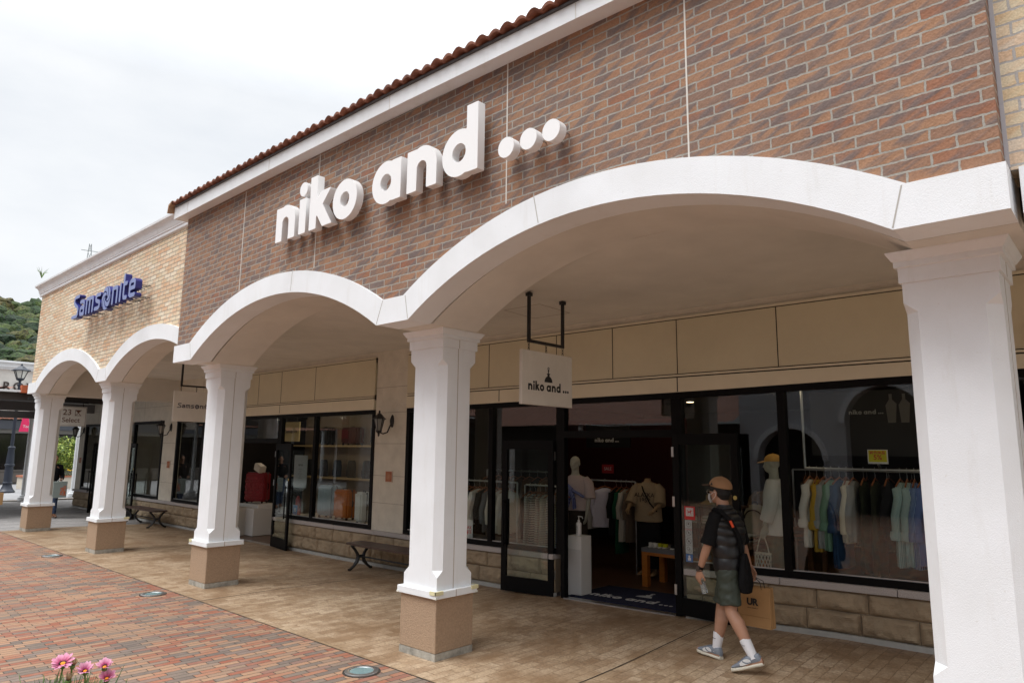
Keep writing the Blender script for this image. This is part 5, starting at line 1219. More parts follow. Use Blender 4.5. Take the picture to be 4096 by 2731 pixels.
b.tube([Q(.17, .0, 1.27), Q(.19, .03, 1.14), Q(.18, .06, 1.0)], [(.04, .025), (.05, .02), (.06, .012)], 10); b.tube([Q(.17, .0, 1.27), Q(.19, -.05, 1.12), Q(.18, -.06, .98)], [(.04, .025), (.045, .02), (.05, .012)], 10); b.sphere(tuple(Q(.18, 0, 1.26)), .045, 10)
b.obj('tied_shirt', C('blue_tied', (.10, .12, .30), ((.25, .28, .45), 'X', 20)), t, smooth=True)
t, Q = mannequin(-6.05, 10.02, (.15, -1, 0), 'headless dummy in a tan t-shirt printed ALASKA 1959, deep inside the doorway', C('tan_tee', (.34, .26, .17)), top_len=.60, head_on=False, bottom_m=C('black_b', (.012, .012, .014)), m=M_MTAN, arm_out=1, z0=.05, h=1.76)
f_ = Vector((.15, -1, 0)).normalized(); xr_ = f_.cross(Vector((0, 0, 1)))*-1
me = text_mesh('print', 'ALASKA\n1959', .095, .002, frame_mat(tuple(Q(.157, 0, 1.235)), tuple(xr_), (0, 0, 1)), off=.001, lead=.85); link('print', me, C('print_dark', (.05, .04, .035)), t)
b = B(); b.tube([Q(.02, .12, 1.50), Q(.15, .02, 1.35), Q(.17, -.10, 1.15), Q(.12, -.2, 1.02)], .011, 8); b.obj('strap', M_BLACK, t)
t, Q = mannequin(-3.33, 8.42, (-1, -.25, 0), 'mannequin with a yellow cap and an oversized white shirt behind the right window', C('white_linen', (.66, .65, .62)), top_len=.66, bottom_m=C('olive3', (.08, .09, .05)), full_sleeve=True, z0=.30, h=1.68)
P = None
cap_m = mat('cap_yellow', (.60, .33, .08), .8)
def cap(c, f, m, par, s=1.0, name='cap', tilt=0.0, back=False, bm_=None):
    c = Vector(c); f = Vector(f).normalized(); u = Vector((0, 0, 1)); r = f.cross(u); f = (f+u*tilt).normalized(); u = r.cross(f)
    b = B(); rings = []
    for j in range(8):
        a = j/7*math.pi/2*.98; rings.append([tuple(c+(f*math.cos(q)*.108*math.cos(a)+r*math.sin(q)*.090*math.cos(a)+u*(.088*math.sin(a)+ (0.004 if j else 0)))*s) for q in [2*math.pi*i/20 for i in range(20)]])
    b.loft(rings); b.sphere(tuple(c+u*.090*s), .008*s, 8)
    if bm_: crn = b.obj(name, m, par, smooth=True); b = B()
    g = f*(-1 if back else 1)
    top = []; n = 9
    for j in range(n):
        q = -1.05+2.1*j/(n-1); inn = c+(g*math.cos(q)*.104+r*math.sin(q)*.088+u*.006)*s; ou = c+(g*(.07+.118*math.cos(q))+r*math.sin(q)*.092+u*(-.012-.008*math.cos(q)))*s; top.append((inn, ou))
    up = [[b.bm.verts.new(p+u*.003), b.bm.verts.new(q+u*.003), b.bm.verts.new(q-u*.003), b.bm.verts.new(p-u*.003)] for p, q in top]
    for p, q in zip(up, up[1:]):
        for k in range(4): b.bm.faces.new((p[k], p[(k+1) % 4], q[(k+1) % 4], q[k]))
    b.bm.faces.new(up[0]); b.bm.faces.new(up[-1][::-1])
    return b.obj('brim' if bm_ else name, bm_ or m, crn if bm_ else par, smooth=True)
h_ = Q(.0, 0, 1.70); cp = cap(h_, (-1, -.25, 0), cap_m, None, 1.0); rebase(cp, tuple(h_)); tag(cp, 'mustard yellow baseball cap on the mannequin behind the right window', 'cap')
# net bag
b = B(); cN = Q(.14, -.24, .60); 
for k in range(14):
    a0 = k/14*2*math.pi
    for s in (-1, 1): b.tube([cN+Vector((math.cos(a0+s*q*.9)*.095*(1-.1*q), math.sin(a0+s*q*.9)*.05, -.02-.19*q)) for q in lin(0, 1, 7)], .0045, 5)
for z_ in (-.02, -.21): b.tube([cN+Vector((math.cos(a)*.095, math.sin(a)*.05, z_)) for a in lin(0, 2*math.pi, 17)], .007, 5)
for s in (-1, 1): b.tube([cN+Vector((s*.075, 0, -.02)), cN+Vector((s*.05, 0, .09)), cN+Vector((s*.02, 0, .17))], .007, 5)
o = b.obj('net_bag', mat('net_cotton', (.62, .60, .50), .9)); rebase(o, tuple(cN-Vector((0, 0, .21)))); tag(o, 'cream crochet net bag hanging from the hand of the mannequin with the yellow cap', 'bag')
# torso form with brown sweater, backpack, hats, folded clothes, tables
t, Q = mannequin(-3.95, 9.8, (0, -1, 0), 'headless dummy in a brown sweater behind the right door leaf', C('brown_sweat', (.13, .085, .05)), head_on=False, bottom_m=C('black_b', (.012, .012, .014)), m=M_MTAN, z0=0, h=1.78)
def table(x0, y0, x1, y1, h, label, mt, ml, th=.05, leg=.09):
    z0 = gz((x0+x1)/2)*.7; t = thing('display_table', label, 'table', ((x0+x1)/2, (y0+y1)/2, z0)); B().box(x0, y0, z0+h-th, x1, y1, z0+h).obj('table_top', mt, t, bev=.003, seg=1)
    B().box(x0+.003, y0+.003, z0+h-th-.045, x1-.003, y1-.003, z0+h-th-.0005).obj('apron', ml, t)
    for x in (x0+.004, x1-leg-.004):
        for y in (y0+.004, y1-leg-.004): B().box(x, y, z0, x+leg, y+leg, z0+h-th-.046).obj('leg', ml, t)
    return z0+h
M_OR = mat('orange_wood', (.42, .14, .02), .5, var=.12, vs=4, sc_=(1, 1, 8)); M_GT = mat('grey_top', (.14, .14, .15), .5); M_DW = mat('dark_wood', (.12, .055, .025), .5, var=.2, vs=4)
zt = table(-5.72, 9.25, -4.45, 9.85, .56, 'low orange display table with a grey top inside the doorway', M_GT, M_OR, .06)
zt2 = table(-5.75, 10.35, -3.6, 11.0, .86, 'higher dark wood table with folded shirts behind the orange table', M_DW, M_DW, .03, .06)
zt3 = table(-4.25, 8.55, -3.62, 9.35, .84, 'dark table with folded clothes behind the right door leaf', M_DW, M_DW, .03, .05)
zt4 = table(-4.3, 9.5, -3.7, 9.9, .5, 'low orange table behind the right door leaf', M_OR, M_OR, .05, .07)
def folded(x, y, z, n, cols_, label, w_=.30, d=.24, group='piles of folded clothes'):
    t = thing('folded_clothes', label, 'folded clothes', (x, y, z), group)
    for k in range(n):
        j = random.uniform(-.008, .008); b = B().box(x-w_/2+j, y-d/2+j, z+.001+k*.022, x+w_/2+j, y+d/2+j, z+.001+k*.022+.0205); b.obj('folded_shirt', cols_[k % len(cols_)], t, bev=.008, seg=2)
    return t
cw_ = C('white_linen', (.66, .65, .62)); cg_ = C('mint', (.36, .46, .38)); ct_ = C('tan_tee', (.34, .26, .17)); cd_ = C('black', (.012, .012, .014))
folded(-5.5, 10.5, zt2, 4, [cw_, C('pale_pink', (.52, .42, .40))], 'pile of white and pink folded shirts, left on the dark wood table'); folded(-5.15, 10.5, zt2, 5, [cw_, cg_], 'pile of white and mint folded shirts in the middle of the dark wood table'); folded(-4.8, 10.5, zt2, 4, [cg_, C('red_f', (.25, .04, .03))], 'pile of mint and red folded shirts at the right of the dark wood table')
folded(-3.88, 8.72, zt3, 4, [cw_, cd_, ct_], 'pile of white and black folded clothes beside the beige backpack'); folded(-4.4, 9.2, .72, 5, [cg_, cw_], 'mint green folded clothes behind the pictogram stickers', .5, .3); folded(-3.72, 9.15, zt3, 3, [cd_, ct_], 'pile of black and tan folded clothes at the back of the dark table')
for k, (x, c_, lab) in enumerate(((-5.82, cw_, 'white slides on the orange table'), (-5.66, C('lime', (.45, .45, .02)), 'lime green sandals on the orange table'), (-5.45, cd_, 'black sandals on the orange table'), (-5.25, C('pale_pink', (.52, .42, .40)), 'pale pink shoes on the orange table'))):
    x += .22; t = thing('sandals', lab, 'shoes', (x, 9.42, zt), 'shoes on the orange table')
    for s in (-1, 1):
        b = B(); b.loft([[(x+s*.04+math.cos(a)*.033, 9.43+math.sin(a)*.10, zt+z_) for a in [i*math.pi/6 for i in range(12)]] for z_ in (.001, .018)]); b.obj('sole', cw_, t)
        b = B(); b.loft([[(x+s*.04+math.cos(a)*.036, 9.41+math.sin(a)*.05, zt+.019+z_*(1 if math.sin(a) < .5 else .8)) for a in [i*math.pi/6 for i in range(12)]] for z_ in (0, .03, .045)]); b.obj('upper', c_, t, smooth=True)
# backpack
t = thing('backpack', 'beige backpack with a black handle standing on the table behind the window', 'backpack', (-3.80, 8.95, zt3)); b = B()
rg = [[(-3.80+math.cos(a)*w_*(abs(math.cos(a))**-.25 if abs(math.cos(a)) > .1 else 1), 8.95+math.sin(a)*d, zt3+z_) for a in [2*math.pi*i/20 for i in range(20)]] for z_, w_, d in ((0, .13, .075), (.02, .15, .09), (.2, .155, .09), (.34, .15, .085), (.42, .11, .065), (.45, .05, .03))]
b.loft(rg); b.obj('bag_body', C('beige_pack', (.30, .27, .20)), t, smooth=True); b = B(); b.box(-3.89, 8.84, zt3+.05, -3.71, 8.87, zt3+.22); b.obj('front_pocket', C('beige_pack2', (.27, .24, .18)), t, bev=.01)
b = B(); b.tube([(-3.80+math.cos(a)*.12, 8.87, zt3+.27+math.sin(a)*.11) for a in lin(0, math.pi, 12)], .008, 6); b.tube([(-3.84, 8.93, zt3+.44), (-3.83, 8.93, zt3+.48), (-3.77, 8.93, zt3+.48), (-3.76, 8.93, zt3+.44)], .008, 6); b.obj('zip_and_handle', M_BLACK, t)
for x, y, lab in ((-4.22, 8.6, 'tan bucket hat on a shelf above the stickers'), (-4.0, 8.55, 'rust brown bucket hat right of the tan one')):
    b = B(); b.lathe([(.16, 0), (.15, .01), (.09, .05), (.085, .11), (.06, .13), (0.001, .135)], (x, y, 1.34), 18); o = b.obj('bucket_hat', mat('hat_tan' if x < -4.1 else 'hat_rust', (.36, .20, .07) if x < -4.1 else (.20, .09, .03), .9), smooth=True); rebase(o, (x, y, 1.34)); tag(o, lab, 'hat', 'bucket hats')
t = thing('hat_shelf', 'thin dark shelf holding the bucket hats behind the door leaf', 'shelf', (-4.1, 8.6, .1)); B().box(-4.45, 8.42, 1.31, -3.8, 8.75, 1.335).obj('shelf_board', M_DW, t); B().box(-4.44, 8.57, .1, -4.40, 8.6, 1.309).obj('post', M_BLACK, t)
# white pedestal with sanitiser
t = thing('pedestal', 'tall white box pedestal standing at the left side of the doorway', 'pedestal', (-6.06, 8.1, 0)); z0 = gz(-6.06)
B().box(-6.17, 8.02, z0, -5.93, 8.26, .82).obj('pedestal_body', mat('pedestal_white', (.72, .72, .70), .5), t, bev=.003, seg=1)
B().box(-6.1695, 8.017, z0+.02, -5.9305, 8.0195, .64).obj('front_panel', mat('pedestal_grey', (.60, .60, .59), .6), t)
t = thing('sanitizer_bottle', 'white pump bottle standing on the white pedestal', 'bottle', (-6.05, 8.13, .821)); b = B(); b.lathe([(.034, .821), (.038, .83), (.038, .985), (.030, 1.0), (.016, 1.005)], (-6.05, 8.13, 0), 20); bo = b.obj('bottle_body', mat('bottle_white', (.78, .78, .78), .4), t, smooth=True)
b = B(); b.lathe([(.017, 1.005), (.017, 1.035), (.007, 1.04), (.007, 1.075), (.014, 1.08), (.014, 1.09)], (-6.05, 8.13, 0), 14); b.tube([(-6.05, 8.13, 1.085), (-5.97, 8.10, 1.085), (-5.955, 8.095, 1.06)], .006, 8); b.obj('pump', MATS['bottle_white'], t, smooth=True)
me = text_mesh('label', 'SANITIZER', .022, .001, frame_mat((-6.052, 8.0905, .91), (0, 0, 1), (-1, 0, 0))); link('label', me, M_INK, bo)
# mat with lettering
t = thing('door_mat', 'dark blue door mat with white lettering niko and ... and a lamp emblem', 'mat', (-5.3, 8.35, .03)); b = B(); strip(b, -6.1, -4.35, lambda q: gz(q)+.001, lambda q: gz(q)+.014, 7.93, 8.95); b.obj('mat_body', mat('mat_navy', (.006, .009, .035), .95, var=.3, vs=60, bmp=.5, bs_=300), t)
mz = lambda x: gz(x)+.0165
sl = (mz(-4.5)-mz(-5.9))/1.4
me = shape_mesh('lettering', niko_loops(.124), .002, frame_mat((-5.90, 8.16, mz(-5.90)), (1, 0, sl), (0, 1, 0))); link('lettering', me, mat('mat_white', (.5, .5, .5), .9), t)
me = shape_mesh('lamp_emblem', PL_, .002, frame_mat((-5.22, 8.47, mz(-5.22)), (1, 0, sl), (0, 1, 0)), .24); link('lamp_emblem', me, MATS['mat_white'], t)
# inner signs
def card(x, y, z, w_, h, m, label, lines, fs=.05, mt=None, f=(0, -1), tag_='sign', name='price_card', th=.006, lead=.9):
    t = thing(name, label, tag_, (x, y, z)); b = B().box(x-w_/2, y-th/2, z-h/2, x+w_/2, y+th/2, z+h/2); p = b.obj('card', m, t)
    if lines: me = text_mesh('lettering', lines, fs, .001, frame_mat((x, y-th/2-.001, z), (1, 0, 0), (0, 0, 1)), off=.0008, lead=lead); link('lettering', me, mt or M_INK, p)
    return t, p
M_RT = mat('print_red', (.55, .02, .03), .5); M_WC = mat('card_white', (.72, .72, .72), .5)
t, p = card(-8.085, 7.93, .75, .19, .31, M_WC, 'white card TAX FREE in red letters leaning in the left window', 'TAX\nFREE', .072, M_RT); 
me = shape_mesh('round_emblem', contours(sub(disc(0, 0, 1), disc(.3, -.3, .35)), -1.1, -1.1, 1.1, 1.1, .08), .001, frame_mat((-8.12, 7.9262, .69), (1, 0, 0), (0, 0, 1)), .026); link('round_emblem', me, M_RT, p)
t, p = card(-7.86, 8.2, 1.665, .14, .16, M_WC, 'small white price card with a red 0% on the left window rail', '0%', .09, M_RT); b = B(); b.bar((-7.86, 8.2, 1.585), (-7.86, 8.28, 1.51), .01); b.obj('clip', MATS['steel'], t)
t, p = card(-2.175, 8.46, 1.975, .205, .155, M_WC, 'yellow and white price card above the rail in the right window', None); B().box(-2.267, 8.4535, 1.918, -2.083, 8.4565, 2.045).obj('yellow_field', mat('card_yellow', (.62, .58, .02), .5), p)
me = text_mesh('lettering', '新作商品', .040, .001, frame_mat((-2.175, 8.4525, 2.018), (1, 0, 0), (0, 0, 1)), off=.0006); link('lettering', me, M_RT, p)
me = text_mesh('lettering', '5%', .075, .001, frame_mat((-2.175, 8.4525, 1.966), (1, 0, 0), (0, 0, 1)), off=.001); link('lettering', me, M_RT, p)
b = B(); b.bar((-2.175, 8.46, 1.895), (-2.175, 8.53, 1.845), .02); b.obj('clip', MATS['steel'], t)
card(-7.5, 11.0, 1.68, .26, .16, mat('sale_red', (.30, .01, .015), .6), 'small dark red SALE card deep inside the doorway', 'SALE', .08, mat('sale_w', (.5, .4, .4), .6))
t, p = card(-7.15, 10.5, 2.28, .95, .42, M_BLACK, 'black hanging board niko and ... in small white letters above the doorway rail', None, name='shop_sign', th=.02)
me = shape_mesh('lettering', niko_loops(.05), .001, frame_mat((-7.43, 10.488, 2.17), (1, 0, 0), (0, 0, 1))); link('lettering', me, mat('ink_grey', (.4, .4, .38), .6), p)
t, p = card(-2.93, 10.98, 2.45, 1.6, .95, mat('poster_dark', (.02, .02, .022), .5), 'dark poster niko and ... with two pale figures at the back of the right window', None, name='poster', tag_='poster', th=.02)
me = shape_mesh('lettering', niko_loops(.045), .001, frame_mat((-3.17, 10.967, 2.58), (1, 0, 0), (0, 0, 1))); link('lettering', me, MATS['ink_grey'], p)
b = B()
for dx in (-.05, .12): b.ngon_prism([(-2.55+dx-.05, 2.45), (-2.55+dx+.05, 2.45), (-2.55+dx+.075, 2.72), (-2.55+dx+.02, 2.78), (-2.55+dx+.02, 2.86), (-2.55+dx-.02, 2.86), (-2.55+dx-.02, 2.78), (-2.55+dx-.07, 2.7)], 10.966, 10.969, 'y')
b.obj('figure_print', mat('print_pale', (.22, .21, .20), .7), p)
# stickers on the right door leaf
def on_door(bm_mesh): bm_mesh.transform(MR); return bm_mesh
def sticker(u0, z0, u1, z1, m, label, glyphf=None, gm=None, txt=None, group='stickers on the right door leaf'):
    b = B(); b.box(u0, -.0075, z0, u1, -.0055, z1)
    for v in b.bm.verts: v.co = MR @ v.co
    t = b.obj('sticker', m); c = MR @ Vector(((u0+u1)/2, -.006, z0)); rebase(t, tuple(c)); tag(t, label, 'sticker', group)
    WL[t.name] = tuple(c)
    if glyphf:
        me = shape_mesh('pictogram', contours(glyphf, -1.1, -1.1, 1.1, 1.1, .06), .0006, MR @ frame_mat(((u0+u1)/2, -.0082, (z0+z1)/2), (1, 0, 0), (0, 0, 1)), (u1-u0)*.42); link('pictogram', me, gm or M_INK, t)
    if txt:
        me = text_mesh('lettering', txt[0], txt[1], .0006, MR @ frame_mat(((u0+u1)/2, -.0082, txt[2]), (1, 0, 0), (0, 0, 1))); link('lettering', me, txt[3], t)
Z = lambda z: z-float(MR[2][3])
M_STG = mat('sticker_grey', (.42, .46, .46), .5); M_STB = mat('sticker_blue', (.08, .18, .42), .5); M_STR = mat('sticker_red', (.55, .03, .03), .5)
dog = un(sbox(-.55, -.15, .4, .2), sbox(-.55, -.6, -.4, -.1), sbox(.25, -.6, .4, -.1), sbox(.25, .1, .65, .5), seg(-.5, .15, -.75, .55, .12))
no = lambda g: un(ring(0, 0, .9, .78), pline([(-.6, .6), (.6, -.6)], .12), g)
u0 = .14
sticker(u0, Z(1.205), u0+.145, Z(1.36), M_STR, 'red dog carrier sticker, topmost on the glass door leaf', None)
sticker(u0+.02, Z(1.245), u0+.125, Z(1.345), M_WC, 'white square with a red dog on the topmost red sticker', dog, M_STR)
for k, (g, lab) in enumerate(((un(disc(0, .1, .3), ring(0, 0, .8, .7)), 'grey pictogram sticker with a round camera, just below the red one'), (no(disc(0, 0, .25)), 'grey no smoking pictogram sticker headed ATTENTION'), (no(sbox(-.3, -.3, .3, .2)), 'grey no food pictogram sticker'), (un(ring(-.3, .3, .5, .38), ring(.35, -.35, .45, .35)), 'grey sticker with two small circles'))):
    zt_ = 1.198-k*.098; sticker(u0+.005, Z(zt_-.095), u0+.10, Z(zt_), M_STG, lab+' on the door leaf', g, mat('picto', (.10, .08, .08), .6), ('ATTENTION', .018, Z(zt_-.012), M_RT) if k == 1 else None)
sticker(u0+.005, Z(.715), u0+.10, Z(.803), M_STB, 'blue mask pictogram sticker, lowest on the door leaf', un(disc(0, .45, .35), sbox(-.5, -.7, .5, .1)), M_WC)
# lamps that are lit inside
def downlight(x, y, z, label, group):
    t = thing('downlight', label, 'ceiling light', (x, y, z), group); b = B(); b.lathe([(.075, -.004), (.085, -.004), (.085, 0)], (x, y, z), 18, cap=False); b.obj('rim', M_WHITE, t)
    b = B(); b.lathe([(.07, -.003), (.07, -.001)], (x, y, z), 18); b.obj('bulb', mat('lit_bulb', (1, .8, .55), .5, emit=(1, .72, .42), es=14), t)
for k, (x, y) in enumerate(((-3.9, 9.9), (-4.0, 12.6), (-6.6, 9.6), (-8.2, 9.2), (-1.6, 9.9), (-6.6, 12.6), (-.2, 11.5))): downlight(x, y, 2.995, 'warm ceiling light of the clothes shop, %s' % ['above the yellow cap mannequin', 'behind the right door leaf', 'inside the doorway', 'above the left window rail', 'above the right window rail', 'deep behind the doorway', 'farthest to the right'][k], 'ceiling lights of the clothes shop')
for k, (x, y) in enumerate(((-11.3, 9.4), (-12.9, 9.4), (-14.5, 9.4), (-16.2, 9.4), (-21.0, 9.5))): downlight(x, y, 2.995, 'warm ceiling light of the luggage shop, number %s from the right' % ['one', 'two', 'three', 'four', 'five'][k], 'ceiling lights of the luggage shop')
def shop_lamp(x, y, e, c=(1, .78, .55)):
    ld = bpy.data.lights.new('shop_light', 'POINT'); ld.energy = e; ld.color = c; ld.shadow_soft_size = .15; o = bpy.data.objects.new('shop_light', ld); COL.objects.link(o); o.location = (x, y, 2.85)
for x, y, e in ((-3.3, 8.4, 5), (-6.3, 9.1, 3.5), (-8.2, 8.5, 4), (-1.8, 8.4, 6)): shop_lamp(x, y, e)
for x, y, e in ((-11.5, 9.6, 12), (-14.5, 9.8, 14), (-17.5, 9.8, 10), (-23, 9.8, 10)): shop_lamp(x, y, e, (1, .85, .66))

# ---- luggage shop
def suitcase(x, y, z, w_, d, h, m, label, f=0.0, ridges=True, quilt=False):
    t = thing('suitcase', label, 'suitcase', (x, y, z), 'hard shell suitcases'); c, s = math.cos(f), math.sin(f)
    def tr(b):
        for v in b.bm.verts: X_0, Y_0, Z_0 = v.co; v.co = Vector((x+X_0*c-Y_0*s, y+X_0*s+Y_0*c, z+Z_0))
        return b
    b = B(); b.box(-w_/2, -d/2, .05, w_/2, d/2, h); bmesh.ops.bevel(b.bm, geom=list(b.bm.edges), offset=.035, segments=4, affect='EDGES'); tr(b).obj('shell', m, t, smooth=True)
    b = B(); b.box(-w_/2-.004, -.008, .06, w_/2+.004, .008, h+.003); tr(b).obj('zip', mat('zip_grey', (.10, .10, .10), .5), t)
    if ridges:
        b = B()
        for k in range(5): xx = -w_/2+w_*(k+1)/6; b.box(xx-.008, -d/2-.005, .12, xx+.008, -d/2+.002, h-.08)
        tr(b).obj('rib', m, t, bev=.002, seg=1)
    if quilt:
        b = B()
        for i in range(4):
            for j in range(8): cx_, cz_ = -w_/2+w_*(i+.5)/4.0+(.02 if j % 2 else -.02), .13+j*(h-.2)/8; b.lathe([(.045, 0), (.02, .014), (.0005, .018)], (0, 0, 0), 4) if False else b.hexa([(cx_-.04, -d/2+.002, cz_-.03), (cx_+.04, -d/2+.002, cz_-.03), (cx_+.04, -d/2+.002, cz_+.03), (cx_-.04, -d/2+.002, cz_+.03), (cx_-.012, -d/2-.014, cz_-.01), (cx_+.012, -d/2-.014, cz_-.01), (cx_+.012, -d/2-.014, cz_+.01), (cx_-.012, -d/2-.014, cz_+.01)])
        tr(b).obj('quilting', m, t)
    b = B()
    for sx in (-1, 1):
        for sy in (-1, 1): b.tube([(sx*(w_/2-.06)-.012, sy*(d/2-.05), .026), (sx*(w_/2-.06)+.012, sy*(d/2-.05), .026)], .026, 12); b.box(sx*(w_/2-.06)-.02, sy*(d/2-.05)-.014, .03, sx*(w_/2-.06)+.02, sy*(d/2-.05)+.014, .06)
    tr(b).obj('wheel', M_BLACK, t)
    b = B(); b.tube([(-.07, 0, h-.005), (-.06, 0, h+.025), (.06, 0, h+.025), (.07, 0, h-.005)], .010, 8); b.tube([(w_/2-.003, 0, h*.45), (w_/2+.028, 0, h*.48), (w_/2+.028, 0, h*.62), (w_/2-.003, 0, h*.65)], .009, 8); tr(b).obj('handle', M_BLACK, t)
    return t
zd = .58
suitcase(-12.72, 8.38, zd, .46, .28, .66, mat('case_blue', (.33, .42, .47), .35), 'tall light blue suitcase in the luggage shop window', .15)
suitcase(-12.12, 8.36, zd, .44, .26, .60, mat('case_orange', (.55, .16, .03), .35), 'orange suitcase in the middle of the luggage shop window', .1)
suitcase(-11.15, 8.12, zd, .40, .26, .60, mat('case_white', (.70, .72, .70), .35), 'white suitcase with black wheels at the right end of the luggage shop window', -.35, quilt=False)
t = thing('display_plinth', 'wide white display plinth in the doorway of the luggage shop', 'plinth', (-16.2, 8.6, 0)); B().box(-17.0, 8.25, -.04, -15.62, 9.1, .58).obj('plinth_body', mat('plinth_white', (.62, .60, .57), .6), t, bev=.003, seg=1); B().box(-16.75, 8.4, .581, -15.72, 8.95, .66).obj('upper_step', MATS['plinth_white'], t)
suitcase(-16.28, 8.66, .661, .52, .32, .74, mat('case_red', (.22, .012, .018), .3), 'large dark red quilted suitcase on the white plinth', .55, ridges=False, quilt=True)
b = B(); b.box(-16.35, 8.55, 1.425, -16.05, 8.72, 1.60, Matrix.Rotation(.3, 3, 'Y'), (-16.2, 8.6, 1.45)); o = b.obj('toiletry_bag', mat('bag_cream', (.60, .54, .45), .5), bev=.015); rebase(o, (-16.2, 8.63, 1.41)); tag(o, 'small cream box bag lying on top of the red suitcase', 'bag')
t = thing('handbag', 'black handbag with long handles standing left of the red suitcase', 'handbag', (-16.85, 8.4, .661)); b = B(); b.loft([[(-16.72+math.cos(a)*w_, 8.45+math.sin(a)*.07, .661+z_) for a in [i*math.pi/8 for i in range(16)]] for z_, w_ in ((0, .15), (.02, .17), (.28, .13), (.3, .12))]); b.obj('bag_body', cd_, t, smooth=True); b = B(); b.tube([(-16.78, 8.45, .95), (-16.76, 8.45, 1.15), (-16.70, 8.45, 1.18), (-16.66, 8.45, .95)], .009, 8); b.obj('bag_handle', M_BLACK, t)
# shelves
sh = thing('wall_shelf', 'long pale wood wall shelves of the luggage shop', 'shelf', (-15, 11.6, 1.1)); M_SHELF = mat('shelf_wood', (.58, .42, .22), .5)
for z_ in (1.15, 2.05): B().box(-19.4, 11.35, z_, -10.3, 11.88, z_+.05).obj('shelf_board', M_SHELF, sh)
B().box(-19.4, 11.8, .0, -10.3, 11.87, 2.9).obj('back_panel', mat('shelf_back', (.30, .23, .16), .8), sh)
cnt = 0
for k, x in enumerate(lin(-18.6, -10.9, 12)):
    col_ = [(.02, .02, .022), (.03, .025, .03), (.02, .03, .05), (.05, .045, .04)][k % 4]
    t = thing('backpack', '%s backpack on the lower wooden shelf, number %s from the left' % (['black', 'plum black', 'navy', 'dark grey'][k % 4], ['one', 'two', 'three', 'four', 'five', 'six', 'seven', 'eight', 'nine', 'ten', 'eleven', 'twelve'][k]), 'backpack', (x, 11.55, 1.2), 'backpacks on the lower shelf')
    m_ = mat('pack%d' % (k % 4), col_, .7); b = B(); b.loft([[(x+math.cos(a)*w_*(abs(math.cos(a))**-.2 if abs(math.cos(a)) > .1 else 1), 11.55+math.sin(a)*.09, 1.201+z_) for a in [i*math.pi/8 for i in range(16)]] for z_, w_ in ((0, .14), (.02, .16), (.3, .16), (.42, .13), (.48, .06))]); b.obj('bag_body', m_, t, smooth=True)
    b = B(); b.box(x-.1, 11.44, 1.24, x+.1, 11.47, 1.42); b.obj('front_pocket', m_, t, bev=.01)
for k, (x, w_) in enumerate(((-18.0, .7), (-16.6, .75), (-15.2, .8), (-13.7, .85), (-12.3, .8))):
    suitcase(x, 11.6, 2.101, w_, .28, .5, mat('case_dk%d' % (k % 2), [(.03, .03, .032), (.10, .02, .018)][k % 2], .5), '%s suitcase lying on the upper wooden shelf, number %s from the left' % (['black', 'dark red'][k % 2], ['one', 'two', 'three', 'four', 'five'][k]))
for k, (x, c_) in enumerate(((-11.7, (.02, .02, .025)), (-12.9, (.02, .05, .16)), (-13.9, (.03, .03, .03)), (-15.1, (.10, .11, .12)), (-17.2, (.02, .02, .02)))):
    suitcase(x, 10.0, -.05, .48, .3, .78, mat('case_f%d' % k, c_, .35), '%s suitcase standing on the luggage shop floor' % ['black', 'royal blue', 'charcoal', 'grey', 'jet black'][k])
t, p = card(-15.45, 9.0, 2.40, .76, .47, mat('board_yellow', (.58, .46, .22), .6), 'yellowish board Samsonite hanging inside the luggage shop', None, name='shop_sign', th=.03)
me = shape_mesh('lettering', sam_loops(.052), .001, frame_mat((-15.72, 8.983, 2.37), (1, 0, 0), (0, 0, 1))); link('lettering', me, M_NAVY, p)
b = B(); b.bar((-15.7, 9.0, 2.63), (-15.7, 9.0, 2.99), .012); b.bar((-15.2, 9.0, 2.63), (-15.2, 9.0, 2.99), .012); b.obj('cord', M_IRON, t)
t, p = card(-13.77, 8.3, 1.50, .53, .70, mat('poster_grey', (.40, .43, .45), .6), 'pale grey notice panel with small rows of print behind the luggage shop door', 'NOTICE\n\n----------\n-----\n----------\n------\n--------', .05, M_INK, name='poster', tag_='poster'); B().bar((-13.77, 8.32, .5), (-13.77, 8.32, 1.16), .02).obj('stand', M_BLACK, t)
card(-13.33, 7.96, .72, .17, .2, M_STB, 'small blue card 35 leaning in the luggage shop window', '35', .09, M_WC)
t = thing('fire_extinguisher', 'red fire extinguisher standing behind the luggage shop window', 'extinguisher', (-13.62, 8.2, zd)); b = B(); b.lathe([(.055, zd), (.06, zd+.02), (.06, zd+.33), (.03, zd+.39), (.02, zd+.41)], (-13.62, 8.2, 0), 16); b.obj('cylinder', mat('ext_red', (.40, .02, .02), .35), t, smooth=True); b = B(); b.box(-13.65, 8.17, zd+.41, -13.57, 8.22, zd+.46); b.tube([(-13.6, 8.2, zd+.43), (-13.54, 8.2, zd+.36), (-13.55, 8.2, zd+.15)], .01, 8); b.obj('valve', M_BLACK, t)
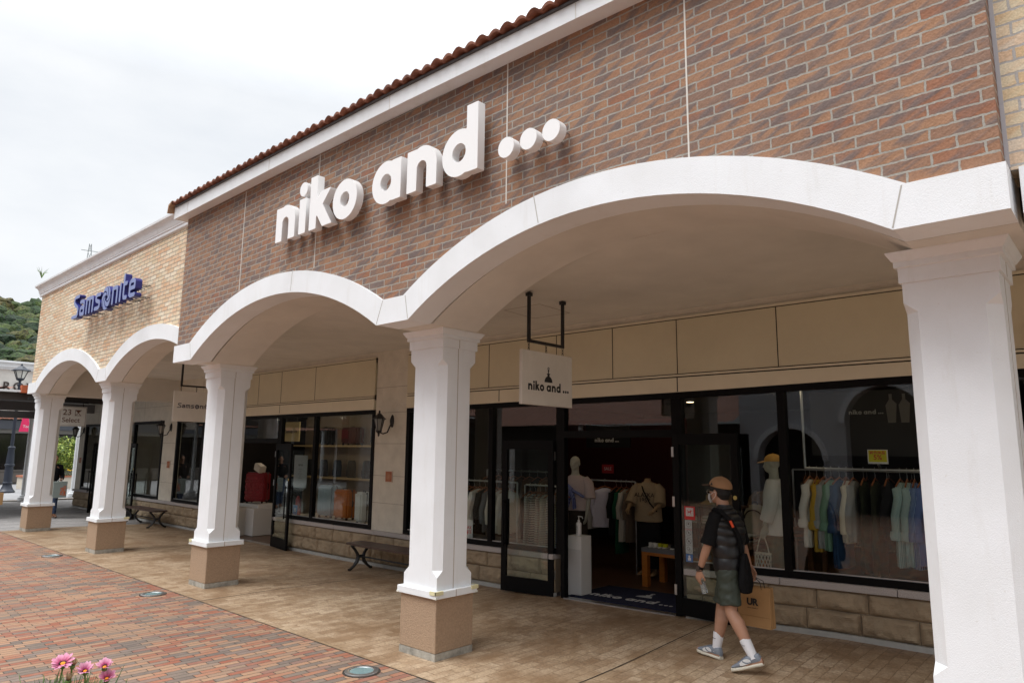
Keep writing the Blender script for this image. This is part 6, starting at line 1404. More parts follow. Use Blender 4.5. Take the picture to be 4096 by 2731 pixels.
# ================================================================ PEOPLE
SKIN = mat('skin', (.40, .215, .14), .5, var=.06, vs=12)
def person(label, J, f, colors, hat=None, mask=True, z=0):
    """J: joints dict of world points"""
    t = thing('person', label, 'person', tuple(Vector((J['pelvis'][0], J['pelvis'][1], J['ground']))))
    V = {k: Vector(v) for k, v in J.items() if k != 'ground'}; f = Vector(f).normalized(); r = f.cross(Vector((0, 0, 1)))   # r = to the person's right
    b = B()
    # trunk rings (skin layer)
    pel, ch, nk = V['pelvis'], V['chest'], V['neck']; rs = (V['shR']-V['shL']).normalized()
    def tr(c, ax, wv, dv, n=26, amp=0, ph=0):
        ax = Vector(ax).normalized(); fw = Vector((0, 0, 1)).cross(ax).normalized()
        return [tuple(c+ax*math.cos(a)*wv+fw*math.sin(a)*dv*(1+amp*math.sin(9*a+ph))) for a in [2*math.pi*i/n for i in range(n)]]
    hx = (V['hipR']-V['hipL']).normalized()
    lev = [(pel+Vector((0, 0, -.06)), hx, .155, .105), (pel+Vector((0, 0, .04)), hx, .165, .11), (pel.lerp(ch, .4), hx, .145, .10), (ch, rs, .17, .115), (ch.lerp(nk, .55), rs, .175, .10), (ch.lerp(nk, .9), rs, .10, .075)]
    b.loft([tr(*l) for l in lev])
    P = head(b, V['head'], V['look'], 1.0, neck=nk-Vector((0, 0, .03)))
    for s, S in ((-1, 'L'), (1, 'R')):
        sh, el, wr = V['sh'+S], V['el'+S], V['wr'+S]
        limb(b, [sh-rs*s*.06, sh, sh.lerp(el, .45), el, el.lerp(wr, .3), el.lerp(wr, .7), wr], [.055, .054, .047, .040, .041, .032, (.028, .022)], 14)
        hand(b, wr, V['hand'+S]-wr, V['palm'+S], s, .98, J.get('curl'+S, .8) if not isinstance(J.get('curl'+S, .8), Vector) else .8)
        hp, kn, an = V['hip'+S], V['kn'+S], V['an'+S]
        back = -f*.014
        limb(b, [hp, hp.lerp(kn, .35), hp.lerp(kn, .8), kn, kn.lerp(an, .28)+back, kn.lerp(an, .6)+back*.6, kn.lerp(an, .9), an], [.092, .086, .064, .057, .063, .050, .033, .033], 16)
        toe = V['toe'+S]; heel = V['heel'+S]; limb(b, [heel+Vector((0, 0, .04)), heel.lerp(toe, .5)+Vector((0, 0, .04)), toe+Vector((0, 0, .025))], [.03, .034, .024], 10)
    me = remesh(b, .0065, 2); body = link('body', me, SKIN, t, smooth=True)
    # shirt
    c = colors
    def cloth_loft(levels, name, m, amp=.012, vox=.009, extra=None, sm=2, wr=.005):
        b = B(); b.loft([tr(cn, ax, wv, dv, 30, amp, i*1.1) for i, (cn, ax, wv, dv) in enumerate(levels)])
        if extra: extra(b)
        me = remesh(b, vox, sm)
        nv_ = len(me.vertices); CO = np.empty(nv_*3, 'f'); NO = np.empty(nv_*3, 'f'); me.vertices.foreach_get('co', CO); me.vertex_normals.foreach_get('vector', NO); CO = CO.reshape(-1, 3); NO = NO.reshape(-1, 3)
        K = np.array([mnoise.noise((x_*9+z_*5, y_*9-z_*4, z_*15))+.5*mnoise.noise((x_*22, y_*22, z_*30-x_*20)) for x_, y_, z_ in CO.tolist()]); CO = CO+NO*(K*wr)[:, None]; me.vertices.foreach_set('co', CO.astype('f').ravel()); me.update()
        return link(name, me, m, t, smooth=True)
    def sleeves(b):
        for s, S in ((-1, 'L'), (1, 'R')):
            sh, el, wr = V['sh'+S], V['el'+S], V['wr'+S]
            if c.get('long'): b.tube([sh-rs*s*.07, sh, sh.lerp(el, .5), el, el.lerp(wr, .5), wr], [.064, .068, .064, .058, .052, .044], 14)
            else: b.tube([sh-rs*s*.07, sh+rs*s*.004, sh.lerp(el, .5), sh.lerp(el, .98)], [.058, .063, .068, .076], 16)
    cloth_loft([(pel+Vector((0, 0, .02)), hx, .185, .13), (pel.lerp(ch, .4), hx, .178, .128), (ch, rs, .180, .130), (ch.lerp(nk, .5), rs, .178, .108), (ch.lerp(nk, .85), rs, .12, .08), (nk+Vector((0, 0, .0)), rs, .075, .072)], 'shirt', c['shirt'], extra=sleeves)
    if c.get('vest'):   # quilted gilet: horizontal baffles
        b = B(); lv = []; n = 68
        key = [(pel+Vector((0, 0, -.04)), hx, .196, .142), (pel.lerp(ch, .3), hx, .197, .145), (pel.lerp(ch, .7), hx.lerp(rs, .6), .203, .150), (ch, rs, .206, .151), (ch.lerp(nk, .35), rs, .205, .138), (ch.lerp(nk, .6), rs, .185, .118), (ch.lerp(nk, .88), rs, .135, .096), (nk+Vector((0, 0, .01)), rs, .085, .082), (nk+Vector((0, 0, .035)), rs, .078, .076)]
        for i in range(n+1):
            u = i/n*(len(key)-1); k = min(int(u), len(key)-2); g = u-k; A, Z_ = key[k], key[k+1]; cn = A[0].lerp(Z_[0], g); ax = A[1].lerp(Z_[1], g)
            puff = .0 if i > 62 else .012*abs(math.sin(i/n*math.pi*8.5))**.6
            lv.append(tr(cn, ax, A[2]*(1-g)+Z_[2]*g+puff-.013, A[3]*(1-g)+Z_[3]*g+puff-.010, 40, .018, i*.25))
        b.loft(lv); b.obj('vest', c['vest'], t, smooth=True)
    def legs(b):
        for s, S in ((-1, 'L'), (1, 'R')):
            hp, kn, an = V['hip'+S], V['kn'+S], V['an'+S]
            if c.get('trousers'): b.tube([hp, hp.lerp(kn, .5), kn, kn.lerp(an, .5), an], [.105, .095, .078, .07, .062], 16)
            else:
                e = .84; b.tube([hp+Vector((0, 0, .0)), hp.lerp(kn, .35), hp.lerp(kn, .6), hp.lerp(kn, e)], [.104, .102, .100, .101], 20)
    cloth_loft([(pel+Vector((0, 0, -.08)), hx, .17, .125), (pel, hx, .182, .13), (pel+Vector((0, 0, .07)), hx, .165, .12)], 'shorts' if not c.get('trousers') else 'trousers', c['shorts'], amp=.02, extra=legs, vox=.009, sm=1, wr=.011)
    for s, S in ((-1, 'L'), (1, 'R')):
        kn, an, toe, heel = V['kn'+S], V['an'+S], V['toe'+S], V['heel'+S]
        if c.get('sock'):
            b = B(); sd_ = (an-kn).normalized(); b.tube([an-sd_*.135, an-sd_*.12, an-sd_*.06, an, an+sd_*.045], [(.050, .050), (.052, .050), (.047, .046), (.042, .042), (.04, .04)], 18); so = b.obj('sock', c['sock'], t, smooth=True)
            # small curved tick mark
            mid = an-sd_*.085; side = -r*1.0 if True else r
            tick = contours(un(inter(disc(0, .9, 1.0), sub(sbox(-.7, -.2, .9, .5), disc(.10, 1.12, 1.08)))), -1, -.4, 1.1, .8, .03)
            fx = f; ux = -sd_; sdv = -r
            me = shape_mesh('tick_mark', tick, .001, frame_mat(tuple(mid+sdv*.0505), tuple((-f-sd_*0).normalized()*-1 if False else (-f)), tuple(ux)), .028)
            link('tick_mark', me, M_INK, so)
        # shoe along heel->toe
        d = (toe-heel); L_ = d.length; d.normalize(); up = Vector((0, 0, 1)); up = (up-d*d.dot(up)).normalized(); q = d.cross(up)
        def ringp(u, w_, zlo, zhi, n=16, pw=.75):
            o = heel+d*u*L_; out = []
            for i in range(n):
                a = 2*math.pi*i/n; x_ = math.copysign(abs(math.cos(a))**pw, math.cos(a)); y_ = math.copysign(abs(math.sin(a))**pw, math.sin(a)); out.append(tuple(o+q*x_*w_+up*((zlo+zhi)/2+y_*(zhi-zlo)/2)))
            return out
        b = B(); b.loft([ringp(u, w_, .0, h, 18, .6) for u, w_, h in ((-.03, .026, .028), (.0, .034, .032), (.15, .038, .032), (.45, .038, .031), (.7, .048, .031), (.88, .042, .033), (.98, .026, .034), (1.02, .014, .032))]); sole = b.obj('sole', c['sole'], t, smooth=True)
        b = B(); b.loft([ringp(u, w_, .028, h) for u, w_, h in ((-.02, .022, .085), (.02, .031, .105), (.14, .036, .112), (.30, .037, .105), (.42, .038, .100), (.58, .042, .082), (.75, .043, .064), (.9, .034, .054), (.98, .018, .045))]); sho = b.obj('shoe', c['shoe'], t, smooth=True)
        if c.get('panel'):
            sdv = -r if (V['hipR']-V['hipL']).dot(r) > 0 else r; sdv = q if q.dot(-r) > 0 else -q
            for nm_, loops, sc__, off_, col_ in (('white_panel', contours(un(inter(disc(.42, .45, .42), sbox(.1, .3, .75, .75)), inter(disc(.86, .30, .2), sbox(.6, .30, 1.1, .55))), 0, 0, 1.1, .9, .03), 1, .001, c['panel']),):
                b = B()
                # white quarter panels as slightly proud patches of the upper
                b.loft([[tuple(heel+d*u*L_+sdv*(w_+.0015)+up*h) for h in lin(z0_, z1_, 6)]+[tuple(heel+d*u*L_+sdv*(w_-.004)+up*h) for h in lin(z1_, z0_, 6)] for u, w_, z0_, z1_ in ((.30, .0365, .050, .070), (.38, .0375, .042, .083), (.48, .0395, .040, .085), (.58, .0415, .040, .075), (.66, .0425, .042, .062))])
                b.obj('white_panel', c['panel'], sho)
            tick = contours(inter(disc(0, .9, 1.0), sub(sbox(-.8, -.2, 1.1, .62), disc(.14, 1.13, 1.08))), -1, -.4, 1.2, .8, .03)
            me = shape_mesh('side_mark', tick, .002, frame_mat(tuple(heel+d*L_*.40+sdv*.0425+up*.052), tuple(-d if sdv.dot(d.cross(up)) > 0 else -d), tuple(up)), .055); link('side_mark', me, c['shoe'], sho)
            b = B()
            for k in range(5): u = .42+k*.075; o = heel+d*u*L_+up*(.100-.0075*k*1.0-(.0 if k < 3 else .004)); b.tube([o-q*.02, o+up*.006, o+q*.02], .0035, 6)
            b.obj('lace', c['lace'], sho)
    return t, P, V, f, r, body
Zs = .055
J = dict(ground=.05, pelvis=(-3.05, 6.50, .93), chest=(-3.06, 6.515, 1.24), neck=(-3.085, 6.53, 1.465), head=(-3.145, 6.55, 1.615), look=(-1, .22, -.02),
         shL=(-3.105, 6.365, 1.400), shR=(-3.025, 6.655, 1.395), elL=(-3.160, 6.295, 1.125), elR=(-3.03, 6.775, 1.12), wrL=(-3.245, 6.285, .895), wrR=(-2.99, 6.835, .90), handL=(-3.262, 6.29, .82), handR=(-2.975, 6.85, .84),
         palmL=(.35, .9, 0), palmR=(-.2, -1, 0), hipL=(-3.025, 6.415, .90), hipR=(-3.075, 6.60, .90), knL=(-2.975, 6.36, .535), knR=(-3.18, 6.59, .50), anL=(-2.762, 6.29, .222), anR=(-3.215, 6.53, .155),
         toeL=(-2.930, 6.245, Zs-.002), heelL=(-2.668, 6.30, Zs+.09), toeR=(-3.44, 6.58, Zs+.008), heelR=(-3.165, 6.505, Zs))
M_SHOE = mat('shoe_grey', (.22, .245, .29), .6, var=.06, vs=30); M_SOLE = mat('sole_cream', (.66, .62, .52), .6); M_SHW = mat('shoe_white', (.72, .72, .72), .5)
M_VEST = mat('vest_black', (.010, .010, .0115), .42, spec=.5, bmp=.35, bs_=22); M_TEE = C('tee_black', (.008, .008, .009)); M_SHORT = mat('shorts_green', (.038, .048, .036), .6, var=.10, vs=7, bmp=.6, bs_=11)
P1, HP, V, f, r, body = person('man in tan cap, white mask, black quilted vest and green shorts walking past the doorway', J, (-.96, .28, 0),
    dict(shirt=M_TEE, vest=M_VEST, shorts=M_SHORT, sock=mat('sock_white', (.74, .73, .76), .85, bmp=.5, bs_=150), sole=M_SOLE, shoe=M_SHOE, panel=M_SHW, lace=M_SHOE))
hc = Vector(J['head']); look = Vector(J['look']).normalized(); hr = look.cross(Vector((0, 0, 1))).normalized(); hu = hr.cross(look)
HQ = lambda a, s_, z: hc+look*a+hr*s_+hu*z
M_HAIR = mat('hair_black', (.008, .007, .007), .55, bmp=.6, bs_=120)
b = B()
def hball(b, a, s_, z, ra, rb, rz):
    res = bmesh.ops.create_uvsphere(b.bm, u_segments=16, v_segments=12, radius=1)
    for v in res['verts']: q = v.co.copy(); v.co = HQ(a+q.x*ra, s_+q.y*rb, z+q.z*rz)
hball(b, -.028, 0, .030, .093, .083, .080); hball(b, -.050, 0, -.015, .066, .074, .055); hball(b, -.058, 0, -.05, .045, .058, .035)
for s in (-1, 1): hball(b, .03, s*.060, .035, .045, .02, .03)
hball(b, .075, 0, .06, .04, .06, .022)
me = remesh(b, .006, 1); link('hair', me, M_HAIR, P1, smooth=True)
# baseball cap worn backwards: strap opening is towards the front brim at the left
capm = mat('cap_tan', (.33, .185, .095), .85, bmp=.3, bs_=200)
cc = HQ(-.020, 0, .052); o = cap(cc, tuple(look), capm, P1, 1.10, 'cap', tilt=.20, bm_=mat('brim_dark', (.07, .04, .025), .85))
# brim goes dark under, plus rear strap gap
b = B(); rear = HQ(-.132, 0, .040)
b.tube([HQ(-.118, .045, .022), HQ(-.136, .0, .018), HQ(-.118, -.045, .022)], [(.010, .004)]*3, 8); b.obj('cap_strap', M_BLACK, P1)
b = B(); e_ = HQ(.022, -.091, .088)
me = shape_mesh('cap_badge', [[(-.016, -.012), (.016, -.012), (.0, .014)]], .002, frame_mat(tuple(HQ(.012, -.0965, .082)), tuple(look), tuple((hu+hr*.35).normalized()))); link('cap_badge', me, M_INK, P1)
# mask with ear loop
M_MASK = mat('mask_white', (.78, .79, .80), .7)
b = B(); rows = []
for j in range(7):
    z = -.018-.085*j/6; row = []
    for i in range(13):
        a = -1.15+2.3*i/12; bul = .014*math.cos(a)*math.sin(math.pi*min(1, (j+.6)/6.5)); rr_ = .098+bul-(.012 if j > 4 else 0)
        row.append(b.bm.verts.new(HQ(.018+rr_*math.cos(a)*.96, (.074+bul*.3)*math.sin(a), z)))
    rows.append(row)
for a_, c_ in zip(rows, rows[1:]):
    for i in range(12): b.bm.faces.new((a_[i], a_[i+1], c_[i+1], c_[i]))
res = bmesh.ops.solidify(b.bm, geom=list(b.bm.faces), thickness=.003); b.obj('face_mask', M_MASK, P1, smooth=True)
b = B()
for s in (-1, 1): b.tube([HQ(.052, s*.074, -.026), HQ(.015, s*.083, -.005), HQ(-.018, s*.086, .006), HQ(-.022, s*.084, -.030), HQ(.015, s*.079, -.065), HQ(.050, s*.071, -.085)], .0018, 5)
b.obj('mask_loop', M_MASK, P1)
b = B()
for s in (-1, 1):
    b.tube([HQ(.103, s*.034+math.sin(a)*.026, .004+math.cos(a)*.020) for a in lin(0, 2*math.pi, 15)], .0022, 6); b.tube([HQ(.100, s*.060, .010), HQ(.06, s*.080, .012), HQ(-.01, s*.086, .006)], .0022, 6)
b.tube([HQ(.106, -.010, .008), HQ(.108, .010, .008)], .002, 6); b.obj('eyeglasses', mat('glasses_metal', (.5, .48, .42), .3, metal=.9), P1)
b = B()
for s in (-1, 1): b.lathe([(.0215, 0), (.0215, .001)], (0, 0, 0), 14)
for k, v in enumerate(b.bm.verts):
    s = -1 if k < len(b.bm.verts)/2 else 1; v.co = HQ(.103+v.co.z, s*.034+v.co.x*1.1, .004+v.co.y*.9)
b.obj('spectacle_lens', glassmat('lens_glass', (.75, .75, .78)), P1)
# watch, bracelet
wr = V['wrL']; ad = (V['wrL']-V['elL']).normalized(); wp = wr-ad*.022
b = B(); b.tube([wp-ad*.012, wp+ad*.012], [(.033, .029)]*2, 18); b.obj('watch_strap', M_BLACK, P1)
b = B(); c0 = wp-r*.034; b.box(c0.x-.018, c0.y-.005, c0.z-.021, c0.x+.018, c0.y+.008, c0.z+.021); b.obj('watch_face', mat('watch_glass', (.01, .01, .012), .1, spec=.8), P1, bev=.004)
b = B(); b.tube([wp+ad*.03+Vector((math.cos(a)*.031, math.sin(a)*.028, 0)) for a in lin(0, 2*math.pi, 15)], .004, 6); b.obj('bracelet', M_IRON, P1)
# sling bag: strap over the left shoulder, bag at right hip/back
sb = thing('shoulder_bag', 'black drawstring bag slung over the back of the man in the tan cap', 'bag', (-2.86, 6.62, .80)); M_BAG = C('bag_black', (.008, .008, .009))
b = B(); rings = []
ce = Vector((-2.870, 6.46, .865))
for z_, w_, d_ in ((-.16, .03, .03), (-.145, .075, .055), (-.08, .095, .07), (0, .09, .06), (.09, .07, .045), (.16, .045, .03), (.20, .025, .02)):
    rings.append([tuple(ce+Vector((math.sin(a)*d_*.9, math.cos(a)*w_, z_))+Vector((math.sin(7*a+z_*12)*.004, 0, 0))) for a in [2*math.pi*i/28 for i in range(28)]])
me_ = b.loft(rings).obj('bag_body', M_BAG, sb, smooth=True)
strap = [(-3.175, 6.43, 1.405), (-3.13, 6.375, 1.468), (-3.05, 6.355, 1.455), (-2.955, 6.385, 1.36), (-2.905, 6.43, 1.22), (-2.885, 6.46, 1.04)]
b = B(); pts = [Vector(p) for p in strap]
def ribbon(b, pts, w_, out):
    n = len(pts); prev = None
    for i in range(n):
        tdir = (pts[min(i+1, n-1)]-pts[max(i-1, 0)]).normalized(); o_ = Vector(out[i]).normalized(); s_ = tdir.cross(o_).normalized()
        ring_ = [b.bm.verts.new(pts[i]+s_*w_/2+o_*.003), b.bm.verts.new(pts[i]-s_*w_/2+o_*.003), b.bm.verts.new(pts[i]-s_*w_/2-o_*.004), b.bm.verts.new(pts[i]+s_*w_/2-o_*.004)]
        if prev:
            for k in range(4): b.bm.faces.new((prev[k], prev[(k+1) % 4], ring_[(k+1) % 4], ring_[k]))
        else: b.bm.faces.new(ring_[::-1])
        prev = ring_
    b.bm.faces.new(prev)
ribbon(b, pts, .042, [(-.6, -.3, .6), (-.1, -.5, 1), (.4, -.6, .7), (.8, -.6, .3), (.9, -.5, 0), (.9, -.4, 0)]); b.obj('strap', M_BAG, sb)
b = B(); c0 = Vector((-2.945, 6.372, 1.335)); ribbon(b, [c0+Vector((-.012, -.004, .03)), c0+Vector((.012, .006, -.03))], .022, [(.75, -.7, .3)]*2); b.obj('orange_tab', mat('tab_orange', (.75, .07, .01), .5), sb)
# paper bag in the right hand
pb = thing('paper_bag', 'brown paper bag lettered UR in the right hand of the man in the tan cap', 'bag', (-2.92, 6.86, .36)); M_KR = mat('kraft', (.46, .265, .115), .7, var=.06, vs=6, bmp=.25, bs_=14)
x0, x1, y0, y1, zb_, zt_ = -3.12, -2.785, 6.80, 6.91, .335, .71
b = B(); b.hexa([(x0+.012, y0, zb_), (x1, y0, zb_), (x1+.004, y1, zb_), (x0+.012, y1, zb_), (x0, y0+.012, zt_), (x1-.006, y0+.012, zt_), (x1-.006, y1-.012, zt_), (x0, y1-.012, zt_)]); bmesh.ops.delete(b.bm, geom=[fc for fc in b.bm.faces if fc.normal.z > .9 or all(v.co.z > .7 for v in fc.verts)], context='FACES_ONLY')
bmesh.ops.solidify(b.bm, geom=list(b.bm.faces), thickness=.002); pbb = b.obj('bag_body', M_KR, pb)
link('lettering', text_mesh('lettering', 'UR', .085, .001, frame_mat((-2.965, y0+.0035, .565), (1, 0, 0), (0, .04, 1)), off=.004, space=.95), M_INK, pbb)
link('lettering', text_mesh('lettering', 'URBAN RESEARCH', .013, .0006, frame_mat((-2.965, y0+.0045, .510), (1, 0, 0), (0, .04, 1))), M_INK, pbb)
b = B(); b.box(x1-.0005, y0+.048, zb_+.01, x1+.0015, y0+.052, zt_-.01); b.box(x0+.01, y0-.0005, zb_+.10, x1, y0+.0015, zb_+.102); b.obj('fold_crease', mat('kraft_dark', (.30, .16, .06), .8), pbb)
b = B()
for yy in (y0+.014, y1-.014): b.tube([(-2.99, yy, .69), (-2.985, yy, .76), (-2.985, 6.85, .80), (-2.955, 6.85, .80), (-2.885, yy, .76), (-2.87, yy, .69)], .004, 6)
b.obj('handle', M_INK, pb)
# water bottle in the left hand
wb = thing('water_bottle', 'small clear plastic water bottle in the left hand of the man in the tan cap', 'bottle', (-3.215, 6.31, .70)); c0 = Vector((-3.245, 6.318, .80)); ax = Vector((.22, .1, -.95)).normalized()
m_, nt_, bs__ = newmat('clear_plastic'); bs__.inputs['Transmission Weight'].default_value = .85; bs__.inputs['Roughness'].default_value = .12; bs__.inputs['IOR'].default_value = 1.2; bs__.inputs['Base Color'].default_value = (.85, .9, .93, 1)
b = B(); b.tube([c0, c0+ax*.012, c0+ax*.03, c0+ax*.05, c0+ax*.07, c0+ax*.09, c0+ax*.125, c0+ax*.13], [.012, .013, .024, .029, .027, .029, .028, .02], 14); b.obj('bottle_body', m_, wb, smooth=True)
b = B(); b.tube([c0-ax*.014, c0-ax*.001], .014, 12); b.obj('bottle_cap', M_SHW, wb)
# second person, mostly behind the farthest column
J2 = dict(ground=-.01, pelvis=(-23.15, 6.16, .93), chest=(-23.15, 6.16, 1.25), neck=(-23.13, 6.16, 1.47), head=(-23.10, 6.17, 1.63), look=(1, .05, -.05), shL=(-23.15, 6.345, 1.42), shR=(-23.15, 5.98, 1.42), elL=(-23.18, 6.42, 1.14), elR=(-23.18, 5.92, 1.14), wrL=(-22.96, 6.36, 1.06), wrR=(-22.95, 5.98, 1.06), handL=(-22.88, 6.33, 1.05), handR=(-22.86, 6.02, 1.05), palmL=(0, -1, 0), palmR=(0, 1, 0),
          hipL=(-23.15, 6.25, .9), hipR=(-23.15, 6.07, .9), knL=(-23.03, 6.25, .5), knR=(-23.22, 6.07, .5), anL=(-23.02, 6.25, .10), anR=(-23.38, 6.07, .12), toeL=(-22.83, 6.27, .0), heelL=(-23.05, 6.25, .0), toeR=(-23.2, 6.07, 0), heelR=(-23.42, 6.07, .04))
JEAN = mat('jeans', (.045, .07, .13), .8, var=.15, vs=8)
J2 = {k: ((v[0], v[1]-.12, v[2]) if k not in ('look', 'palmL', 'palmR', 'ground') else v) for k, v in J2.items()}
P2, *_ = person('person in black jacket and jeans with a grey bag, half hidden by the farthest column', J2, (1, .05, 0), dict(shirt=C('jacket_black', (.01, .01, .012)), long=True, shorts=JEAN, trousers=True, sole=mat('sole_brown', (.10, .06, .04), .7), shoe=mat('boot_brown', (.13, .055, .025), .6)))
hc = Vector(J2['head']); look = Vector(J2['look']).normalized(); hr = look.cross(Vector((0, 0, 1))).normalized(); hu = hr.cross(look)
b = B(); hball(b, -.02, 0, .035, .10, .085, .085); hball(b, -.05, 0, -.01, .07, .076, .06); me = remesh(b, .008, 1); link('hair', me, M_HAIR, P2, smooth=True)
gb = thing('shopping_bag', 'grey-green paper bag lettered PAUL SMITH in orange, held by the person behind the farthest column', 'bag', (-22.85, 6.07, .55)); M_GB = mat('bag_greygreen', (.30, .35, .33), .6)
b = B(); b.box(-22.93, 6.00, .55, -22.78, 6.34, 1.0); p = b.obj('bag_body', M_GB, gb, bev=.003, seg=1)
link('lettering', text_mesh('lettering', 'PAUL\nSMITH', .095, .001, frame_mat((-22.7785, 6.25, .74), (0, 0, 1), (0, -1, 0)), off=.003, lead=.8), mat('ink_orange', (.65, .12, .02), .5), p)
b = B(); b.tube([(-22.86, 6.1, .995), (-22.86, 6.14, 1.06), (-22.86, 6.20, 1.06), (-22.86, 6.25, .995)], .005, 6); b.obj('handle', M_SHW, gb)
# brown bag at the very left edge, resting on a low post
ob_ = thing('paper_bag', 'brown paper bag cut off by the left edge of the photo', 'bag', (-23.6, 4.9, .37)); b = B(); b.box(-23.68, 4.79, .37, -23.52, 5.02, .70); b.obj('bag_body', M_KR, ob_, bev=.004, seg=1)
b = B(); b.tube([(-23.6, 4.84, .70), (-23.6, 4.86, .79), (-23.6, 4.89, .80), (-23.6, 4.93, .70)], .004, 6); b.obj('handle', M_INK, ob_)
J3 = {k: ((v[0]-.45, v[1]-1.53, v[2]) if k not in ('look', 'palmL', 'palmR', 'ground') else v) for k, v in J2.items()}
J3.update(elL=(-23.62, 4.74, 1.14), wrL=(-23.6, 4.82, .90), handL=(-23.6, 4.86, .82), palmL=(.2, -1, 0))
person('person in a dark coat just outside the left edge, holding the brown paper bag', J3, (1, .05, 0), dict(shirt=C('coat_dark', (.02, .02, .025)), long=True, shorts=JEAN, trousers=True, sole=MATS['sole_brown'], shoe=MATS['boot_brown']))
# ================================================================ FLOWERS IN THE NEAR PLANTER
fp = thing('planter', 'grey stone planter below the pink flowers at the lower left corner', 'planter', (-1.70, .62, 0))
b = B(); b.box(-2.05, .30, 0, -1.32, .98, 1.22); b.obj('planter_body', mat('planter_stone', (.35, .33, .30), .9, var=.1, vs=8, bmp=.5, bs_=40), fp, bev=.02)
b = B(); b.box(-2.0, .35, 1.221, -1.37, .93, 1.24); b.obj('soil', mat('soil', (.05, .035, .025), .95, bmp=1, bs_=60), fp)
M_ST = mat('stem_green', (.12, .20, .05), .6); M_DISC = mat('disc_orange', (.75, .22, .01), .8)
def petalmat(name, c_in, c_out):
    m, nt, bsd = newmat(name); at = N(nt, 'ShaderNodeAttribute'); at.attribute_name = 'rad'; n = N(nt, 'ShaderNodeTexNoise'); n.inputs['Scale'].default_value = 90; v = coords(nt); nt.links.new(v, n.inputs['Vector'])
    f = math_(nt, 'ADD', at.outputs['Fac'], math_(nt, 'MULTIPLY', math_(nt, 'SUBTRACT', n.outputs['Fac'], .5), .35))
    nt.links.new(ramp(nt, f, [(.18, (.04, .012, .015)), (.28, c_in), (.62, tuple(a*.5+b_*.5 for a, b_ in zip(c_in, c_out))), (1.0, c_out)]), bsd.inputs['Base Color']); bsd.inputs['Roughness'].default_value = .55; bsd.inputs['Subsurface Weight'].default_value = .1; MATS[name] = m; return m
PM = petalmat('petal_pink', (.34, .015, .09), (.66, .28, .40)); PM2 = petalmat('petal_lilac', (.36, .03, .13), (.70, .36, .47)); PMd = petalmat('petal_dry', (.22, .10, .05), (.60, .46, .28))
def flower(px, d, label, s=.030, lean=(0, 0, 1), m=None, cup=.35, petals=18, root=None, dry=False, seed=1):
    """d: point"""
    rnd = random.Random(seed); c = Vector(d); u = Vector(lean).normalized(); a1 = u.orthogonal().normalized(); a2 = u.cross(a1)
    root = Vector(root); t = thing('flower', label, 'flower', tuple(root), 'pink flowers at the lower left corner')
    b = B(); mid = root.lerp(c, .55)+Vector((rnd.uniform(-.02, .02), rnd.uniform(-.02, .02), .02)); b.tube([root, root.lerp(mid, .5), mid, mid.lerp(c-u*.02, .6), c-u*s*.45], [.0022, .002, .0018, .0016, .0018], 8); b.obj('stem', M_ST, t, smooth=True)
    b = B(); b.tube([c-u*s*.62, c-u*s*.45, c-u*s*.2, c-u*s*.02], [s*.10, s*.26, s*.33, s*.30], 12); b.obj('calyx', M_ST, t, smooth=True)
    b = B(); lay = b.bm.verts.layers.float.new('rad')
    for k in range(petals):
        a = 2*math.pi*k/petals+rnd.uniform(-.1, .1); dr = a1*math.cos(a)+a2*math.sin(a); sd_ = u.cross(dr); cu_ = cup+rnd.uniform(-.16, .2); L_ = s*rnd.uniform(.85, 1.1); w_ = s*(.17 if not dry else .09); rows = []
        for j in range(7):
            q = j/6; p = c+dr*(s*.16+L_*q*math.cos(cu_+.25*q*(1 if dry else -1)))+u*(L_*q*math.sin(cu_+(.9*q*q if dry else -.2*q))); ww = w_*(.45+1.5*q*(1-q)+.35*q)*(1 if j < 6 else .25)
            r3 = []
            for e_ in (-1, 0, 1):
                v = b.bm.verts.new(p+sd_*e_*ww+u*(-.10*s*abs(e_)*(-1)*.6)); v[lay] = q; r3.append(v)
            rows.append(r3)
        for A, Z_ in zip(rows, rows[1:]):
            for i in range(2): b.bm.faces.new((A[i], A[i+1], Z_[i+1], Z_[i]))
    b.obj('petals', m or PM, t, smooth=True)
    if not dry:
        b = B(); rr = s*.23
        b.loft([[tuple(c+u*(s*z_)+(a1*math.cos(a)+a2*math.sin(a))*rr*k_) for a in [i*math.pi/8 for i in range(16)]] for z_, k_ in ((.0, 1), (.09, .95), (.14, .6), (.15, .02))]); b.obj('flower_disc', M_DISC, t, smooth=True)
    return t
to_cam = lambda p: (Vector((0, 0, 2))-Vector(p)).normalized()
FL = [((-1.675, .493, 1.561), 'large pink flower with a purple ring and orange centre, leftmost at the lower left corner', .0195, PM, .55, 1),
      ((-1.658, .530, 1.542), 'pale pink flower with upright petals, middle one of the lower left corner', .0165, PM2, .95, 2),
      ((-1.648, .563, 1.545), 'mid pink flower seen from the side, upper one at the right of the cluster', .0165, PM2, .92, 3),
      ((-1.641, .567, 1.523), 'deep pink flower right below the upper right one', .017, PM, .92, 4)]
for k, (p, lab, s, m, cup, sd_) in enumerate(FL):
    rt = (p[0]+.01-.02*k, p[1]+.01*k, 1.235); ln_ = (to_cam(p)*.50+Vector((0, 0, .95))+Vector((.1*(k % 2), -.1, 0)))
    flower(0, p, lab, s, ln_, m, cup, 20, rt, seed=sd_+3)
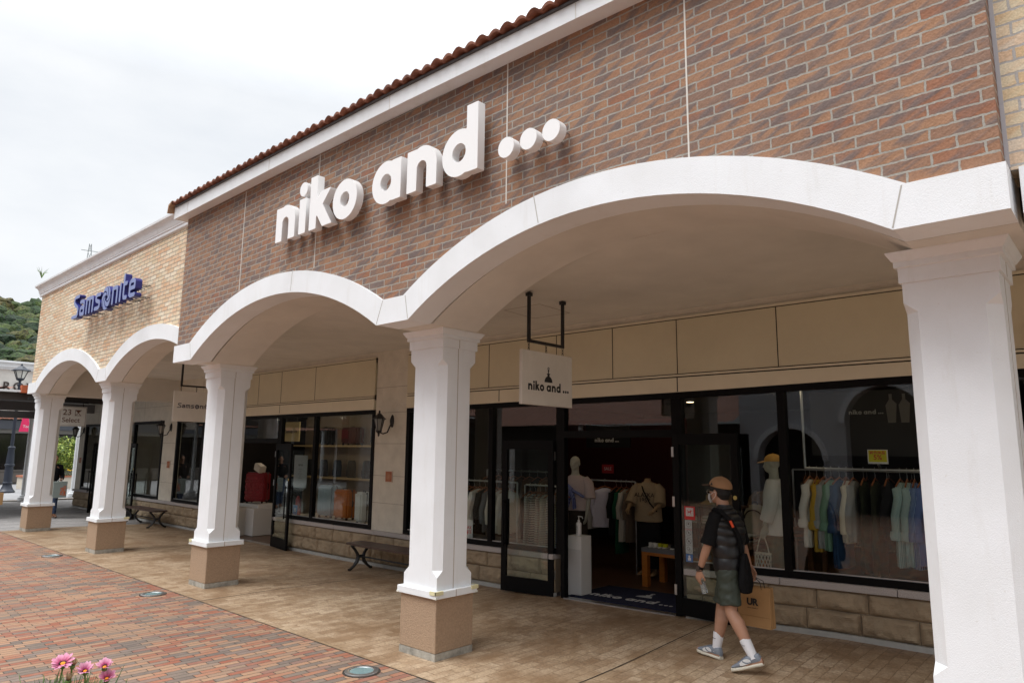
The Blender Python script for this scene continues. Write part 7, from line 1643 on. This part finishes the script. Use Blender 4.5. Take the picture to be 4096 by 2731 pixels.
flower(0, (-1.668, .510, 1.556), 'withered straw coloured flower touching the large pink one', .014, Vector((.3, .25, 1)), PMd, 1.0, 14, (-1.70, .52, 1.235), dry=True, seed=21)
flower(0, (-1.662, .501, 1.530), 'withered brown flower at the bottom edge under the large pink one', .015, Vector((.15, .2, 1)), PMd, 1.05, 14, (-1.66, .50, 1.235), dry=True, seed=22)
flower(0, (-1.648, .543, 1.505), 'orange flower just cut by the bottom edge of the photo', .015, Vector((.2, -.3, 1)), petalmat('petal_orange', (.7, .12, .01), (.8, .25, .02)), .3, 16, (-1.65, .54, 1.235), seed=23)
b = B(); rnd = random.Random(9); bm = b.bm
for k in range(620):
    p = Vector((rnd.uniform(-1.73, -1.63), rnd.uniform(.45, .55), 1.242)); L_ = rnd.uniform(.22, .292); d = Vector((rnd.uniform(-.18, .18), rnd.uniform(-.18, .18), 1)).normalized(); sd_ = d.orthogonal().normalized(); sd_.rotate(Matrix.Rotation(rnd.uniform(0, 6.3), 3, d)); w_ = rnd.uniform(.0018, .004); pr = None; bend = Vector((rnd.uniform(-.06, .06), rnd.uniform(-.06, .06), 0))
    for j in range(6):
        q = j/5; c = p+d*L_*q+bend*q*q; ww = w_*(1-.2*q) if j < 5 else .0004; rr_ = [bm.verts.new(c-sd_*ww), bm.verts.new(c+sd_*ww)]
        if pr: bm.faces.new((pr[0], pr[1], rr_[1], rr_[0]))
        pr = rr_
o = b.obj('flower_leaves', leafmat('gaz_leaf', (.04, .09, .03), (.10, .17, .05), (.20, .27, .10))); tag(o, kind='stuff')
# tuft of grass on the cornice, cables across the sky
b = B(); rnd = random.Random(4)
for k in range(16):
    a = rnd.uniform(0, 6.3); b.tube([(-19.2, 4.32, 5.97), (-19.2+math.cos(a)*.06, 4.32+math.sin(a)*.05, 6.10), (-19.2+math.cos(a)*.18, 4.32+math.sin(a)*.12, 6.14+rnd.uniform(-.03, .1))], [.006, .005, .001], 4)
o = b.obj('grass_tuft', M_ST); rebase(o, (-19.2, 4.32, 5.97)); tag(o, 'small tuft of weeds growing on the white cornice', 'weed')
